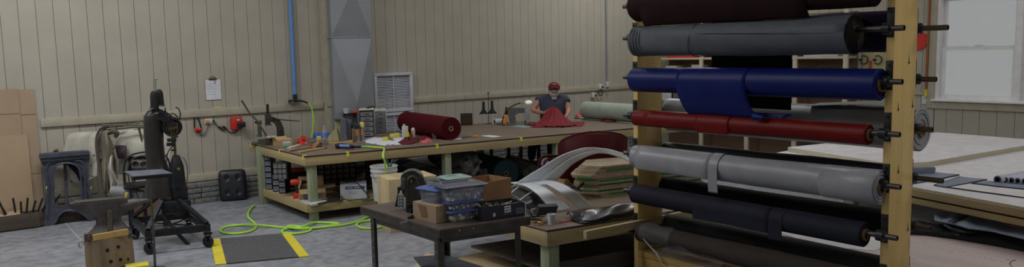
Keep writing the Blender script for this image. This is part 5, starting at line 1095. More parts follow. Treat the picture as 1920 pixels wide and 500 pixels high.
# ------------------------------------------------------------ steel table in the middle foreground
ZM = 0.85
MA, MBc, MC, MD = [at(x, y, ZM) for x, y in ((676, 386), (825, 430), (994, 405), (880, 370))]
MD = MA+(MC-MBc)
mt = thing('steel_table', 'bolted dark steel angle-iron table carrying tubs of snaps and a bench grinder', 'work table', ((MA.x+MC.x)/2, (MA.y+MC.y)/2, 0))
m = MB(); m.prism([(p.x, p.y, ZM-0.006) for p in (MA, MBc, MC, MD)], (0, 0, 0.006)); P(mt, 'table_top', m, 'table_steel', w=True)
for a, b in ((MA, MBc), (MBc, MC), (MC, MD), (MD, MA)):
    m = MB(); m.bar((a.x, a.y, ZM-0.030), (b.x, b.y, ZM-0.030), 0.008, 0.047, bev=0.001); P(mt, 'edge_angle', m, 'dark_steel', w=True)
ctr = (MA+MC)/2; legs = []
for p, k in ((MA, 0.84), (MBc, 0.80), (MC, 0.86), (MD, 0.78)):
    q = ctr.lerp(p, k); legs.append(q); m = MB(); s1 = 1 if p.x > ctr.x else -1; s2 = 1 if p.y > ctr.y else -1
    m.box((q.x, q.y, 0.40), (0.042, 0.006, 0.80)); m.box((q.x+s1*0.018, q.y-s2*0.021, 0.40), (0.006, 0.042, 0.80)); lg = P(mt, 'leg', m, 'dark_steel', w=True)
    for z in [0.08+0.055*i for i in range(13)]:
        m = MB(); m.cyl((q.x+s1*0.0215-s1*0.007, q.y-s2*0.021, z), (q.x-s1*0.0 + (s1*0.022 if s1 > 0 else -0.022), q.y-s2*0.021, z), 0.004, n=6); P(lg, 'rivet', m, 'steel_bright', w=True)
for i in range(4):
    a, b = legs[i], legs[(i+1) % 4]; m = MB(); m.bar((a.x, a.y, 0.772), (b.x, b.y, 0.772), 0.03, 0.05); P(mt, 'top_rail', m, 'dark_steel', w=True)
for i in (3, 0, 1):
    pass
a, b = legs[3], legs[1]
m = MB(); m.prism([(legs[1].x-0.0, legs[1].y+0.03, 0.44), (legs[2].x, legs[2].y+0.03, 0.44), (legs[3].x, legs[3].y, 0.44), (legs[0].x+0.3, legs[0].y, 0.44)], (0, 0, 0.01)); P(mt, 'lower_tray', m, 'grey_iron', w=True)
for px, py in ((757, 417), (763, 415)):
    v = ray(px, py); m = MB(); q = EYE+v*((MA.x-0.012)/v.x); m.cyl(q, q+Vector((-0.02, 0, 0)), 0.006); P(mt, 'bolt', m, 'steel', w=True)
for px, py in ((858, 429), (884, 425)):
    v = ray(px, py); m = MB(); q = MBc.lerp(MC, (px-825)/169)+Vector((0, -0.004, -0.02)); m.cyl(q, q+Vector((0, -0.006, 0)), 0.004); P(mt, 'bolt', m, 'steel_bright', w=True)
# bench grinder
f = Fr(775, 392, ZM); gr = thing('grinding_machine', 'old dark grey motor-driven machine with cast guard and paper tag on the steel table', 'bench machine', at(790, 384, ZM), f.rz)
f = fr_of(gr)
g = f.l
m = MB(); m.prism([g(*p, -0.09) for p in ((758, 384), (754, 362), (752, 346), (752, 334), (757, 327), (766, 322.5), (777, 321.5), (787, 325), (794, 333), (798, 348), (797, 372), (793, 384))], (0, 0.15, 0)); P(gr, 'cast_guard', m, 'machine_black')
m = MB(); m.tube([g(753, 336, -0.09), g(755, 328, -0.09), g(764, 322, -0.09), g(777, 321, -0.09), g(786, 327, -0.09)], f.n(2.2), 10); P(gr, 'rounded_rim', m, 'machine_black')
m = MB(); m.tube([g(763, 372, -0.095), g(762, 350, -0.10), g(765, 337, -0.10), g(772, 331, -0.10), g(780, 334, -0.10), g(785, 348, -0.10), g(784, 372, -0.095)], f.n(3.0), 10); P(gr, 'casting_lobe', m, 'machine_black')
m = MB(); m.box(g(757, 343, -0.08), (f.n(8), 0.09, f.n(22)), bev=0.01); P(gr, 'side_plate', m, 'machine_black')
m = MB(); m.sph(g(771, 340, -0.10), f.n(2.6), (0.8, 0.5, 1.3)); P(gr, 'brass_spot', m, 'brass', label='worn yellowish spot')
m = MB(); m.lathe([(f.n(6), 0), (f.n(13), f.n(3)), (f.n(14.5), f.n(9)), (f.n(14.5), f.n(32)), (f.n(13), f.n(38)), (f.n(6), f.n(44)), (f.n(4), f.n(50)), (f.n(4), f.n(54))], g(784, 348), (1, 0, 0), 24); P(gr, 'motor_drum', m, 'machine_green')
m = MB(); m.box(g(806, 344, -0.11), (f.n(12), 0.004, f.n(7)), bev=0.001); P(gr, 'name_plate', m, 'white_paint')
m = MB(); m.box(g(806, 376), (f.n(36), 0.12, f.n(18)), bev=0.01); m.box(g(776, 380), (f.n(38), 0.15, f.n(7)), bev=0.005); P(gr, 'pedestal', m, 'machine_black')
m = MB(); m.cyl(g(747, 353, -0.10), g(757, 353, -0.10), f.n(3.4)); m.cyl(g(747, 350, -0.10), g(747, 362, -0.10), f.n(1.8)); m.cyl(g(754, 346, -0.10), g(754, 350, -0.10), f.n(3)); P(gr, 'clamp_screw', m, 'black_iron')
m = MB(); m.tube([g(748, 356, -0.11), g(746, 370, -0.12), g(743, 387, -0.13)], [0.007, 0.008, 0.012], 8); P(gr, 'lever', m, 'black_iron')
m = MB(); m.prism([g(*p, -0.135) for p in ((747, 362), (755, 363), (761, 372), (761, 391), (745, 391))], (0, 0.002, 0)); tg = P(gr, 'paper_tag', m, 'paper', label='white paper tag')
text(tg, 'tag_writing', '2222', 0.042, face_m(g(752.5, 377, -0.137), g(752.5, 368)-g(752.5, 388), g(745, 377)-g(760, 377)), 'black_plastic')
q = at(768, 396, ZM); m = MB()
for k, (x, y, r) in enumerate(((767, 397, 0.02), (773, 393, 0.017), (772, 399, 0.015))): m = MB(); p = at(x, y, ZM); m.cyl((0, 0, 0), (0, 0, 0.05-k*0.01), r, n=6); S('steel_nut', ('tall dark steel fitting in front of the paper tag machine', 'middle dark steel fitting beside the cardboard box', 'smallest dark fitting at the box corner')[k], 'fitting', m, 'black_iron', p, 0.3*k)
m = MB(); m.tube([at(764, 408, ZM+0.008), at(770, 406, ZM+0.012), at(776, 403, ZM+0.012)], [0.006, 0.010, 0.008], 8); S('small_tool', 'short dark tool lying at the table edge before the box', 'tool', m, 'black_iron', at(770, 406, ZM), w=True)
# cardboard box under the blue-lidded tub
c0_ = at(775, 408, ZM); c1_ = at(818, 419, ZM); ex = (c1_-c0_).normalized(); wbx = (c1_-c0_).length; ey = Vector((-ex.y, ex.x, 0)); cb0 = c0_+ex*wbx/2+ey*0.065
t = thing('cardboard_box', 'closed brown cardboard box with a torn flap at the front of the steel table', 'box', cb0, math.atan2(ex.y, ex.x)); hb = 0.105
carton(t, wbx, 0.13, hb, 'card', open_=False)
m = MB(); m.prism([(-0.06, -0.0665, hb-0.01), (0.015, -0.0665, hb-0.012), (0.035, -0.0665, 0.03), (-0.03, -0.0665, 0.025)], (0, -0.002, 0)); P(t, 'torn_flap', m, 'card_dark')
# plastic tubs of snaps
def tub(t, w, d_, h, m_, z0=0.0, lid=None, lm='tub_blue', rim=0.012, tp=0.86, lidh=0.014):
    n = 0.004; b = MB()
    def ring(sx, sy, z, r=0.03, k=6):
        out = []
        for cx, cy, a0 in ((sx-r, sy-r, 0), (-sx+r, sy-r, PI/2), (-sx+r, -sy+r, PI), (sx-r, -sy+r, 1.5*PI)):
            for j in range(k+1): a = a0+j*PI/2/k; out.append((cx+r*math.cos(a), cy+r*math.sin(a), z))
        return out
    def loft(b, rs, cap0=True, cap1=False):
        R = [[b.bm.verts.new(p) for p in r] for r in rs]; N_ = len(R[0])
        for A_, B_ in zip(R, R[1:]):
            for i in range(N_): b.bm.faces.new((A_[i], A_[(i+1) % N_], B_[(i+1) % N_], B_[i]))
        if cap0: b.bm.faces.new(R[0][::-1])
        if cap1: b.bm.faces.new(R[-1])
    loft(b, [ring(w/2*tp, d_/2*tp, z0), ring(w/2, d_/2, z0+h)]); b.mod = 0.002; P(t, 'tub_body', b, m_)
    if lid:
        b = MB(); s_ = rim; loft(b, [ring(w/2+s_, d_/2+s_, z0+h+0.001), ring(w/2+s_+0.004, d_/2+s_+0.004, z0+h+lidh*0.5), ring(w/2+s_-0.01, d_/2+s_-0.01, z0+h+lidh), ring(w/2-0.03, d_/2-0.03, z0+h+lidh), ring(w/2-0.035, d_/2-0.035, z0+h+lidh-0.006)], True, True); P(t, 'lid', b, lm, label=lid)
def snaps(p, w, d_, zlo, zhi, n, rz, seed, small=False, grp='', lab=''):
    rnd = random.Random(seed); R_ = Matrix.Rotation(rz, 4, 'Z'); base = None
    r = 0.0135 if not small else 0.008
    m = MB(); m.lathe([(0.0, 0), (r*0.6, 0), (r*0.6, 0.004), (r, 0.005), (r, 0.0065), (r*0.7, 0.0085), (0, 0.0095)], n=12); me = m.mesh('snap_button', 'snap')
    for i in range(n):
        fr_ = rnd.random(); side = rnd.random() < 0.8
        if side: x = (rnd.random()-0.5)*w*0.92; y = -d_/2*0.90+rnd.random()*d_*0.16
        else: x = -w/2*0.90+rnd.random()*w*0.1; y = (rnd.random()-0.5)*d_*0.85
        z = zlo+rnd.random()*(zhi-zlo)
        o = bpy.data.objects.new('snap_button', me); C.objects.link(o); q = p+(R_ @ Vector((x, y, z))); o.location = q
        o.rotation_euler = (PI/2+rnd.uniform(-0.7, 0.7), rnd.uniform(-0.5, 0.5), rz+rnd.uniform(-0.7, 0.7)); o['label'] = lab; o['category'] = 'button'; o['group'] = grp
RZT = math.atan2((MC-MBc).y, (MC-MBc).x)
f = Fr(862, 421, ZM); tc = at(863, 408.5, ZM); tc = Vector((tc.x, tc.y, ZM)); R0 = Matrix.Rotation(RZT, 4, 'Z')
kpp = (tc-EYE).dot(FW)/F
W1, D1, H1 = 0.225, 0.17, 0.053
t = thing('plastic_tub', 'shallow clear tub with blue lid, lowest of the stack of three', 'tub', tc, RZT, 'stacked tubs of snap buttons'); tub(t, W1, D1, H1, 'tub', lid='blue lid')
snaps(tc, W1, D1, 0.012, 0.042, 40, RZT, 1, grp='snap buttons in the lowest tub', lab='silver snap button loose in the lowest tub of the stack of three')
z2 = ZM+H1+0.0145; t2c = Vector((tc.x, tc.y, z2)); H2 = 0.042; t = thing('plastic_tub', 'shallow clear tub with blue lid, middle of the stack of three', 'tub', t2c, RZT, 'stacked tubs of snap buttons'); tub(t, W1, D1, H2, 'tub', lid='blue lid')
snaps(t2c, W1, D1, 0.010, 0.030, 40, RZT, 2, True, grp='snap buttons in the middle tub', lab='small silver snap in the middle tub of the stack of three')
z3 = z2+H2+0.0145; t3c = Vector((tc.x, tc.y, z3)); H3 = 0.085; t = thing('plastic_tub', 'deep clear tub with dark grey lid, topmost of the stack of three', 'tub', t3c, RZT, 'stacked tubs of snap buttons'); tub(t, 0.280, 0.20, H3, 'tub', lid='dark grey lid', lm='lid_grey', tp=0.84)
snaps(t3c, 0.252, 0.175, 0.012, 0.055, 76, RZT, 3, grp='snap buttons in the topmost tub', lab='silver snap button in the deep grey-lidded top tub')
q = at(853, 374, ZM); t = thing('plastic_tub', 'pale clear tub with mint green lid standing behind the grey-lidded stack', 'tub', Vector((q.x, q.y, ZM)), RZT+0.05)
tub(t, 0.175, 0.15, 0.155, 'tub', lid='mint green lid', lm='lid_mint')
t = thing('plastic_tub', 'blue lidded tub resting on the brown box left of the stack', 'tub', Vector((cb0.x, cb0.y, ZM+hb+0.002))+ey*0.04-ex*0.02, math.atan2(ex.y, ex.x)+0.1); tub(t, 0.19, 0.14, 0.075, 'tub', lid='translucent blue lid')
# open brown carton behind
q = at(905, 398, ZM); p1, p2 = at(880, 388, ZM), at(948, 380, ZM)
t = thing('cardboard_box', 'large open brown cardboard carton behind the dark box of hardware', 'box', Vector((2.86, 4.02, ZM)), RZT+0.25); carton(t, 0.25, 0.22, 0.20, 'card_mid', open_=True)
# dark hardware box
q0_, q1_ = at(903, 415, ZM), at(984, 403, ZM); ex2 = (q1_-q0_).normalized(); w2 = (q1_-q0_).length; ey2 = Vector((-ex2.y, ex2.x, 0)); hc2 = q0_+ex2*w2/2+ey2*0.085
t = thing('hardware_box', 'dark blue printed open box full of brass-steel hardware on the steel table corner', 'box', hc2, math.atan2(ex2.y, ex2.x)); RH = math.atan2(ex2.y, ex2.x)
carton(t, w2, 0.17, 0.085, 'box_navy', open_=True)
m = MB(); m.box((0.03, -0.086, 0.055), (0.045, 0.001, 0.042)); P(t, 'white_label', m, 'paper'); m = MB(); m.box((w2*0.38, -0.086, 0.035), (0.052, 0.001, 0.032)); P(t, 'barcode_label', m, 'grey_label')
for i in range(9): m = MB(); m.box((w2*0.38-0.021+i*0.0052, -0.0868, 0.036), (0.0022, 0.0008, 0.022)); P(t, 'bar', m, 'black_plastic')
blurred_print(t, 'label_print', 0.03, -0.0870, 0.064, 0.036, 0.011, 1, 'black_plastic', 7); blurred_print(t, 'label_print', 0.03, -0.0870, 0.046, 0.036, 0.013, 1, 'black_plastic', 8)
m = MB(); m.box((-0.065, -0.086, 0.03), (0.016, 0.001, 0.022), bev=0.0003); P(t, 'printed_emblem', m, 'paper'); blurred_print(t, 'fine_print', 0.035, -0.0858, 0.024, 0.08, 0.005, 3, 'grey_label', 9)
m = MB(); m.box((-w2/2-0.001, 0.0, 0.05), (0.001, 0.08, 0.04)); P(t, 'end_label', m, 'grey_label')
m = MB(); m.tube([(w2/2-0.01, -0.088, 0.088), (w2/2+0.004, -0.088, 0.075), (w2/2+0.004, -0.088, 0.01)], 0.003, 6); P(t, 'worn_edge', m, 'paper')
rnd = random.Random(4); base = None
m = MB(); m.cyl((0, -0.022, 0), (0, 0.022, 0), 0.0035, n=6); m.cyl((0, 0.022, 0), (0, 0.027, 0), 0.007, n=6); me = m.mesh('bolt', 'brass_steel')
for i in range(46):
    x, y = rnd.uniform(-w2/2+0.03, w2/2-0.03), rnd.uniform(-0.055, 0.055); o = bpy.data.objects.new('bolt', me); C.objects.link(o)
    o.location = hc2+(Matrix.Rotation(RH, 4, 'Z') @ Vector((x, y, 0.055+rnd.uniform(0, 0.03)*(1-abs(x)/w2*1.4)))); o.rotation_euler = (rnd.uniform(-0.4, 0.4), rnd.uniform(-0.6, 0.6), rnd.uniform(0, 6))
    o['label'] = 'loose steel bolt in the open dark blue hardware box'; o['category'] = 'bolt'; o['group'] = 'bolts in the dark hardware box'
m = MB(); m.box((0, 0, 0.0265), (w2-0.012, 0.155, 0.045)); P(t, 'bolt_filling', m, 'dark_steel')
# ------------------------------------------------------------ on the centre bench
def loft2(E1, E2, n, lo, hi, th, mb_=None, crown=0.0):
    """surface between two edge curves given as (px, py, z), using the share lo..hi of the width"""
    def cur(E, u):
        k = u*(len(E)-1); i = min(int(k), len(E)-2); t_ = k-i; P_ = [at(*e) for e in E]
        p0, p1, p2, p3 = P_[max(i-1, 0)], P_[i], P_[i+1], P_[min(i+2, len(E)-1)]
        return 0.5*((2*p1)+(p2-p0)*t_+(2*p0-5*p1+4*p2-p3)*t_*t_+(3*p1-p0-3*p2+p3)*t_**3)
    m = mb_ or MB(); m.grid(lambda u, v: cur(E1, n[0]+(n[1]-n[0])*u).lerp(cur(E2, n[0]+(n[1]-n[0])*u), lo+(hi-lo)*v), 30, 5, th=th); return m
LA1 = [(962, 346, 0.70), (1008, 318, 0.85), (1048, 293, 0.97), (1085, 279, 1.03), (1108, 276, 1.04), (1140, 279, 1.02), (1172, 288, 0.96), (1192, 295, 0.92)]
LA2 = [(1038, 345, 0.71), (1056, 325, 0.81), (1076, 306, 0.90), (1106, 291, 0.97), (1128, 287, 0.985), (1150, 291, 0.965), (1170, 298, 0.92), (1186, 308, 0.87)]
t = thing('white_fender_panel', 'white arched fender panel with narrow slot, the tall one curving up towards the rack', 'fender panel', at(1030, 345, TB))
m = loft2(LA1, LA2, (0, 1), 0.0, 0.47, 0.006); P(t, 'upper_strip', m, 'white_gloss', w=True)
m = loft2(LA1, LA2, (0, 1), 0.53, 1.0, 0.006); P(t, 'lower_strip', m, 'white_gloss', w=True)
m = loft2(LA1, LA2, (0.0, 0.16), 0.47, 0.53, 0.006); P(t, 'bridge', m, 'white_gloss', w=True); m = loft2(LA1, LA2, (0.50, 1.0), 0.47, 0.53, 0.006); P(t, 'bridge', m, 'white_gloss', w=True)
LB1 = [(922, 350, 0.66), (946, 343, 0.70), (980, 347, 0.71), (1004, 361, 0.68), (1022, 380, 0.60), (1040, 396, 0.53)]
LB2 = [(990, 338, 0.72), (1022, 337, 0.75), (1052, 343, 0.745), (1078, 358, 0.69), (1097, 373, 0.60), (1113, 385, 0.53)]
t = thing('white_fender_panel', 'white arched fender panel with wide slot, the low front one ending in two rounded tips', 'fender panel', at(1075, 390, TB))
m = loft2(LB1, LB2, (0.12, 1), 0.0, 0.42, 0.006); P(t, 'left_strip', m, 'white_gloss', w=True)
m = loft2(LB1, LB2, (0.12, 1), 0.60, 1.0, 0.006); P(t, 'right_strip', m, 'white_gloss', w=True)
m = loft2(LB1, LB2, (0.12, 0.42), 0.42, 0.60, 0.006); P(t, 'bridge', m, 'white_gloss', w=True)
# glossy black fenders on the left
t = thing('black_fender', 'glossy black ribbed fender tucked under the white panels beside the dark hardware box', 'fender panel', at(990, 395, TB))
E1 = [(940, 366, 0.66), (962, 350, 0.68), (986, 351, 0.68), (1010, 365, 0.645), (1028, 384, 0.57), (1034, 399, 0.525)]; E2 = [(925, 385, 0.58), (944, 366, 0.66), (962, 372, 0.64), (978, 384, 0.60), (990, 396, 0.55), (996, 407, 0.525)]
m = loft2(E1, E2, (0, 1), 0, 1, 0.008); P(t, 'shell', m, 'black_gloss', w=True)
for k in (0.3, 0.52):
    m = MB(); 
    def cc2(E, u):
        i = int(u*5); return at(*E[i]).lerp(at(*E[min(i+1, 5)]), u*5-i)
    a_, b_ = cc2(E1, k), cc2(E2, k); m.tube([a_+Vector((0, 0, 0.006)), a_.lerp(b_, 0.5)+Vector((0, 0, 0.012)), b_+Vector((0, 0, 0.006))], 0.006, 6); P(t, 'white_rib', m, 'paper', w=True, label='pale rib')
m = MB(); m.tube([at(*e)+Vector((0, 0, 0.006)) for e in E2], 0.006, 6); P(t, 'rolled_edge', m, 'black_gloss', w=True)
S('black_tray', 'angled glossy black metal bracket standing by the white cup', 'bracket', MB().prism([dep(x, y, dd_) for x, y, dd_ in ((1006, 405, 5.98), (1012, 388, 6.0), (1047, 386, 6.05), (1042, 400, 6.02))], (0.06, 0.10, 0)), 'black_gloss', at(1025, 404, TB), w=True)
t = thing('black_fender', 'long crumpled glossy black dash piece along the front edge of the bench', 'fender panel', at(1110, 405, TB))
E1 = [(1062, 402, 0.535), (1072, 397, 0.56), (1110, 391, 0.575), (1150, 385, 0.58), (1190, 379, 0.58), (1235, 372, 0.58)]; E2 = [(1072, 411, 0.535), (1096, 417, 0.535), (1122, 412, 0.55), (1156, 403, 0.56), (1196, 394, 0.56), (1240, 386, 0.56)]
def crum(u, v):
    k = u*5; i = min(int(k), 4); fr_ = k-i; p = at(*E1[i]).lerp(at(*E1[i+1]), fr_).lerp(at(*E2[i]).lerp(at(*E2[i+1]), fr_), v); p.z += 0.012*math.sin(u*19+v*5)*math.sin(v*PI)+0.03*math.sin(v*PI); return p
m = MB(); m.grid(crum, 40, 12, th=0.006); P(t, 'shell', m, 'black_gloss', w=True)
m = MB(); m.tube([at(*e) for e in E2], 0.007, 6); P(t, 'rolled_edge', m, 'black_gloss', w=True)
t = thing('black_bracket', 'small black folded bracket beside the board stack', 'bracket', at(1085, 358, TB))
m = MB(); m.prism([dep(1066, 346, 6.95), dep(1082, 351, 6.95), dep(1094, 358, 6.9), dep(1080, 357, 6.9), dep(1070, 353, 6.92)], (0.02, 0.04, 0.0)); P(t, 'plate', m, 'black_gloss', w=True)
m = MB(); m.bar(dep(1084, 353, 6.95), dep(1095, 342, 7.0), 0.01, 0.02); P(t, 'upright_edge', m, 'black_gloss', w=True)
# maroon dash panel
t = thing('maroon_dash', 'tall curved maroon painted dash panel with rounded top behind the white fender', 'dash panel', dep(1110, 338, 7.75))
TOPC = [(1047, 279), (1050, 266), (1060, 259), (1080, 252), (1100, 248), (1120, 246.5), (1140, 247.5), (1158, 250), (1170, 254), (1175, 262)]
def dash(u, v):
    k = u*9; i = min(int(k), 8); fr_ = k-i; x = TOPC[i][0]*(1-fr_)+TOPC[i+1][0]*fr_; y = TOPC[i][1]*(1-fr_)+TOPC[i+1][1]*fr_
    x2 = 1049+u*124; y2 = 342-u*4; vv = v**1.3
    return dep(x+(x2-x)*v, y+(y2-y)*v, 7.55+0.30*(2*abs(u-0.5))**2*(-1)*-1*0.6+0.12*math.sin(v*PI)*-1+0.1*v)
m = MB(); m.grid(dash, 30, 16, th=0.012); P(t, 'panel', m, 'maroon_paint', w=True)
m = MB(); m.tube([dash(0, 1), dash(0, 0.5)]+[dash(u/12, 0) for u in range(13)]+[dash(1, 0.5), dash(1, 1)], 0.010, 8); P(t, 'rolled_rim', m, 'maroon_paint', w=True)
t = thing('bent_tube_rail', 'maroon bent tubular rail seen left of the white arched panel', 'frame', at(1030, 335, TB))
m = MB(); m.tube([dep(1011, 322, 7.6), dep(1011, 306, 7.6), dep(1015, 296, 7.6), dep(1026, 292, 7.62), dep(1045, 293, 7.7), dep(1060, 295, 7.75)], 0.016, 10); P(t, 'outer_tube', m, 'maroon_paint', w=True)
m = MB(); m.tube([dep(1019, 326, 7.58), dep(1020, 308, 7.58), dep(1026, 299, 7.6), dep(1045, 298, 7.68)], 0.011, 10); P(t, 'inner_tube', m, 'maroon_paint', w=True)
# stack of green-edged boards
s0 = at(1121, 371, TB); s1 = at(1318, 347.5, TB); sx = (s1-s0); sx.z = 0; Lb = sx.length; sx.normalize(); sy_ = Vector((-sx.y, sx.x, 0)); s3 = at(1094, 362, TB); wb = 0.44
greens = {1: (0, 0.9), 2: None, 4: 1, 6: None, 8: 2, 9: None}
NB = 16; hb1 = 0.0182
spec = ['b', 'g', 'n', 'g', 'n', 'n', 'g', 'n', 'g', 'n', 'n', 'n', 'g2', 'n', 'n', 'n']
order = ['lowest board', 'second board from the bottom', 'third board from the bottom', 'fourth board from the bottom', 'fifth board from the bottom', 'sixth board from the bottom', 'seventh board from the bottom', 'eighth board from the bottom', 'eighth board from the top', 'seventh board from the top', 'sixth board from the top', 'fifth board from the top', 'fourth board from the top', 'third board from the top', 'second board from the top', 'topmost board']
rnd = random.Random(9)
for k in range(NB):
    green = k in (1, 3, 6, 8, 13); cut = (0.10, 0.10, 0.09, 0.11, 0.10, 0.08, 0.10, 0.11, 0.10, 0.09, 0.10, 0.10, 0.09, 0.12, 0.12, 0.12)[k]
    ox = (0.02, 0.0, -0.03, -0.04, -0.03, -0.02, -0.05, -0.06, -0.04, -0.03, -0.08, -0.09, -0.04, -0.03, 0.0, 0.02)[k]+0.02; oy = rnd.uniform(-0.01, 0.01); sh_ = 0.14
    o0 = s0+sx*ox+sy_*oy; z = TB+0.0006+k*hb1; t_ = hb1-0.0008
    # board with a clipped corner: end face slants back to the left
    poly = [(0.0, 0.0), (Lb, 0.0), (Lb, wb), (0.10, wb), (-0.10, 0.20), (-0.10, 0.11)]
    lab = 'green-edged' if green else 'raw-edged'
    t = thing('panel_board', '%s particle board in the stack by the rack, %s' % (lab, order[k]), 'board', Vector((o0.x, o0.y, z)), math.atan2(sx.y, sx.x), 'stack of cut particle boards')
    m = MB(); m.prism([(x, y, 0) for x, y in poly], (0, 0, t_)); P(t, 'board', m, 'osb')
    if green:
        m = MB(); a0 = 0.02 if k in (3, 6, 8) else 0.05
        m.box((Lb/2+a0, -0.0008, t_/2), (Lb-a0*2, 0.0014, t_*0.92)); P(t, 'green_edge', m, 'green_edge', label='green painted edge')
    if k in (3, 7, 10):
        m = MB(); m.bar((-0.002, -0.0005, t_/2), (-0.098, 0.108, t_/2), 0.0016, t_*0.92, bev=0); P(t, 'green_end', m, 'green_edge', label='green painted end')
S('wood_offcut', 'rough brown board lying at the back edge of the bench by the maroon dash', 'board', MB().bar(at(1050, 341, TB+0.03), at(1092, 334, TB+0.03), 0.14, 0.06, bev=0.004), 'wood_tan', at(1070, 338, TB), w=True)
# measuring cup, wire, pencil, scraps
t = thing('measuring_cup', 'white printed paper cup at the front of the bench', 'cup', at(1034, 420, TB))
m = MB(); m.lathe([(0.0, 0), (0.026, 0), (0.034, 0.078), (0.036, 0.078), (0.036, 0.082), (0.032, 0.082), (0.025, 0.003), (0, 0.003)], n=24); P(t, 'cup_body', m, 'white_plastic')
for k in range(6):
    m = MB(); a = -2.0-0.1*k; m.grid(lambda u, v: ((0.0285+0.0012*k)*math.cos(-2.5+u*0.6)*1.012, (0.0285+0.0012*k)*math.sin(-2.5+u*0.6)*1.012, 0.018+k*0.010+0.003*v), 5, 1); P(t, 'graduation_mark', m, 'grey_label')
m = MB(); m.tube([at(997, 417, TB+0.004), at(1004, 414, TB+0.012), at(1012, 416, TB+0.006), at(1018, 419, TB+0.006), at(1009, 421, TB+0.01), at(1000, 419, TB+0.006), at(1012, 413, TB+0.010), at(1021, 416, TB+0.006)], 0.004, 6); S('brass_wire', 'tangled brass coloured clip wire left of the paper cup', 'wire', m, 'brass', at(1010, 417, TB), w=True)
m = MB(); m.cyl(at(1049, 417, TB+0.005), at(1078, 412.5, TB+0.005), 0.004, n=6); S('pencil', 'red pencil lying right of the paper cup', 'pencil', m, 'red', at(1049, 417, TB), w=True)
for k, (a_, b_, lb) in enumerate((((993, 402), (1020, 404), 'pale grey metal strip in front of the black bracket'), ((990, 408), (1015, 411), 'dark metal strip just behind the brass wire'))):
    S('metal_strip', lb, 'strip', MB().bar(at(*a_, TB+0.012), at(*b_, TB+0.008), 0.05, 0.006, bev=0.001), 'steel' if k == 0 else 'black_gloss', at(*a_, TB), w=True)
# ------------------------------------------------------------ left side against the back wall
def lean(px0, px1, py0, py1, Yb, Yt, name, label, m_, th=0.006, creases=(), rz=0, cat='cardboard', flap_top=None):
    a, b = aty(px0, 300, Yb).x, aty(px1, 300, Yb).x; zt = aty((px0+px1)/2, py0, Yt).z; zb = 0.0 if py1 is None else aty((px0+px1)/2, py1, Yb).z
    t = thing(name, label, cat, ((a+b)/2, Yb, zb)); m = MB(); m.prism([(a, Yb, zb), (b, Yb, zb), (b, Yt, zt), (a, Yt, zt)], (0, th, 0)); P(t, 'sheet', m, m_, w=True)
    for c in creases:
        k = (aty((px0+px1)/2, c, (Yb+Yt)/2).z-zb)/(zt-zb); y = Yb+(Yt-Yb)*k; m = MB(); m.bar((a, y-0.001, zb+(zt-zb)*k), (b, y-0.001, zb+(zt-zb)*k), 0.003, 0.006); P(t, 'crease', m, 'card_dark', w=True)
    return t
lean(46, 76, 167, None, 10.275, 10.290, 'cardboard_sheet', 'narrow tan cardboard sheet leaning on the wall at the right of the pair', 'card', creases=(214, 325))
lean(-70, 46, 168, None, 10.262, 10.282, 'cardboard_sheet', 'tall tan cardboard sheet leaning on the wall at the left edge of the picture', 'card', creases=(215,))
lean(-70, 56, 256, None, 10.245, 10.272, 'cardboard_sheet', 'shorter tan cardboard sheet in front of the tall one', 'card_light')
t = thing('wooden_crate', 'long low weathered dark wooden crate at the foot of the cardboard sheets', 'crate', (0.05, 10.14, 0))
zt = 0.17
m = MB(); m.box((0.05, 10.07, zt/2+0.01), (1.74, 0.03, zt-0.005), bev=0.004); P(t, 'front_board', m, 'wood_dark', w=True)
m = MB(); m.box((0.05, 10.222, zt/2+0.01), (1.74, 0.03, zt-0.005), bev=0.004); P(t, 'back_board', m, 'wood_dark', w=True)
for x in (0.935, -0.83): m = MB(); m.box((x, 10.146, zt/2+0.01), (0.03, 0.12, zt-0.005), bev=0.004); P(t, 'end_board', m, 'wood_dark', w=True)
m = MB(); m.box((0.05, 10.146, 0.008), (1.7, 0.12, 0.014)); P(t, 'bottom_board', m, 'wood_dark', w=True)
S('cardboard_scrap', 'light brown cardboard scrap in the top of the wooden crate', 'cardboard', MB().box((0, 0, 0), (0.42, 0.11, 0.02), M=Matrix.Rotation(0.25, 4, 'X') @ Matrix.Rotation(0.1, 4, 'Z')), 'card_light', (0.55, 10.146, 0.175), 0.05)
rnd = random.Random(2); lbs = ['leftmost', 'second from the left', 'third from the left', 'fourth from the left', 'fifth from the left', 'sixth from the left', 'seventh from the left', 'eighth from the left', 'rightmost']
for k in range(9):
    x, y = 0.64+0.036*k, 10.12+0.02*(k % 3); a = Vector((x, y, 0.03)); b = Vector((x-0.12+0.04*k+rnd.uniform(-0.03, 0.03), y+0.02, 0.33+rnd.uniform(-0.05, 0.05)))
    S('charred_stick', 'black iron rod poking out of the wooden crate, %s' % lbs[k], 'rod', MB().cyl(a, b, 0.011, n=7), 'black_iron', a, w=True, group='black rods in the wooden crate')
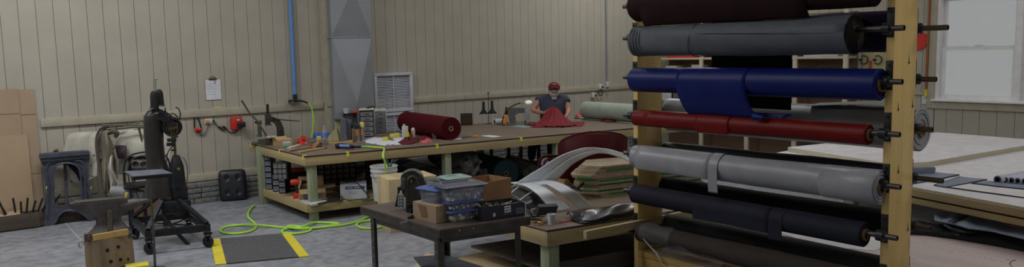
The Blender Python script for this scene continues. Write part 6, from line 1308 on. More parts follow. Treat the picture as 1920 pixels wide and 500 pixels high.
# cast iron frame
f = Fr(120, 421, p=(1.24, 10.06, 0))
_f0 = f.l(100, 414).z; _ft = f.l(100, 290).z
t = thing('cast_iron_frame', 'dark blue-grey cast iron arched frame standing before the folded canvas top', 'cast frame', f.o, f.rz)
def l(px, py, d=0.0):
    q = f.l(px, py, d); q.z = (q.z-_f0)*_ft/(_ft-_f0); return q
OUT = [(85, 416), (79, 412), (84, 398), (86, 350), (80, 312), (76, 301), (168, 293), (167, 302), (163, 318), (168, 350), (172, 385), (181, 404), (172, 411), (158, 399), (145, 391), (130, 388.5), (115, 391), (106, 401), (101, 415)]
IN = [(108, 385), (105, 382), (102.5, 376), (101, 350), (99, 328), (100, 317), (105, 309), (112, 306), (122, 304.5), (133, 305), (142, 308), (148, 314), (151, 326), (152.5, 350), (153.5, 370), (151, 377), (140, 381), (128, 383), (116, 385)]
m = MB(); m.prism([l(*p) for p in OUT], (0, 0.05, 0), hole=[l(*p) for p in IN]) if len(OUT) == len(IN) else None; P(t, 'frame', m, 'grey_iron')
m = MB(); m.prism([l(*p, -0.05) for p in ((73, 290), (73, 297), (168, 289.5), (167, 283.5), (155, 283.5))], (0, 0.16, 0)); m.prism([l(*p, -0.03) for p in ((75, 298), (77, 303), (167, 295), (168, 290.5))], (0, 0.12, 0)); P(t, 'top_ledge', m, 'grey_iron')
m = MB(); m.tube([l(*p, -0.012) for p in [(88, 400), (91, 350), (87, 318), (92, 304), (104, 303)]], 0.010, 6); m.tube([l(*p, -0.012) for p in [(140, 300), (152, 301), (158, 312), (160, 350), (164, 385)]], 0.010, 6); P(t, 'raised_bead', m, 'grey_iron')
m = MB(); m.tube([l(*p, -0.012) for p in IN[3:15]], 0.012, 6); P(t, 'arch_bead', m, 'grey_iron')
m = MB(); m.tube([l(*p, -0.01) for p in ((103, 410), (109, 398), (118, 390), (130, 387.5), (146, 390), (160, 398), (172, 408))], 0.012, 6); P(t, 'foot_arch', m, 'grey_iron')
for px in (88, 171): m = MB(); m.tube([l(px, 345, -0.02), l(px-1, 350, -0.04), l(px, 358, -0.04), l(px, 362, -0.02)], 0.006, 6); P(t, 'latch', m, 'steel')
p0 = dep(127, 376, 8.55); S('steel_rod', 'straight grey steel rod seen through the arch of the iron frame', 'rod', MB().cyl(dep(126, 396, 8.88), dep(121, 305, 8.92), 0.014), 'grey_iron', dep(126, 396, 8.88), w=True)
l = f.l
# dark boards along the foot of the wall
for k, (a, b, h, lb) in enumerate(((0.95, 2.0, 0.20, 'dark weathered board on edge behind the iron frame'), (1.75, 2.3, 0.33, 'dark tall board behind the canvas bows'))):
    S('old_board', lb, 'board', MB().box(((a+b)/2, 10.16-k*0.04, h/2), (b-a, 0.03, h), bev=0.003), 'wood_dark', ((a+b)/2, 10.16-k*0.04, 0), w=True)
# folded canvas carriage top
D0 = 8.75
t = thing('folded_canvas_top', 'folded beige canvas carriage top with wooden bows leaning against the wall', 'carriage top', (1.75, 9.95, 0))
def sheet(nm, rows, m_, D, amp=0.03, fr=9, nu=26, th=0.006, bul=0.10):
    """rows: lists of pixel points from top to bottom, joined into a billowing cloth at distance D"""
    def fn(u, v):
        k = v*(len(rows)-1); j = min(int(k), len(rows)-2); fv = k-j
        def on(r): q = u*(len(r)-1); i = min(int(q), len(r)-2); g = q-i; return (r[i][0]*(1-g)+r[i+1][0]*g, r[i][1]*(1-g)+r[i+1][1]*g)
        A_, B_ = on(rows[j]), on(rows[j+1]); x, y = A_[0]*(1-fv)+B_[0]*fv, A_[1]*(1-fv)+B_[1]*fv
        return dep(x, y, D-bul*math.sin(u*PI)*math.sin(v*PI)+amp*math.sin(u*fr+v*4)+amp*0.6*math.sin(v*fr*0.8-u*5)-amp*1.1*abs(math.sin(u*fr*0.8+v*2.5+0.6*math.sin(v*6)))**0.6)
    m = MB(); m.grid(fn, nu*2, 34, th=th); P(t, nm, m, m_, w=True, sharp=80)
sheet('canvas_left', [[(122, 253), (140, 248), (160, 247), (182, 246)], [(112, 262), (135, 258), (160, 256), (185, 255)], [(108, 290), (130, 292), (160, 292), (182, 292)], [(125, 318), (140, 322), (165, 325), (182, 330)], [(133, 338), (142, 343), (156, 345), (178, 332)]], 'canvas', 9.02, 0.016, 8, bul=0.06)
sheet('canvas_right', [[(190, 250), (220, 244), (270, 241), (318, 246)], [(200, 270), (230, 268), (275, 268), (322, 270)], [(212, 300), (235, 305), (275, 305), (318, 300)], [(215, 325), (235, 328), (265, 328), (315, 322)]], 'canvas', 8.78, 0.02, 6)
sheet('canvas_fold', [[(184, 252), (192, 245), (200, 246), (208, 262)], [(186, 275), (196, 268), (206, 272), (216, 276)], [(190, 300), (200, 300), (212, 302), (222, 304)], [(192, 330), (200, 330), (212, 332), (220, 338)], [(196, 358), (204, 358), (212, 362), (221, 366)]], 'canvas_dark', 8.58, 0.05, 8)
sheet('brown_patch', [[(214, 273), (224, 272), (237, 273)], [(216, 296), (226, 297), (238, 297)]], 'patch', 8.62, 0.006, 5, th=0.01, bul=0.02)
sheet('dark_fold', [[(186, 279), (200, 276), (214, 276)], [(187, 298), (200, 299), (216, 299)]], 'canvas_deep', 8.55, 0.01, 5, th=0.006, bul=0.01)
sheet('hanging_strip', [[(199, 292), (206, 288), (212, 292)], [(200, 318), (207, 316), (213, 318)], [(206, 340), (214, 338), (221, 342)], [(208, 366), (214, 368), (220, 366)]], 'canvas', 8.50, 0.03, 7)
sheet('canvas_tail', [[(96, 282), (104, 277), (110, 276)], [(97, 288), (104, 286), (110, 288)]], 'canvas_dark', 9.0, 0.01, 5)
for k, (o_, D) in enumerate(((0, 8.50), (6, 8.56))):
    pp = [(194+o_, 371), (190+o_*0.9, 350), (186+o_*0.8, 320), (181+o_*0.7, 285), (180+o_*0.7, 264), (183+o_, 250), (190+o_, 241), (198+o_, 236)]
    m = MB(); m.tube([dep(x, y, D) for x, y in pp], 0.014, 8, flat=0.6); P(t, 'bow', m, 'bow_wood', w=True)
for k, pts_ in enumerate((((192, 234), (230, 235), (252, 234), (270, 236)), ((196, 243), (225, 241), (250, 238), (272, 239)), ((186, 241), (205, 238), (232, 236)), ((250, 234), (262, 229), (270, 234)), ((206, 250), (218, 240), (214, 232)))):
    m = MB(); m.tube([dep(x, y, 8.6+0.04*k) for x, y in pts_], 0.014, 8, flat=0.7); P(t, 'rail', m, 'canvas_dark' if k % 2 else 'bow_wood', w=True)
m = MB(); m.tube([dep(204, 250, 8.5), dep(212, 246, 8.48), dep(219, 250, 8.5), dep(216, 258, 8.5)], [0.02, 0.03, 0.028, 0.015], 8); P(t, 'strap_knot', m, 'canvas_deep', w=True)
m = MB(); m.prism([dep(258, 240, 8.6), dep(262, 240, 8.6), dep(268, 272, 8.65), dep(264, 262, 8.65)], (0.01, 0.02, 0)); P(t, 'leather_strap', m, 'canvas_deep', w=True)
for x, y in ((176, 291), (173, 330), (170, 310), (134, 340)): m = MB(); m.sph(dep(x, y, 8.93), 0.010); P(t, 'snap_fastener', m, 'black_iron', w=True)
for x, y in ((120, 410), (180, 404)): pass
for px in (184, 250): m = MB(); m.cyl(aty(px, 330, 10.05), Vector((aty(px, 330, 10.05).x, 10.0, 0.0)), 0.02); P(t, 'prop', m, 'bow_wood', w=True)
# rolled pale pad, box and ornate seat
a, b = dep(210, 358, 8.25), dep(270, 366, 8.25); m = MB(); m.tube([(a.x, a.y, a.z), ((a.x+b.x)/2, (a.y+b.y)/2, (a.z+b.z)/2+0.01), (b.x, b.y, b.z)], [0.055, 0.062, 0.05], 14); 
q = Vector(((a.x+b.x)/2, (a.y+b.y)/2, 0)); t = thing('padded_bench', 'low stand topped with a pale rolled plastic pad behind the anvil', 'stand', q)
P(t, 'pad', m, 'canvas_pale', w=True)
for s_ in (a, b): m = MB(); m.cyl((s_.x, s_.y, 0), (s_.x, s_.y, s_.z-0.04), 0.02); P(t, 'leg', m, 'black_iron', w=True)
q = at(247, 402, 0)+Vector((0.1, 0.35, 0)); t = thing('cardboard_box', 'brown cardboard box on the floor behind the anvil and wheeled stand', 'box', q, -0.2); carton(t, 0.36, 0.28, 0.20, 'card_dark', open_=False)
t = thing('cardboard_box', 'wide brown cardboard carton behind the ornate seat', 'box', Vector((2.05, 9.6, 0)), -0.2); carton(t, 0.46, 0.25, 0.36, 'card_dark', open_=False)
f = Fr(267, 430, 0); c = f.o; t = thing('ornate_chair', 'black hoop-backed chair with pierced ornamental iron back', 'chair', c, f.rz)
f = fr_of(t); l = f.l
m = MB(); m.tube([l(x, y, -0.02) for x, y in ((240, 380), (234, 350), (232, 318), (236, 302), (246, 291), (262, 286), (285, 284), (302, 288), (315, 298), (320, 320), (322, 350))], 0.010, 8); P(t, 'hoop', m, 'black_iron')
m = MB(); m.tube([l(x, y, -0.02) for x, y in ((250, 376), (244, 350), (240, 322), (243, 306), (252, 296), (268, 291), (290, 291))], 0.007, 8); P(t, 'inner_hoop', m, 'dark_steel')
# pierced panel: bars, ring rows and scrolls
m = MB(); W0, W1, Z0, Z1 = 243, 300, 294, 320
for x0, y0, x1, y1 in ((W0, Z0+2, W1, Z0), (W0+1, Z1, W1, Z1-1), (W0, Z0+2, W0+1, Z1), (W1, Z0, W1, Z1)): m.bar(l(x0, y0), l(x1, y1), 0.014, 0.03)
for k in range(12):
    cx = W0+3+k*4.7
    for cy in (Z0+4, Z1-4): m.tube([l(cx+1.9*math.cos(a_), cy+1.9*math.sin(a_)) for a_ in [j*PI/4 for j in range(8)]], 0.0045, 5, closed=True, smooth=0)
for cx in (254, 269, 284):
    for r_ in (1.5, 3.0, 4.6): m.tube([l(cx+r_*1.3*math.cos(a_), 307+r_*math.sin(a_)) for a_ in [j*PI/5 for j in range(10)]], 0.005, 5, closed=True, smooth=0)
    for j in range(8): a_ = j*PI/4; m.bar(l(cx, 307), l(cx+6.2*math.cos(a_), 307+5*math.sin(a_)), 0.006, 0.006)
P(t, 'pierced_back', m, 'black_iron')
m = MB(); m.box(l(272, 345, -0.12), (0.42, 0.34, 0.03), bev=0.012); P(t, 'seat', m, 'black_iron')
for x, d_ in ((240, 0.04), (304, 0.04), (244, -0.27), (300, -0.27)): q = l(x, 346, d_); m = MB(); m.cyl(q, (q.x*1.1, q.y, 0), 0.012); P(t, 'leg', m, 'black_iron')
# black buttoned cushion
f = Fr(440, 374, p=(3.10, 10.08, 0)); l = f.l
t = thing('seat_cushion', 'black leather four-button seat cushion leaning against the stone skirting', 'cushion', f.o, f.rz)
def cush(sgn):
    def fn(u, v):
        x, y = (u-0.5)*2, (v-0.5)*2; th = 0.042*(1-abs(x)**6)**0.5*(1-abs(y)**6)**0.5
        for bx in (-0.42, 0.42):
            for by in (-0.48, 0.48): th -= 0.022*math.exp(-((x-bx)**2+(y-by)**2)/0.018)*(1 if sgn < 0 else 0)
        # rounded corners
        k = 1-0.06*(abs(x)*abs(y))**6; return Vector((x*0.165*k, sgn*th, 0.205+y*0.200*k))
    return fn
Rl = Matrix.Rotation(-0.22, 4, 'X')
m = MB(); m.grid(cush(-1), 40, 44); m.grid(cush(1), 40, 44); bmesh.ops.remove_doubles(m.bm, verts=m.bm.verts[:], dist=0.0006); m.bm.transform(Matrix.Translation((0, 0.02, 0.004)) @ Rl); P(t, 'pad', m, 'leather_black', sharp=80)
for bx in (-0.42, 0.42):
    for by in (-0.48, 0.48): m = MB(); m.sph((bx*0.165, -0.028, 0.205+by*0.2), 0.011, (1, 0.5, 1)); m.bm.transform(Matrix.Translation((0, 0.02, 0.004)) @ Rl); P(t, 'button', m, 'leather_black')
m = MB(); m.tube([Vector((0.166*math.copysign(abs(math.cos(a_))**0.25, math.cos(a_)), 0, 0.205+0.201*math.copysign(abs(math.sin(a_))**0.25, math.sin(a_)))) for a_ in [j*PI/24+0.001 for j in range(48)]], 0.006, 6, closed=True, smooth=0); m.bm.transform(Matrix.Translation((0, 0.02, 0.004)) @ Rl); P(t, 'piping', m, 'leather_black')
# ------------------------------------------------------------ harness stitching machine on its wheeled frame
FLc, FRc, BLc = at(281, 476, 0), at(391, 463, 0), at(253, 448, 0); BRc = FRc+(BLc-FLc); BRc = BRc
mid = (FLc+FRc+BLc+BRc)/4; f = Fr(320, 440, p=mid); l = f.l
t = thing('stitching_machine', 'tall antique black arched-arm leather stitching machine on a wheeled angle-iron frame', 'stitching machine', mid, f.rz)
ZR = 0.20
for a, b in ((FLc, FRc), (FRc, BRc), (BRc, BLc), (BLc, FLc)):
    m = MB(); ext = (b-a).normalized()*0.03; m.bar(a-ext+Vector((0, 0, ZR)), b+ext+Vector((0, 0, ZR)), 0.045, 0.07, bev=0.003); P(t, 'base_rail', m, 'black_iron', w=True)
tops = [mid.lerp(p, 0.30)+Vector((0, 0, 0.46)) for p in (FLc, FRc, BLc, BRc)]
for p, q in zip((FLc, FRc, BLc, BRc), tops):
    m = MB(); m.bar(p+Vector((0, 0, ZR+0.04)), q, 0.045, 0.03); P(t, 'sloping_leg', m, 'black_iron', w=True)
    c = p; m = MB(); m.lathe([(0.012, -0.018), (0.052, -0.018), (0.058, -0.010), (0.058, 0.010), (0.052, 0.018), (0.012, 0.018), (0.012, -0.018)], (c.x, c.y, 0.058), (0.8, 0.6, 0), 20, cap=False); cw_ = P(t, 'caster_wheel', m, 'black_iron', w=True)
    m = MB(); m.cyl((c.x-0.02, c.y-0.015, 0.058), (c.x+0.02, c.y+0.015, 0.058), 0.011, n=8); P(cw_, 'hub', m, 'steel', w=True)
    m = MB(); m.box((c.x, c.y, 0.142), (0.07, 0.06, 0.02)); m.box((c.x-0.024, c.y-0.018, 0.10), (0.008, 0.035, 0.09)); m.box((c.x+0.024, c.y+0.018, 0.10), (0.008, 0.035, 0.09)); P(t, 'caster_fork', m, 'black_iron', w=True)
m = MB(); m.box(l(330, 384)+Vector((0, 0, 0.0)), (f.n(50), 0.26, f.n(22)), bev=0.008); P(t, 'base_block', m, 'black_iron')
m = MB(); m.box(l(338, 362), (f.n(26), 0.16, f.n(30)), bev=0.012); P(t, 'post_housing', m, 'black_iron')
m = MB(); m.lathe([(f.n(13.5), 0), (f.n(13.5), f.n(12)), (f.n(12), f.n(40)), (f.n(8.5), f.n(52)), (f.n(6.5), f.n(57)), (f.n(5.5), f.n(60))], l(334, 350, -0.02), n=20); P(t, 'lower_horn', m, 'black_iron')
m = MB(); m.cyl(l(335, 316, -0.115), l(335, 316, -0.14), f.n(2.6)); P(t, 'brass_screw', m, 'brass')
# column flaring to the base and the arched arm with tapered nose
def oval(py, hw, hd, px, d_=0.06): return (py, hw, hd, px, d_)
rows = [oval(368, 30, 24, 304), oval(345, 27, 22, 302), oval(328, 23, 20, 300), oval(315, 19, 17, 296), oval(300, 16.5, 15, 292), oval(270, 16.5, 15, 289), oval(245, 17, 15, 288), oval(228, 16.5, 15, 287)]
m = MB(); rr = []
for (py, hw, hd, px, d_) in rows:
    c = l(px, py, d_); rr.append([m.bm.verts.new(c+Vector((f.n(hw)*math.cos(q), f.n(hd)*math.sin(q), 0))) for q in [2*PI*i/28 for i in range(28)]])
cen = [(287, 222, 16.5, 15, 0.3), (291, 217, 16, 14, 0.75), (299, 216, 14.5, 13, 1.35), (309, 221, 13, 12, 1.8), (319, 228, 12, 11.5, 2.0), (329, 235, 11, 11, 2.1)]
for (px, py, hw, hd, tilt) in cen:
    c = l(px, py, 0.06-0.03*(px-286)/40); ax = Vector((math.cos(tilt), 0, -math.sin(tilt))); ax = Vector((math.cos(tilt), 0, math.sin(tilt)*-1)); 
    ang = tilt; u_ = Vector((math.cos(ang), 0, -math.sin(ang))) if False else Vector((math.cos(ang), 0, math.sin(ang)*(-1)))
    rr.append([m.bm.verts.new(c+Vector((math.cos(ang)*f.n(hw)*math.cos(q), f.n(hd)*math.sin(q), -math.sin(ang)*f.n(hw)*math.cos(q)))) for q in [2*PI*i/28 for i in range(28)]])
for A_, B_ in zip(rr, rr[1:]):
    for i in range(28): m.bm.faces.new((A_[i], A_[(i+1) % 28], B_[(i+1) % 28], B_[i]))
m.bm.faces.new(rr[0][::-1]); m.bm.faces.new(rr[-1]); P(t, 'column_and_arm', m, 'black_enamel', sharp=70)
m = MB(); m.tube([l(323+17*math.cos(a_), 238+16*math.sin(a_), -0.03) for a_ in [j*PI/10 for j in range(20)]], f.n(2), 8, closed=True, smooth=0); P(t, 'head_ring', m, 'black_iron')
m = MB(); m.cyl(l(323, 238, 0.06), l(323, 238, -0.02), f.n(15)); P(t, 'head_drum', m, 'black_enamel')
m = MB(); m.cyl(l(326, 238, -0.03), l(329, 292, -0.05), f.n(2)); m.cyl(l(321, 240, -0.04), l(324, 275, -0.05), f.n(1.5)); P(t, 'needle_bar', m, 'brass_dark')
m = MB(); m.box(l(322, 262, -0.04), (f.n(16), 0.05, f.n(6)), bev=0.006); m.box(l(320, 270, -0.04), (f.n(14), 0.05, f.n(6)), bev=0.008); m.box(l(326, 281, -0.04), (f.n(9), 0.03, f.n(3))); m.cyl(l(312, 270, -0.04), l(318, 270, -0.04), f.n(3)); m.cyl(l(328, 256, -0.05), l(334, 256, -0.05), f.n(2)); P(t, 'presser_mechanism', m, 'black_iron')
m = MB(); m.tube([l(316, 222, -0.02), l(322, 212, -0.02), l(330, 216, -0.02), l(336, 224, -0.02), l(338, 212, -0.02), l(334, 203, -0.02), l(329, 201, -0.02)], f.n(1.2), 6); P(t, 'thread_guide', m, 'black_iron')
m = MB(); 
for (x, y, r_) in ((306, 213, 3.5), (311, 218, 3), (315, 224, 3.5), (300, 209, 3), (320, 221, 2.6), (328, 222, 2.8)): m.cyl(l(x, y, 0.0), l(x, y, -0.06), f.n(r_), n=12)
m.bar(l(298, 212, -0.04), l(316, 225, -0.05), 0.02, 0.03); m.cyl(l(310, 214), l(310, 203), f.n(1)); m.cyl(l(306, 213.5), l(316, 212), f.n(1)); m.cyl(l(309, 203), l(311, 203), f.n(1.8)); P(t, 'tension_gear', m, 'black_iron')
m = MB(); m.bar(l(316, 242, -0.06), l(333, 238, -0.06), 0.01, 0.03); m.cyl(l(332, 230, -0.05), l(332, 250, -0.05), f.n(1.5)); P(t, 'cam_lever', m, 'brass_dark')
m = MB(); m.cyl(l(287, 204), l(287, 201.5), f.n(7)); m.cyl(l(303, 199), l(303, 197), f.n(6)); m.cyl(l(293, 210), l(292, 148), f.n(0.6)); m.cyl(l(288, 204), l(288, 150), f.n(0.4)); m.sph(l(292.5, 148), f.n(1.8)); P(t, 'spool_holder', m, 'steel')
for px, d_, y0, y1 in ((290, 0.0, 203, 171), (300.5, 0.05, 198, 167.5)):
    k = f.s; h_ = (y0-y1)*k; m = MB(); m.lathe([(7.2*k, 0), (7*k, 3*k), (6.2*k, h_*0.75), (4.5*k, h_*0.93), (2*k, h_)], l(px, y0, d_), n=18); P(t, 'thread_spool', m, 'black_matte')
m = MB(); m.tube([l(338, 292, -0.06), l(347, 300, -0.05), l(352, 320, -0.04), l(350, 345, -0.03)], 0.006, 6); m.tube([l(312, 288, 0.0), l(313, 310, 0.02), l(318, 330, 0.02)], 0.006, 6); P(t, 'thread_lead', m, 'steel')
m = MB(); m.tube([l(325, 272, -0.02), l(315, 285, 0.0), l(313, 300, 0.02)], 0.005, 6); P(t, 'oil_line', m, 'black_plastic')
# treadle gear beneath
m = MB(); m.bar(l(303, 399, 0.0), l(326, 428, -0.05), 0.02, 0.03); m.cyl(l(326, 429, -0.10), l(326, 429, 0.0), f.n(6)); P(t, 'crank', m, 'dark_steel')
m = MB(); m.bar(l(328, 432, -0.12), l(358, 463, -0.16), 0.03, 0.03); m.bar(l(357, 464, -0.16), l(378, 464, -0.20), 0.03, 0.018); P(t, 'treadle_lever', m, 'black_iron')
m = MB(); m.cyl(l(337, 398, -0.05), l(337, 398, 0.05), f.n(7)); m.box(l(333, 397, -0.02), (f.n(12), 0.08, f.n(10)), bev=0.005); P(t, 'treadle_bearing', m, 'rust_steel')
m = MB(); m.cyl(l(275, 416, 0.05), l(378, 424, 0.02), 0.008); m.cyl(l(300, 430, 0), l(352, 408, 0.0), 0.008); P(t, 'tie_rod', m, 'dark_steel')
# ------------------------------------------------------------ anvil on its stump
AX = at(207, 508, 0); f = Fr(207, 508, 0); l = f.l
t = thing('tree_stump', 'weathered tree stump block with bored holes and iron straps', 'stump', f.o, f.rz); R0 = f.n(38.5); HS = 0.335
m = MB(); rr = []
for k in range(9):
    z = HS*k/8; rr.append([m.bm.verts.new(((R0*(1.0+0.05*math.cos(3*q+1)+0.02*math.sin(7*q+z*9))+0.012*(1-z/HS))*math.cos(q), (R0*(1+0.04*math.sin(2*q)+0.02*math.sin(9*q)))*math.sin(q), z)) for q in [2*PI*i/40 for i in range(40)]])
for A_, B_ in zip(rr, rr[1:]):
    for i in range(40): m.bm.faces.new((A_[i], A_[(i+1) % 40], B_[(i+1) % 40], B_[i]))
m.bm.faces.new(rr[0][::-1]); m.bm.faces.new(rr[-1]); P(t, 'block', m, 'stump')
for px, py in ((205, 460), (223, 457), (209, 481), (225, 481), (236.5, 484)):
    x = (px-207)*f.s; y = -math.sqrt(max(0.001, R0*R0-x*x)); z = (508-py)*f.s*1.02
    m = MB(); m.cyl((x, y-0.006, z), (x, y+0.03, z), 0.014, n=14); P(t, 'bored_hole', m, 'black_matte')
m = MB(); m.bar((f.n(-24), -R0*0.90, HS+0.02), (f.n(34), -R0*0.85, HS+0.035), 0.03, 0.05); P(t, 'wooden_wedge', m, 'amber_y')
for x in (-34, -26): m = MB(); m.box((f.n(x), -R0*0.72, HS+0.02), (0.032, 0.03, 0.07), bev=0.003); P(t, 'iron_dog', m, 'rust_steel')
for x, s_ in ((-43, -1), (42, 1)): m = MB(); m.tube([(f.n(x)+0.022*math.cos(a_), -0.02, HS-0.06+0.028*math.sin(a_)) for a_ in [j*PI/5 for j in range(9)]], 0.004, 6); P(t, 'wire_hook', m, 'steel')
for x, z in ((-20, HS-0.10), (-34, HS-0.09), (30, HS-0.1)): m = MB(); m.box((f.n(x), -math.sqrt(R0**2-f.n(x)**2)-0.002, z), (0.02, 0.008, 0.04)); P(t, 'nail_plate', m, 'steel')
t = thing('anvil', 'worn steel anvil on the tree stump with horn pointing right', 'anvil', Vector((f.o.x, f.o.y, HS+0.0005)), f.rz); b0 = f.o; f2 = Fr(p=(b0.x, b0.y, HS), rz=f.rz); l = f2.l
def blk(rows):
    m = MB(); rr = []
    for (px, py, hw, hd) in rows: c = l(px, py); rr.append([m.bm.verts.new(c+Vector((sx*f2.n(hw), sy*hd, 0))) for sx, sy in ((-1, -0.8), (-0.8, -1), (0.8, -1), (1, -0.8), (1, 0.8), (0.8, 1), (-0.8, 1), (-1, 0.8))])
    for A_, B_ in zip(rr, rr[1:]):
        for i in range(8): m.bm.faces.new((A_[i], A_[(i+1) % 8], B_[(i+1) % 8], B_[i]))
    m.bm.faces.new(rr[0][::-1]); m.bm.faces.new(rr[-1]); return m
P(t, 'body', blk([(205, 446, 38, 0.10), (205, 437, 37, 0.10), (205, 428, 29, 0.075), (205, 418, 22, 0.05), (204, 408, 21, 0.048), (201, 402, 26, 0.055), (194, 390, 42, 0.058), (187, 384, 47, 0.060), (185, 375, 47, 0.060)]), 'anvil_steel', sharp=30)
m = MB(); m.box(l(186, 375.5), (f2.n(80), 0.125, f2.n(5)), bev=0.003); P(t, 'face_plate', m, 'anvil_face')
m = MB(); m.tube([l(226, 386), l(240, 383.5), l(255, 380), l(268, 377), l(279, 374)], [f2.n(14), f2.n(12.5), f2.n(9.5), f2.n(6), f2.n(2)], 16, flat=0.9); P(t, 'horn', m, 'anvil_steel')
m = MB(); m.bar(l(206, 392, -0.07), l(207, 434, -0.105), 0.04, 0.02); P(t, 'front_rib', m, 'rust_steel')
# tray on a thin post
f = Fr(290, 506, 0); l = f.l; t = thing('tray_stand', 'slim iron post carrying a flat dark tray in front of the ornate chair', 'stand', f.o, f.rz)
m = MB(); m.tube([l(291, 505), l(288, 440), l(284, 380), l(281, 331)], [0.011, 0.011, 0.009, 0.009], 10, smooth=2); P(t, 'post', m, 'olive')
m = MB(); m.cyl((0, 0, 0), (0, 0, 0.012), 0.10, n=24); P(t, 'foot_plate', m, 'olive')
m = MB(); m.cyl(l(287.6, 438), l(287, 430), 0.016); P(t, 'clamp_collar', m, 'olive')
zt = l(0, 326).z; m = MB(); m.prism([at(232, 322, f.o.z+zt+0.03), at(249, 332, f.o.z+zt), at(324, 325.5, f.o.z+zt), at(304, 318, f.o.z+zt+0.03)], (0, 0, 0.006)); P(t, 'tray', m, 'grey_iron', w=True)
m = MB(); m.bar(at(249, 332, f.o.z+zt)-Vector((0, 0, 0.012)), at(324, 325.5, f.o.z+zt)-Vector((0, 0, 0.012)), 0.004, 0.024); P(t, 'tray_lip', m, 'black_iron', w=True)
# cables by the chair, yellow plug
m = MB(); m.tube([dep(236, 318, 7.9), dep(235, 335, 7.9), dep(242, 355, 7.9), dep(250, 369, 7.95)], 0.006, 6); m.tube([dep(246, 330, 7.9), dep(252, 350, 7.9), dep(260, 372, 7.95)], 0.005, 6)
t = thing('hanging_cable', 'thin black cable with yellow plug hanging under the dark tray', 'cable', dep(250, 369, 7.95)); P(t, 'lead', m, 'black_plastic', w=True)
m = MB(); m.cyl(dep(236, 370, 7.4), dep(238, 361, 7.4), 0.013); P(t, 'plug', m, 'yellow', w=True, label='yellow plug')
# ------------------------------------------------------------ on the floor
t = thing('floor_mat', 'grey rubber anti-fatigue mat with yellow strips at both ends', 'mat', at(485, 468, 0))
mm = [(395, 450), (545, 438), (580, 481), (404, 497)]
def Q(u, v): a = at(*mm[0]).lerp(at(*mm[1]), u); b = at(*mm[3]).lerp(at(*mm[2]), u); return a.lerp(b, v)
for nm, u0, u1, m_, h_ in (('mat_body', 0.115, 0.885, 'rubber', 0.012), ('warning_strip', 0.0, 0.114, 'yellow', 0.009), ('warning_strip', 0.886, 1.0, 'yellow', 0.009)):
    m = MB(); m.prism([Q(u0, 0)+Vector((0, 0, 0.001)), Q(u1, 0)+Vector((0, 0, 0.001)), Q(u1, 1)+Vector((0, 0, 0.001)), Q(u0, 1)+Vector((0, 0, 0.001))], (0, 0, h_)); P(t, nm, m, m_, w=True, label='yellow edge strip' if m_ == 'yellow' else None)
hp = [(478, 385), (472, 389), (466, 398), (466, 407), (473, 414), (480, 421), (478, 428), (465, 434), (440, 437.5), (420, 436), (413, 431), (424, 424.5), (447, 421.5), (480, 421), (510, 424), (545, 427), (590, 427), (625, 421), (636, 418.5), (620, 417.5), (595, 416.5), (580, 419), (565, 425), (540, 428), (529, 432), (533, 436.5), (552, 437.5), (572, 435), (583, 430), (572, 426), (548, 423), (540, 425), (565, 428), (610, 425), (650, 420), (675, 413), (690, 406), (712, 400)]
m = MB(); m.tube([at(x, y, 0.014+(0.018 if k in (13, 21, 22, 30, 31, 32) else 0)) for k, (x, y) in enumerate(hp)], 0.0125, 8, smooth=4); S('air_hose', 'long bright green air hose lying in loops on the floor by the long table', 'hose', m, 'green_hose', at(480, 421, 0), w=True)
m = MB(); m.tube([at(x, y, 0.014) for x, y in ((712, 412), (690, 413), (672, 417), (669, 422), (680, 427), (705, 427), (728, 421))], 0.0125, 8, smooth=4); S('air_hose', 'short green hose loop left of the metal table leg', 'hose', m, 'green_hose', at(690, 420, 0), w=True)
for k, (pp, lb, z) in enumerate((([(858, 486), (952, 456), (1018, 476), (1010, 515), (850, 520)], 'tan plywood sheet lying on the floor under the bench', 0.0), ([(800, 475), (852, 492), (820, 530), (760, 520)], 'second plywood sheet on the floor between the steel table legs', 0.0))):
    S('plywood_sheet', lb, 'board', MB().prism([at(x, y, 0.001) for x, y in pp], (0, 0, 0.012)), 'plywood', at(*pp[0], 0), w=True)
f = Fr(257, 512, 0); t = thing('yellow_case', 'yellow case top just showing at the bottom edge beside the stump', 'case', f.o+Vector((0.0, 0, 0)), f.rz)
m = MB(); m.box((0, 0, f.n(9)), (f.n(42), 0.14, f.n(17)), bev=0.01); P(t, 'case_body', m, 'yellow'); m = MB(); m.tube([(f.n(-21), -0.07, f.n(15)), (f.n(-24), -0.075, f.n(20)), (f.n(-18), -0.075, f.n(21))], 0.008, 6); P(t, 'handle', m, 'black_plastic')
m = MB(); m.tube([at(122, 417, 0.003), at(135, 432, 0.003), at(152, 449, 0.003)], 0.003, 5); S('chalk_line', 'thin pale string on the floor left of the tree stump', 'string', m, 'paper', at(135, 432, 0), w=True)
# kraft paper board leaning under the bench front
q = P0+dc*0.35-nc*0.35; S('brown_board', 'large orange-brown board standing on edge under the bench near the rack post', 'board', MB().bar((3.98, 4.55, 0.055), (5.0, 4.42, 0.055), 0.012, 0.10), 'kraft_dark', (4.5, 4.5, 0), w=True)
# ------------------------------------------------------------ right side: shelves on the window wall seen through the rack
XS = 10.55; Yw = lambda px: atx(px, 110, XS).y
ya, yb = Yw(1585), Yw(1232)
t = thing('wall_shelving', 'white painted shelving unit along the window wall seen between the rolls', 'shelving', (XS+0.15, (ya+yb)/2, 0))
zsh = [0.55, 0.95, 1.30, atx(1290, 110, XS).z, 1.98, 2.3]
m = MB(); m.box((XS+0.325, (ya+yb)/2, 1.2), (0.01, yb-ya, 2.3)); P(t, 'back_panel', m, 'shelf_back', w=True)
for z in zsh: m = MB(); m.box((XS+0.16, (ya+yb)/2, z), (0.32, yb-ya, 0.035), bev=0.002); P(t, 'shelf', m, 'shelf_white', w=True)
for px in (1232, 1314, 1400, 1490, 1585):
    y = Yw(px); m = MB(); m.box((XS+0.02, y, 1.2), (0.04, 0.07, 2.4), bev=0.002); P(t, 'upright', m, 'shelf_white', w=True)
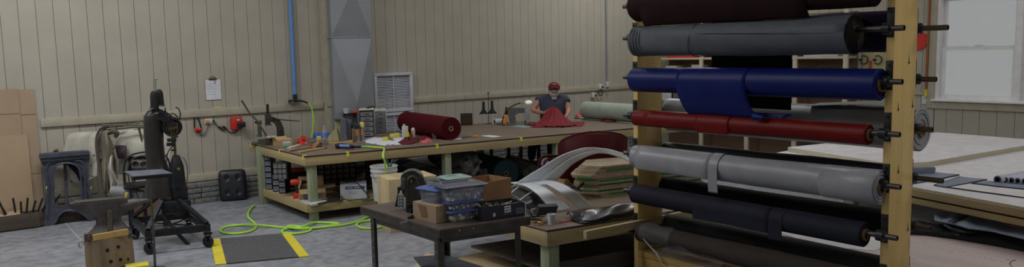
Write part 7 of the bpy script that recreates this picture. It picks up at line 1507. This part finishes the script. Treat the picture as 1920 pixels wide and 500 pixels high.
zz = zsh[3]+0.018
S('red_box', 'flat red box on the shelf above the blue roll, left end', 'box', MB().box((0, 0, 0.035), (0.2, 0.75, 0.07), bev=0.004), 'red', (XS+0.14, Yw(1278), zz))
S('paper_box', 'flat pale box on the shelf just left of the hook panel', 'box', MB().box((0, 0, 0.03), (0.2, 0.55, 0.06), bev=0.004), 'white_paint', (XS+0.14, Yw(1535), zz))
z2 = zsh[2]+0.018
S('paper_stack', 'short stack of pale papers on the lower shelf above the blue roll', 'paper', MB().box((0, 0, 0.12), (0.2, 0.25, 0.24), bev=0.004), 'canvas', (XS+0.14, Yw(1255), z2))
S('paper_box', 'pale carton on the lower shelf near the first upright', 'box', MB().box((0, 0, 0.13), (0.2, 0.2, 0.26), bev=0.004), 'canvas', (XS+0.14, Yw(1302), z2))
m = MB(); m.tube([(XS+0.1, Yw(1530)+0.13*math.cos(a_), z2+0.14+0.13*math.sin(a_)) for a_ in [j*PI/8 for j in range(16)]], 0.012, 8, closed=True, smooth=0); S('wire_coil', 'dark wire coil standing on the lower shelf right of the black cloth', 'coil', m, 'black_iron', (XS+0.1, Yw(1530), z2), w=True)
for k, (px, m_, lb, h_) in enumerate(((1250, 'white_paint', 'small white carton on the low shelf left of the blue tongue', 0.16), (1268, 'steel', 'silver metal case on the low shelf between the two cartons', 0.19), (1288, 'white_paint', 'white carton on the low shelf touching the blue tongue', 0.17))):
    S('shelf_box', lb, 'box', MB().box((0, 0, h_/2), (0.2, 0.26, h_), bev=0.004), m_, (XS+0.12, Yw(px), zsh[1]+0.018))
# hook panel
y0, y1 = Yw(1662), Yw(1602); t = thing('hook_panel', 'pale wooden wall panel with two round hooks and a red handled tool', 'panel', (XS+0.30, (y0+y1)/2, 0.9))
m = MB(); m.box((XS+0.33, (y0+y1)/2, 1.35), (0.02, y1-y0+0.1, 0.95), bev=0.002); P(t, 'board', m, 'pine_z', w=True)
for px in (1620, 1646):
    q = atx(px, 112, XS+0.30); m = MB(); m.tube([q+Vector((-0.01, 0.06*math.cos(a_), 0.06*math.sin(a_))) for a_ in [0.9+j*PI/8*1.0 for j in range(13)]], 0.008, 6); m.cyl(q+Vector((0.02, 0.05, 0)), q+Vector((-0.02, 0.05, 0)), 0.018); P(t, 'round_hook', m, 'black_iron', w=True)
q = atx(1631, 114, XS+0.29); m = MB(); m.cyl(q, q-Vector((0, 0, 0.55)), 0.014); S('hanging_tool', 'red handled tool hanging between the two round hooks', 'tool', m, 'red', q, w=True)
# copper pipe, outlet
q = atx(1741, 80, WX-0.02); t = thing('copper_pipe', 'copper pipe running down the window wall to a yellow tipped valve', 'pipe', (WX-0.03, q.y, 1.2)); yy = atx(1737, 167, WX-0.02); 
m = MB(); m.cyl((WX-0.03, yy.y, yy.z), (WX-0.03, atx(1746, 0, WX-0.02).y, CZ-0.02), 0.016); P(t, 'tube', m, 'copper', w=True)
m = MB(); m.cyl((WX-0.03, yy.y, yy.z-0.10), (WX-0.03, yy.y, yy.z), 0.020); P(t, 'yellow_tip', m, 'yellow', w=True)
q = atx(1734, 187, WX-0.008); t = thing('power_outlet', 'white outlet plate under the copper pipe', 'outlet', q); m = MB(); m.box((0, 0, 0), (0.012, 0.075, 0.12), bev=0.003); P(t, 'plate', m, 'white_plastic')
for dz in (-0.025, 0.025): m = MB(); m.box((-0.007, 0, dz), (0.003, 0.03, 0.03)); P(t, 'socket', m, 'white_paint')
q = atx(1729, 76, WX-0.02); S('red_disc', 'red round sign edge showing right of the rack post', 'sign', MB().cyl((0.0, 0, 0), (-0.015, 0, 0), 0.13, n=28), 'red', (WX-0.004, q.y+0.06, q.z))
# ------------------------------------------------------------ on the white covered table
t = thing('white_slab', 'large white-topped panel with raw wood edge lying on the white covered table', 'panel', at(1800, 290, TH))
ZP = TH+0.048; sp = [at(1736, 303.5, ZP), at(1920, 272.5, ZP)]; dpn = (sp[1]-sp[0]).normalized(); sp[1] = sp[0]+dpn*2.35; nb = Vector((-dpn.y, dpn.x, 0)); c3 = sp[0]+Vector((0.10, 1.35, 0))-dpn*0.0; cL = sp[0]-dpn*0.30+nb*0.16
m = MB(); m.prism([(p.x, p.y, TH+0.001) for p in (sp[0], sp[1], sp[1]+nb*1.2, c3+nb*0.1, cL)], (0, 0, 0.044)); P(t, 'core', m, 'pine_pale', w=True)
m = MB(); m.prism([(p.x, p.y, ZP-0.0028) for p in (sp[0], sp[1], sp[1]+nb*1.2, c3+nb*0.1, cL)], (0, 0, 0.003)); P(t, 'white_face', m, 'white_sheet', w=True)
def flat(name, label, pts, z, th, m_, cat, edge=None):
    p_ = [at(x, y, z) for x, y in pts]; t = thing(name, label, cat, sum(p_, Vector())/len(p_)); m = MB(); m.prism([(p.x, p.y, z) for p in p_], (0, 0, th)); P(t, 'sheet', m, m_, w=True)
    if edge: m = MB(); m.tube([(p.x, p.y, z+th*0.6) for p in p_], 0.006, 6, closed=True, smooth=0); P(t, 'bound_edge', m, edge, w=True)
flat('floor_mat_blank', 'blue-grey vinyl mat with dark binding nearest the rack post', [(1712, 345), (1712, 327), (1745, 323), (1798, 328.5), (1758, 337)], TH+0.001, 0.008, 'mat_blue', 'mat', 'edge_dark')
flat('floor_mat_blank', 'blue-grey vinyl mat with dark binding right of the post mat, nearer the table edge', [(1752, 348), (1799, 332.5), (1850, 337.5), (1775, 352)], TH+0.001, 0.008, 'mat_blue', 'mat', 'edge_dark')
a, b = at(1700, 320, TH+0.035), at(1751, 319, TH+0.035)
t = thing('rolled_mat', 'dark vinyl mat with a rolled near end beside the rack post', 'mat', (b.x, b.y, TH)); m = MB(); m.grid(lambda u, v: tuple(b.lerp(a, v)+Vector((0.0, 0, -0.002))+Vector(((0.032-0.016*u)*math.cos(u*11)*0.6, (0.032-0.016*u)*math.cos(u*11)*-0.2-0.0, (0.032-0.016*u)*math.sin(u*11)))), 40, 3, th=0.004); P(t, 'roll', m, 'mat_blue', w=True)
flat('vinyl_sheet', 'pale blue-white vinyl sheet at the near edge of the white covered table', [(1778, 352), (1822, 344), (1870, 349), (1925, 356), (1925, 372), (1880, 366)], TH+0.001, 0.006, 'white_sheet', 'sheet', 'edge_dark')
flat('vinyl_sheet', 'grey-blue strip of vinyl in front of the small roll row', [(1822, 344), (1855, 341), (1930, 348), (1930, 356), (1870, 350)], TH+0.008, 0.005, 'mat_blue', 'sheet', 'edge_dark')
names = ['leftmost', 'second from the left', 'third from the left', 'fourth from the left', 'rightmost']
for k, px in enumerate((1870.5, 1885, 1896.5, 1908, 1921)):
    R_ = 0.026 if k else 0.032; a = at(px, 336.5+k*0.9, TH+R_); far = a+Vector((0.62, 0.50, 0)).normalized()*0.75; far = a+(at(px+75, 322, TH+R_)-a).normalized()*0.7
    lying_roll('small_vinyl_roll', 'small vinyl roll in the row on the white table, %s' % names[k], (a.x, a.y, TH+0.001), (far.x, far.y, TH+0.001), R_, TH+0.001, 'roll_pale', core=R_*0.72, rings=1, corem='edge_dark', wob=0.001)
# kraft tube under that table, cloth pile on the low platform
RK = 0.084; a = at(1722, 386, 0.45+RK); a = c0+de*1.05+ne*0.30; b = c0+de*3.6+ne*0.24
t = thing('cardboard_tube', 'fat brown cardboard tube lying under the white covered table', 'tube', (a.x, a.y, 0.45)); L_ = (b-a).length; v_ = (b-a).normalized()
m = MB(); m.lathe([(RK-0.008, 0), (RK, 0), (RK, L_), (RK-0.008, L_), (RK-0.008, 0)], (a.x, a.y, 0.451+RK), v_, 30, cap=False); P(t, 'tube_wall', m, 'kraft_tube', w=True)
S('white_paper', 'broad white paper sheet spread over the back of the low platform', 'paper', MB().prism([at(x, y, 0.451) for x, y in ((1405, 418), (1560, 396), (1700, 392), (1790, 399), (1765, 408), (1722, 424), (1640, 470), (1540, 462))], (0, 0, 0.002)), 'white_sheet', at(1600, 420, 0.451), w=True)
t = thing('cloth_pile', 'pile of folded black and slate-blue cloth lying on the low platform', 'cloth', at(1820, 430, 0.45))
def pile(top, bot, z0, h0, m_, nm, seed, th=0.01):
    def E_(E, u): k = u*(len(E)-1); i = min(int(k), len(E)-2); return at(*E[i], z0).lerp(at(*E[i+1], z0), k-i)
    def fn(u, v):
        p = E_(top, u).lerp(E_(bot, u), v); p.z = z0+0.004+h0*math.sin(min(1, v*1.25)*PI*0.5)**0.6*(math.cos(max(0, v-0.8)*5*PI/2)**0.7 if v > 0.8 else 1)*(0.75+0.25*math.sin(u*9+seed))+0.010*math.sin(u*26+v*5+seed)*math.sin(v*PI); return p
    m = MB(); m.grid(fn, 50, 22, th=th); P(t, nm, m, m_, w=True, sharp=80)
pile([(1700, 432), (1740, 425), (1790, 418), (1850, 420), (1935, 434)], [(1700, 440), (1735, 441), (1790, 448), (1850, 458), (1935, 474)], 0.451, 0.085, 'c_black2', 'black_cloth', 1)
pile([(1752, 400), (1790, 397), (1820, 398), (1860, 402), (1935, 415)], [(1752, 414), (1782, 420), (1812, 428), (1860, 434), (1935, 452)], 0.548, 0.016, 'slate_cloth', 'slate_cloth', 4)
m = MB(); p_ = [at(x, y, 0.575) for x, y in ((1776, 415), (1784, 417), (1828, 402), (1822, 400))]; m.prism(p_, (0, 0, 0.004)); P(t, 'dark_band', m, 'slate_dark', w=True)
m = MB(); m.tube([at(1772, 421, 0.545), at(1790, 430, 0.53), at(1815, 434, 0.52), at(1850, 433, 0.53), at(1880, 437, 0.53), at(1895, 448, 0.50), at(1930, 456, 0.5)], [0.014, 0.02, 0.022, 0.018, 0.02, 0.02, 0.02], 8, flat=0.5); P(t, 'black_fold', m, 'c_black2', w=True)
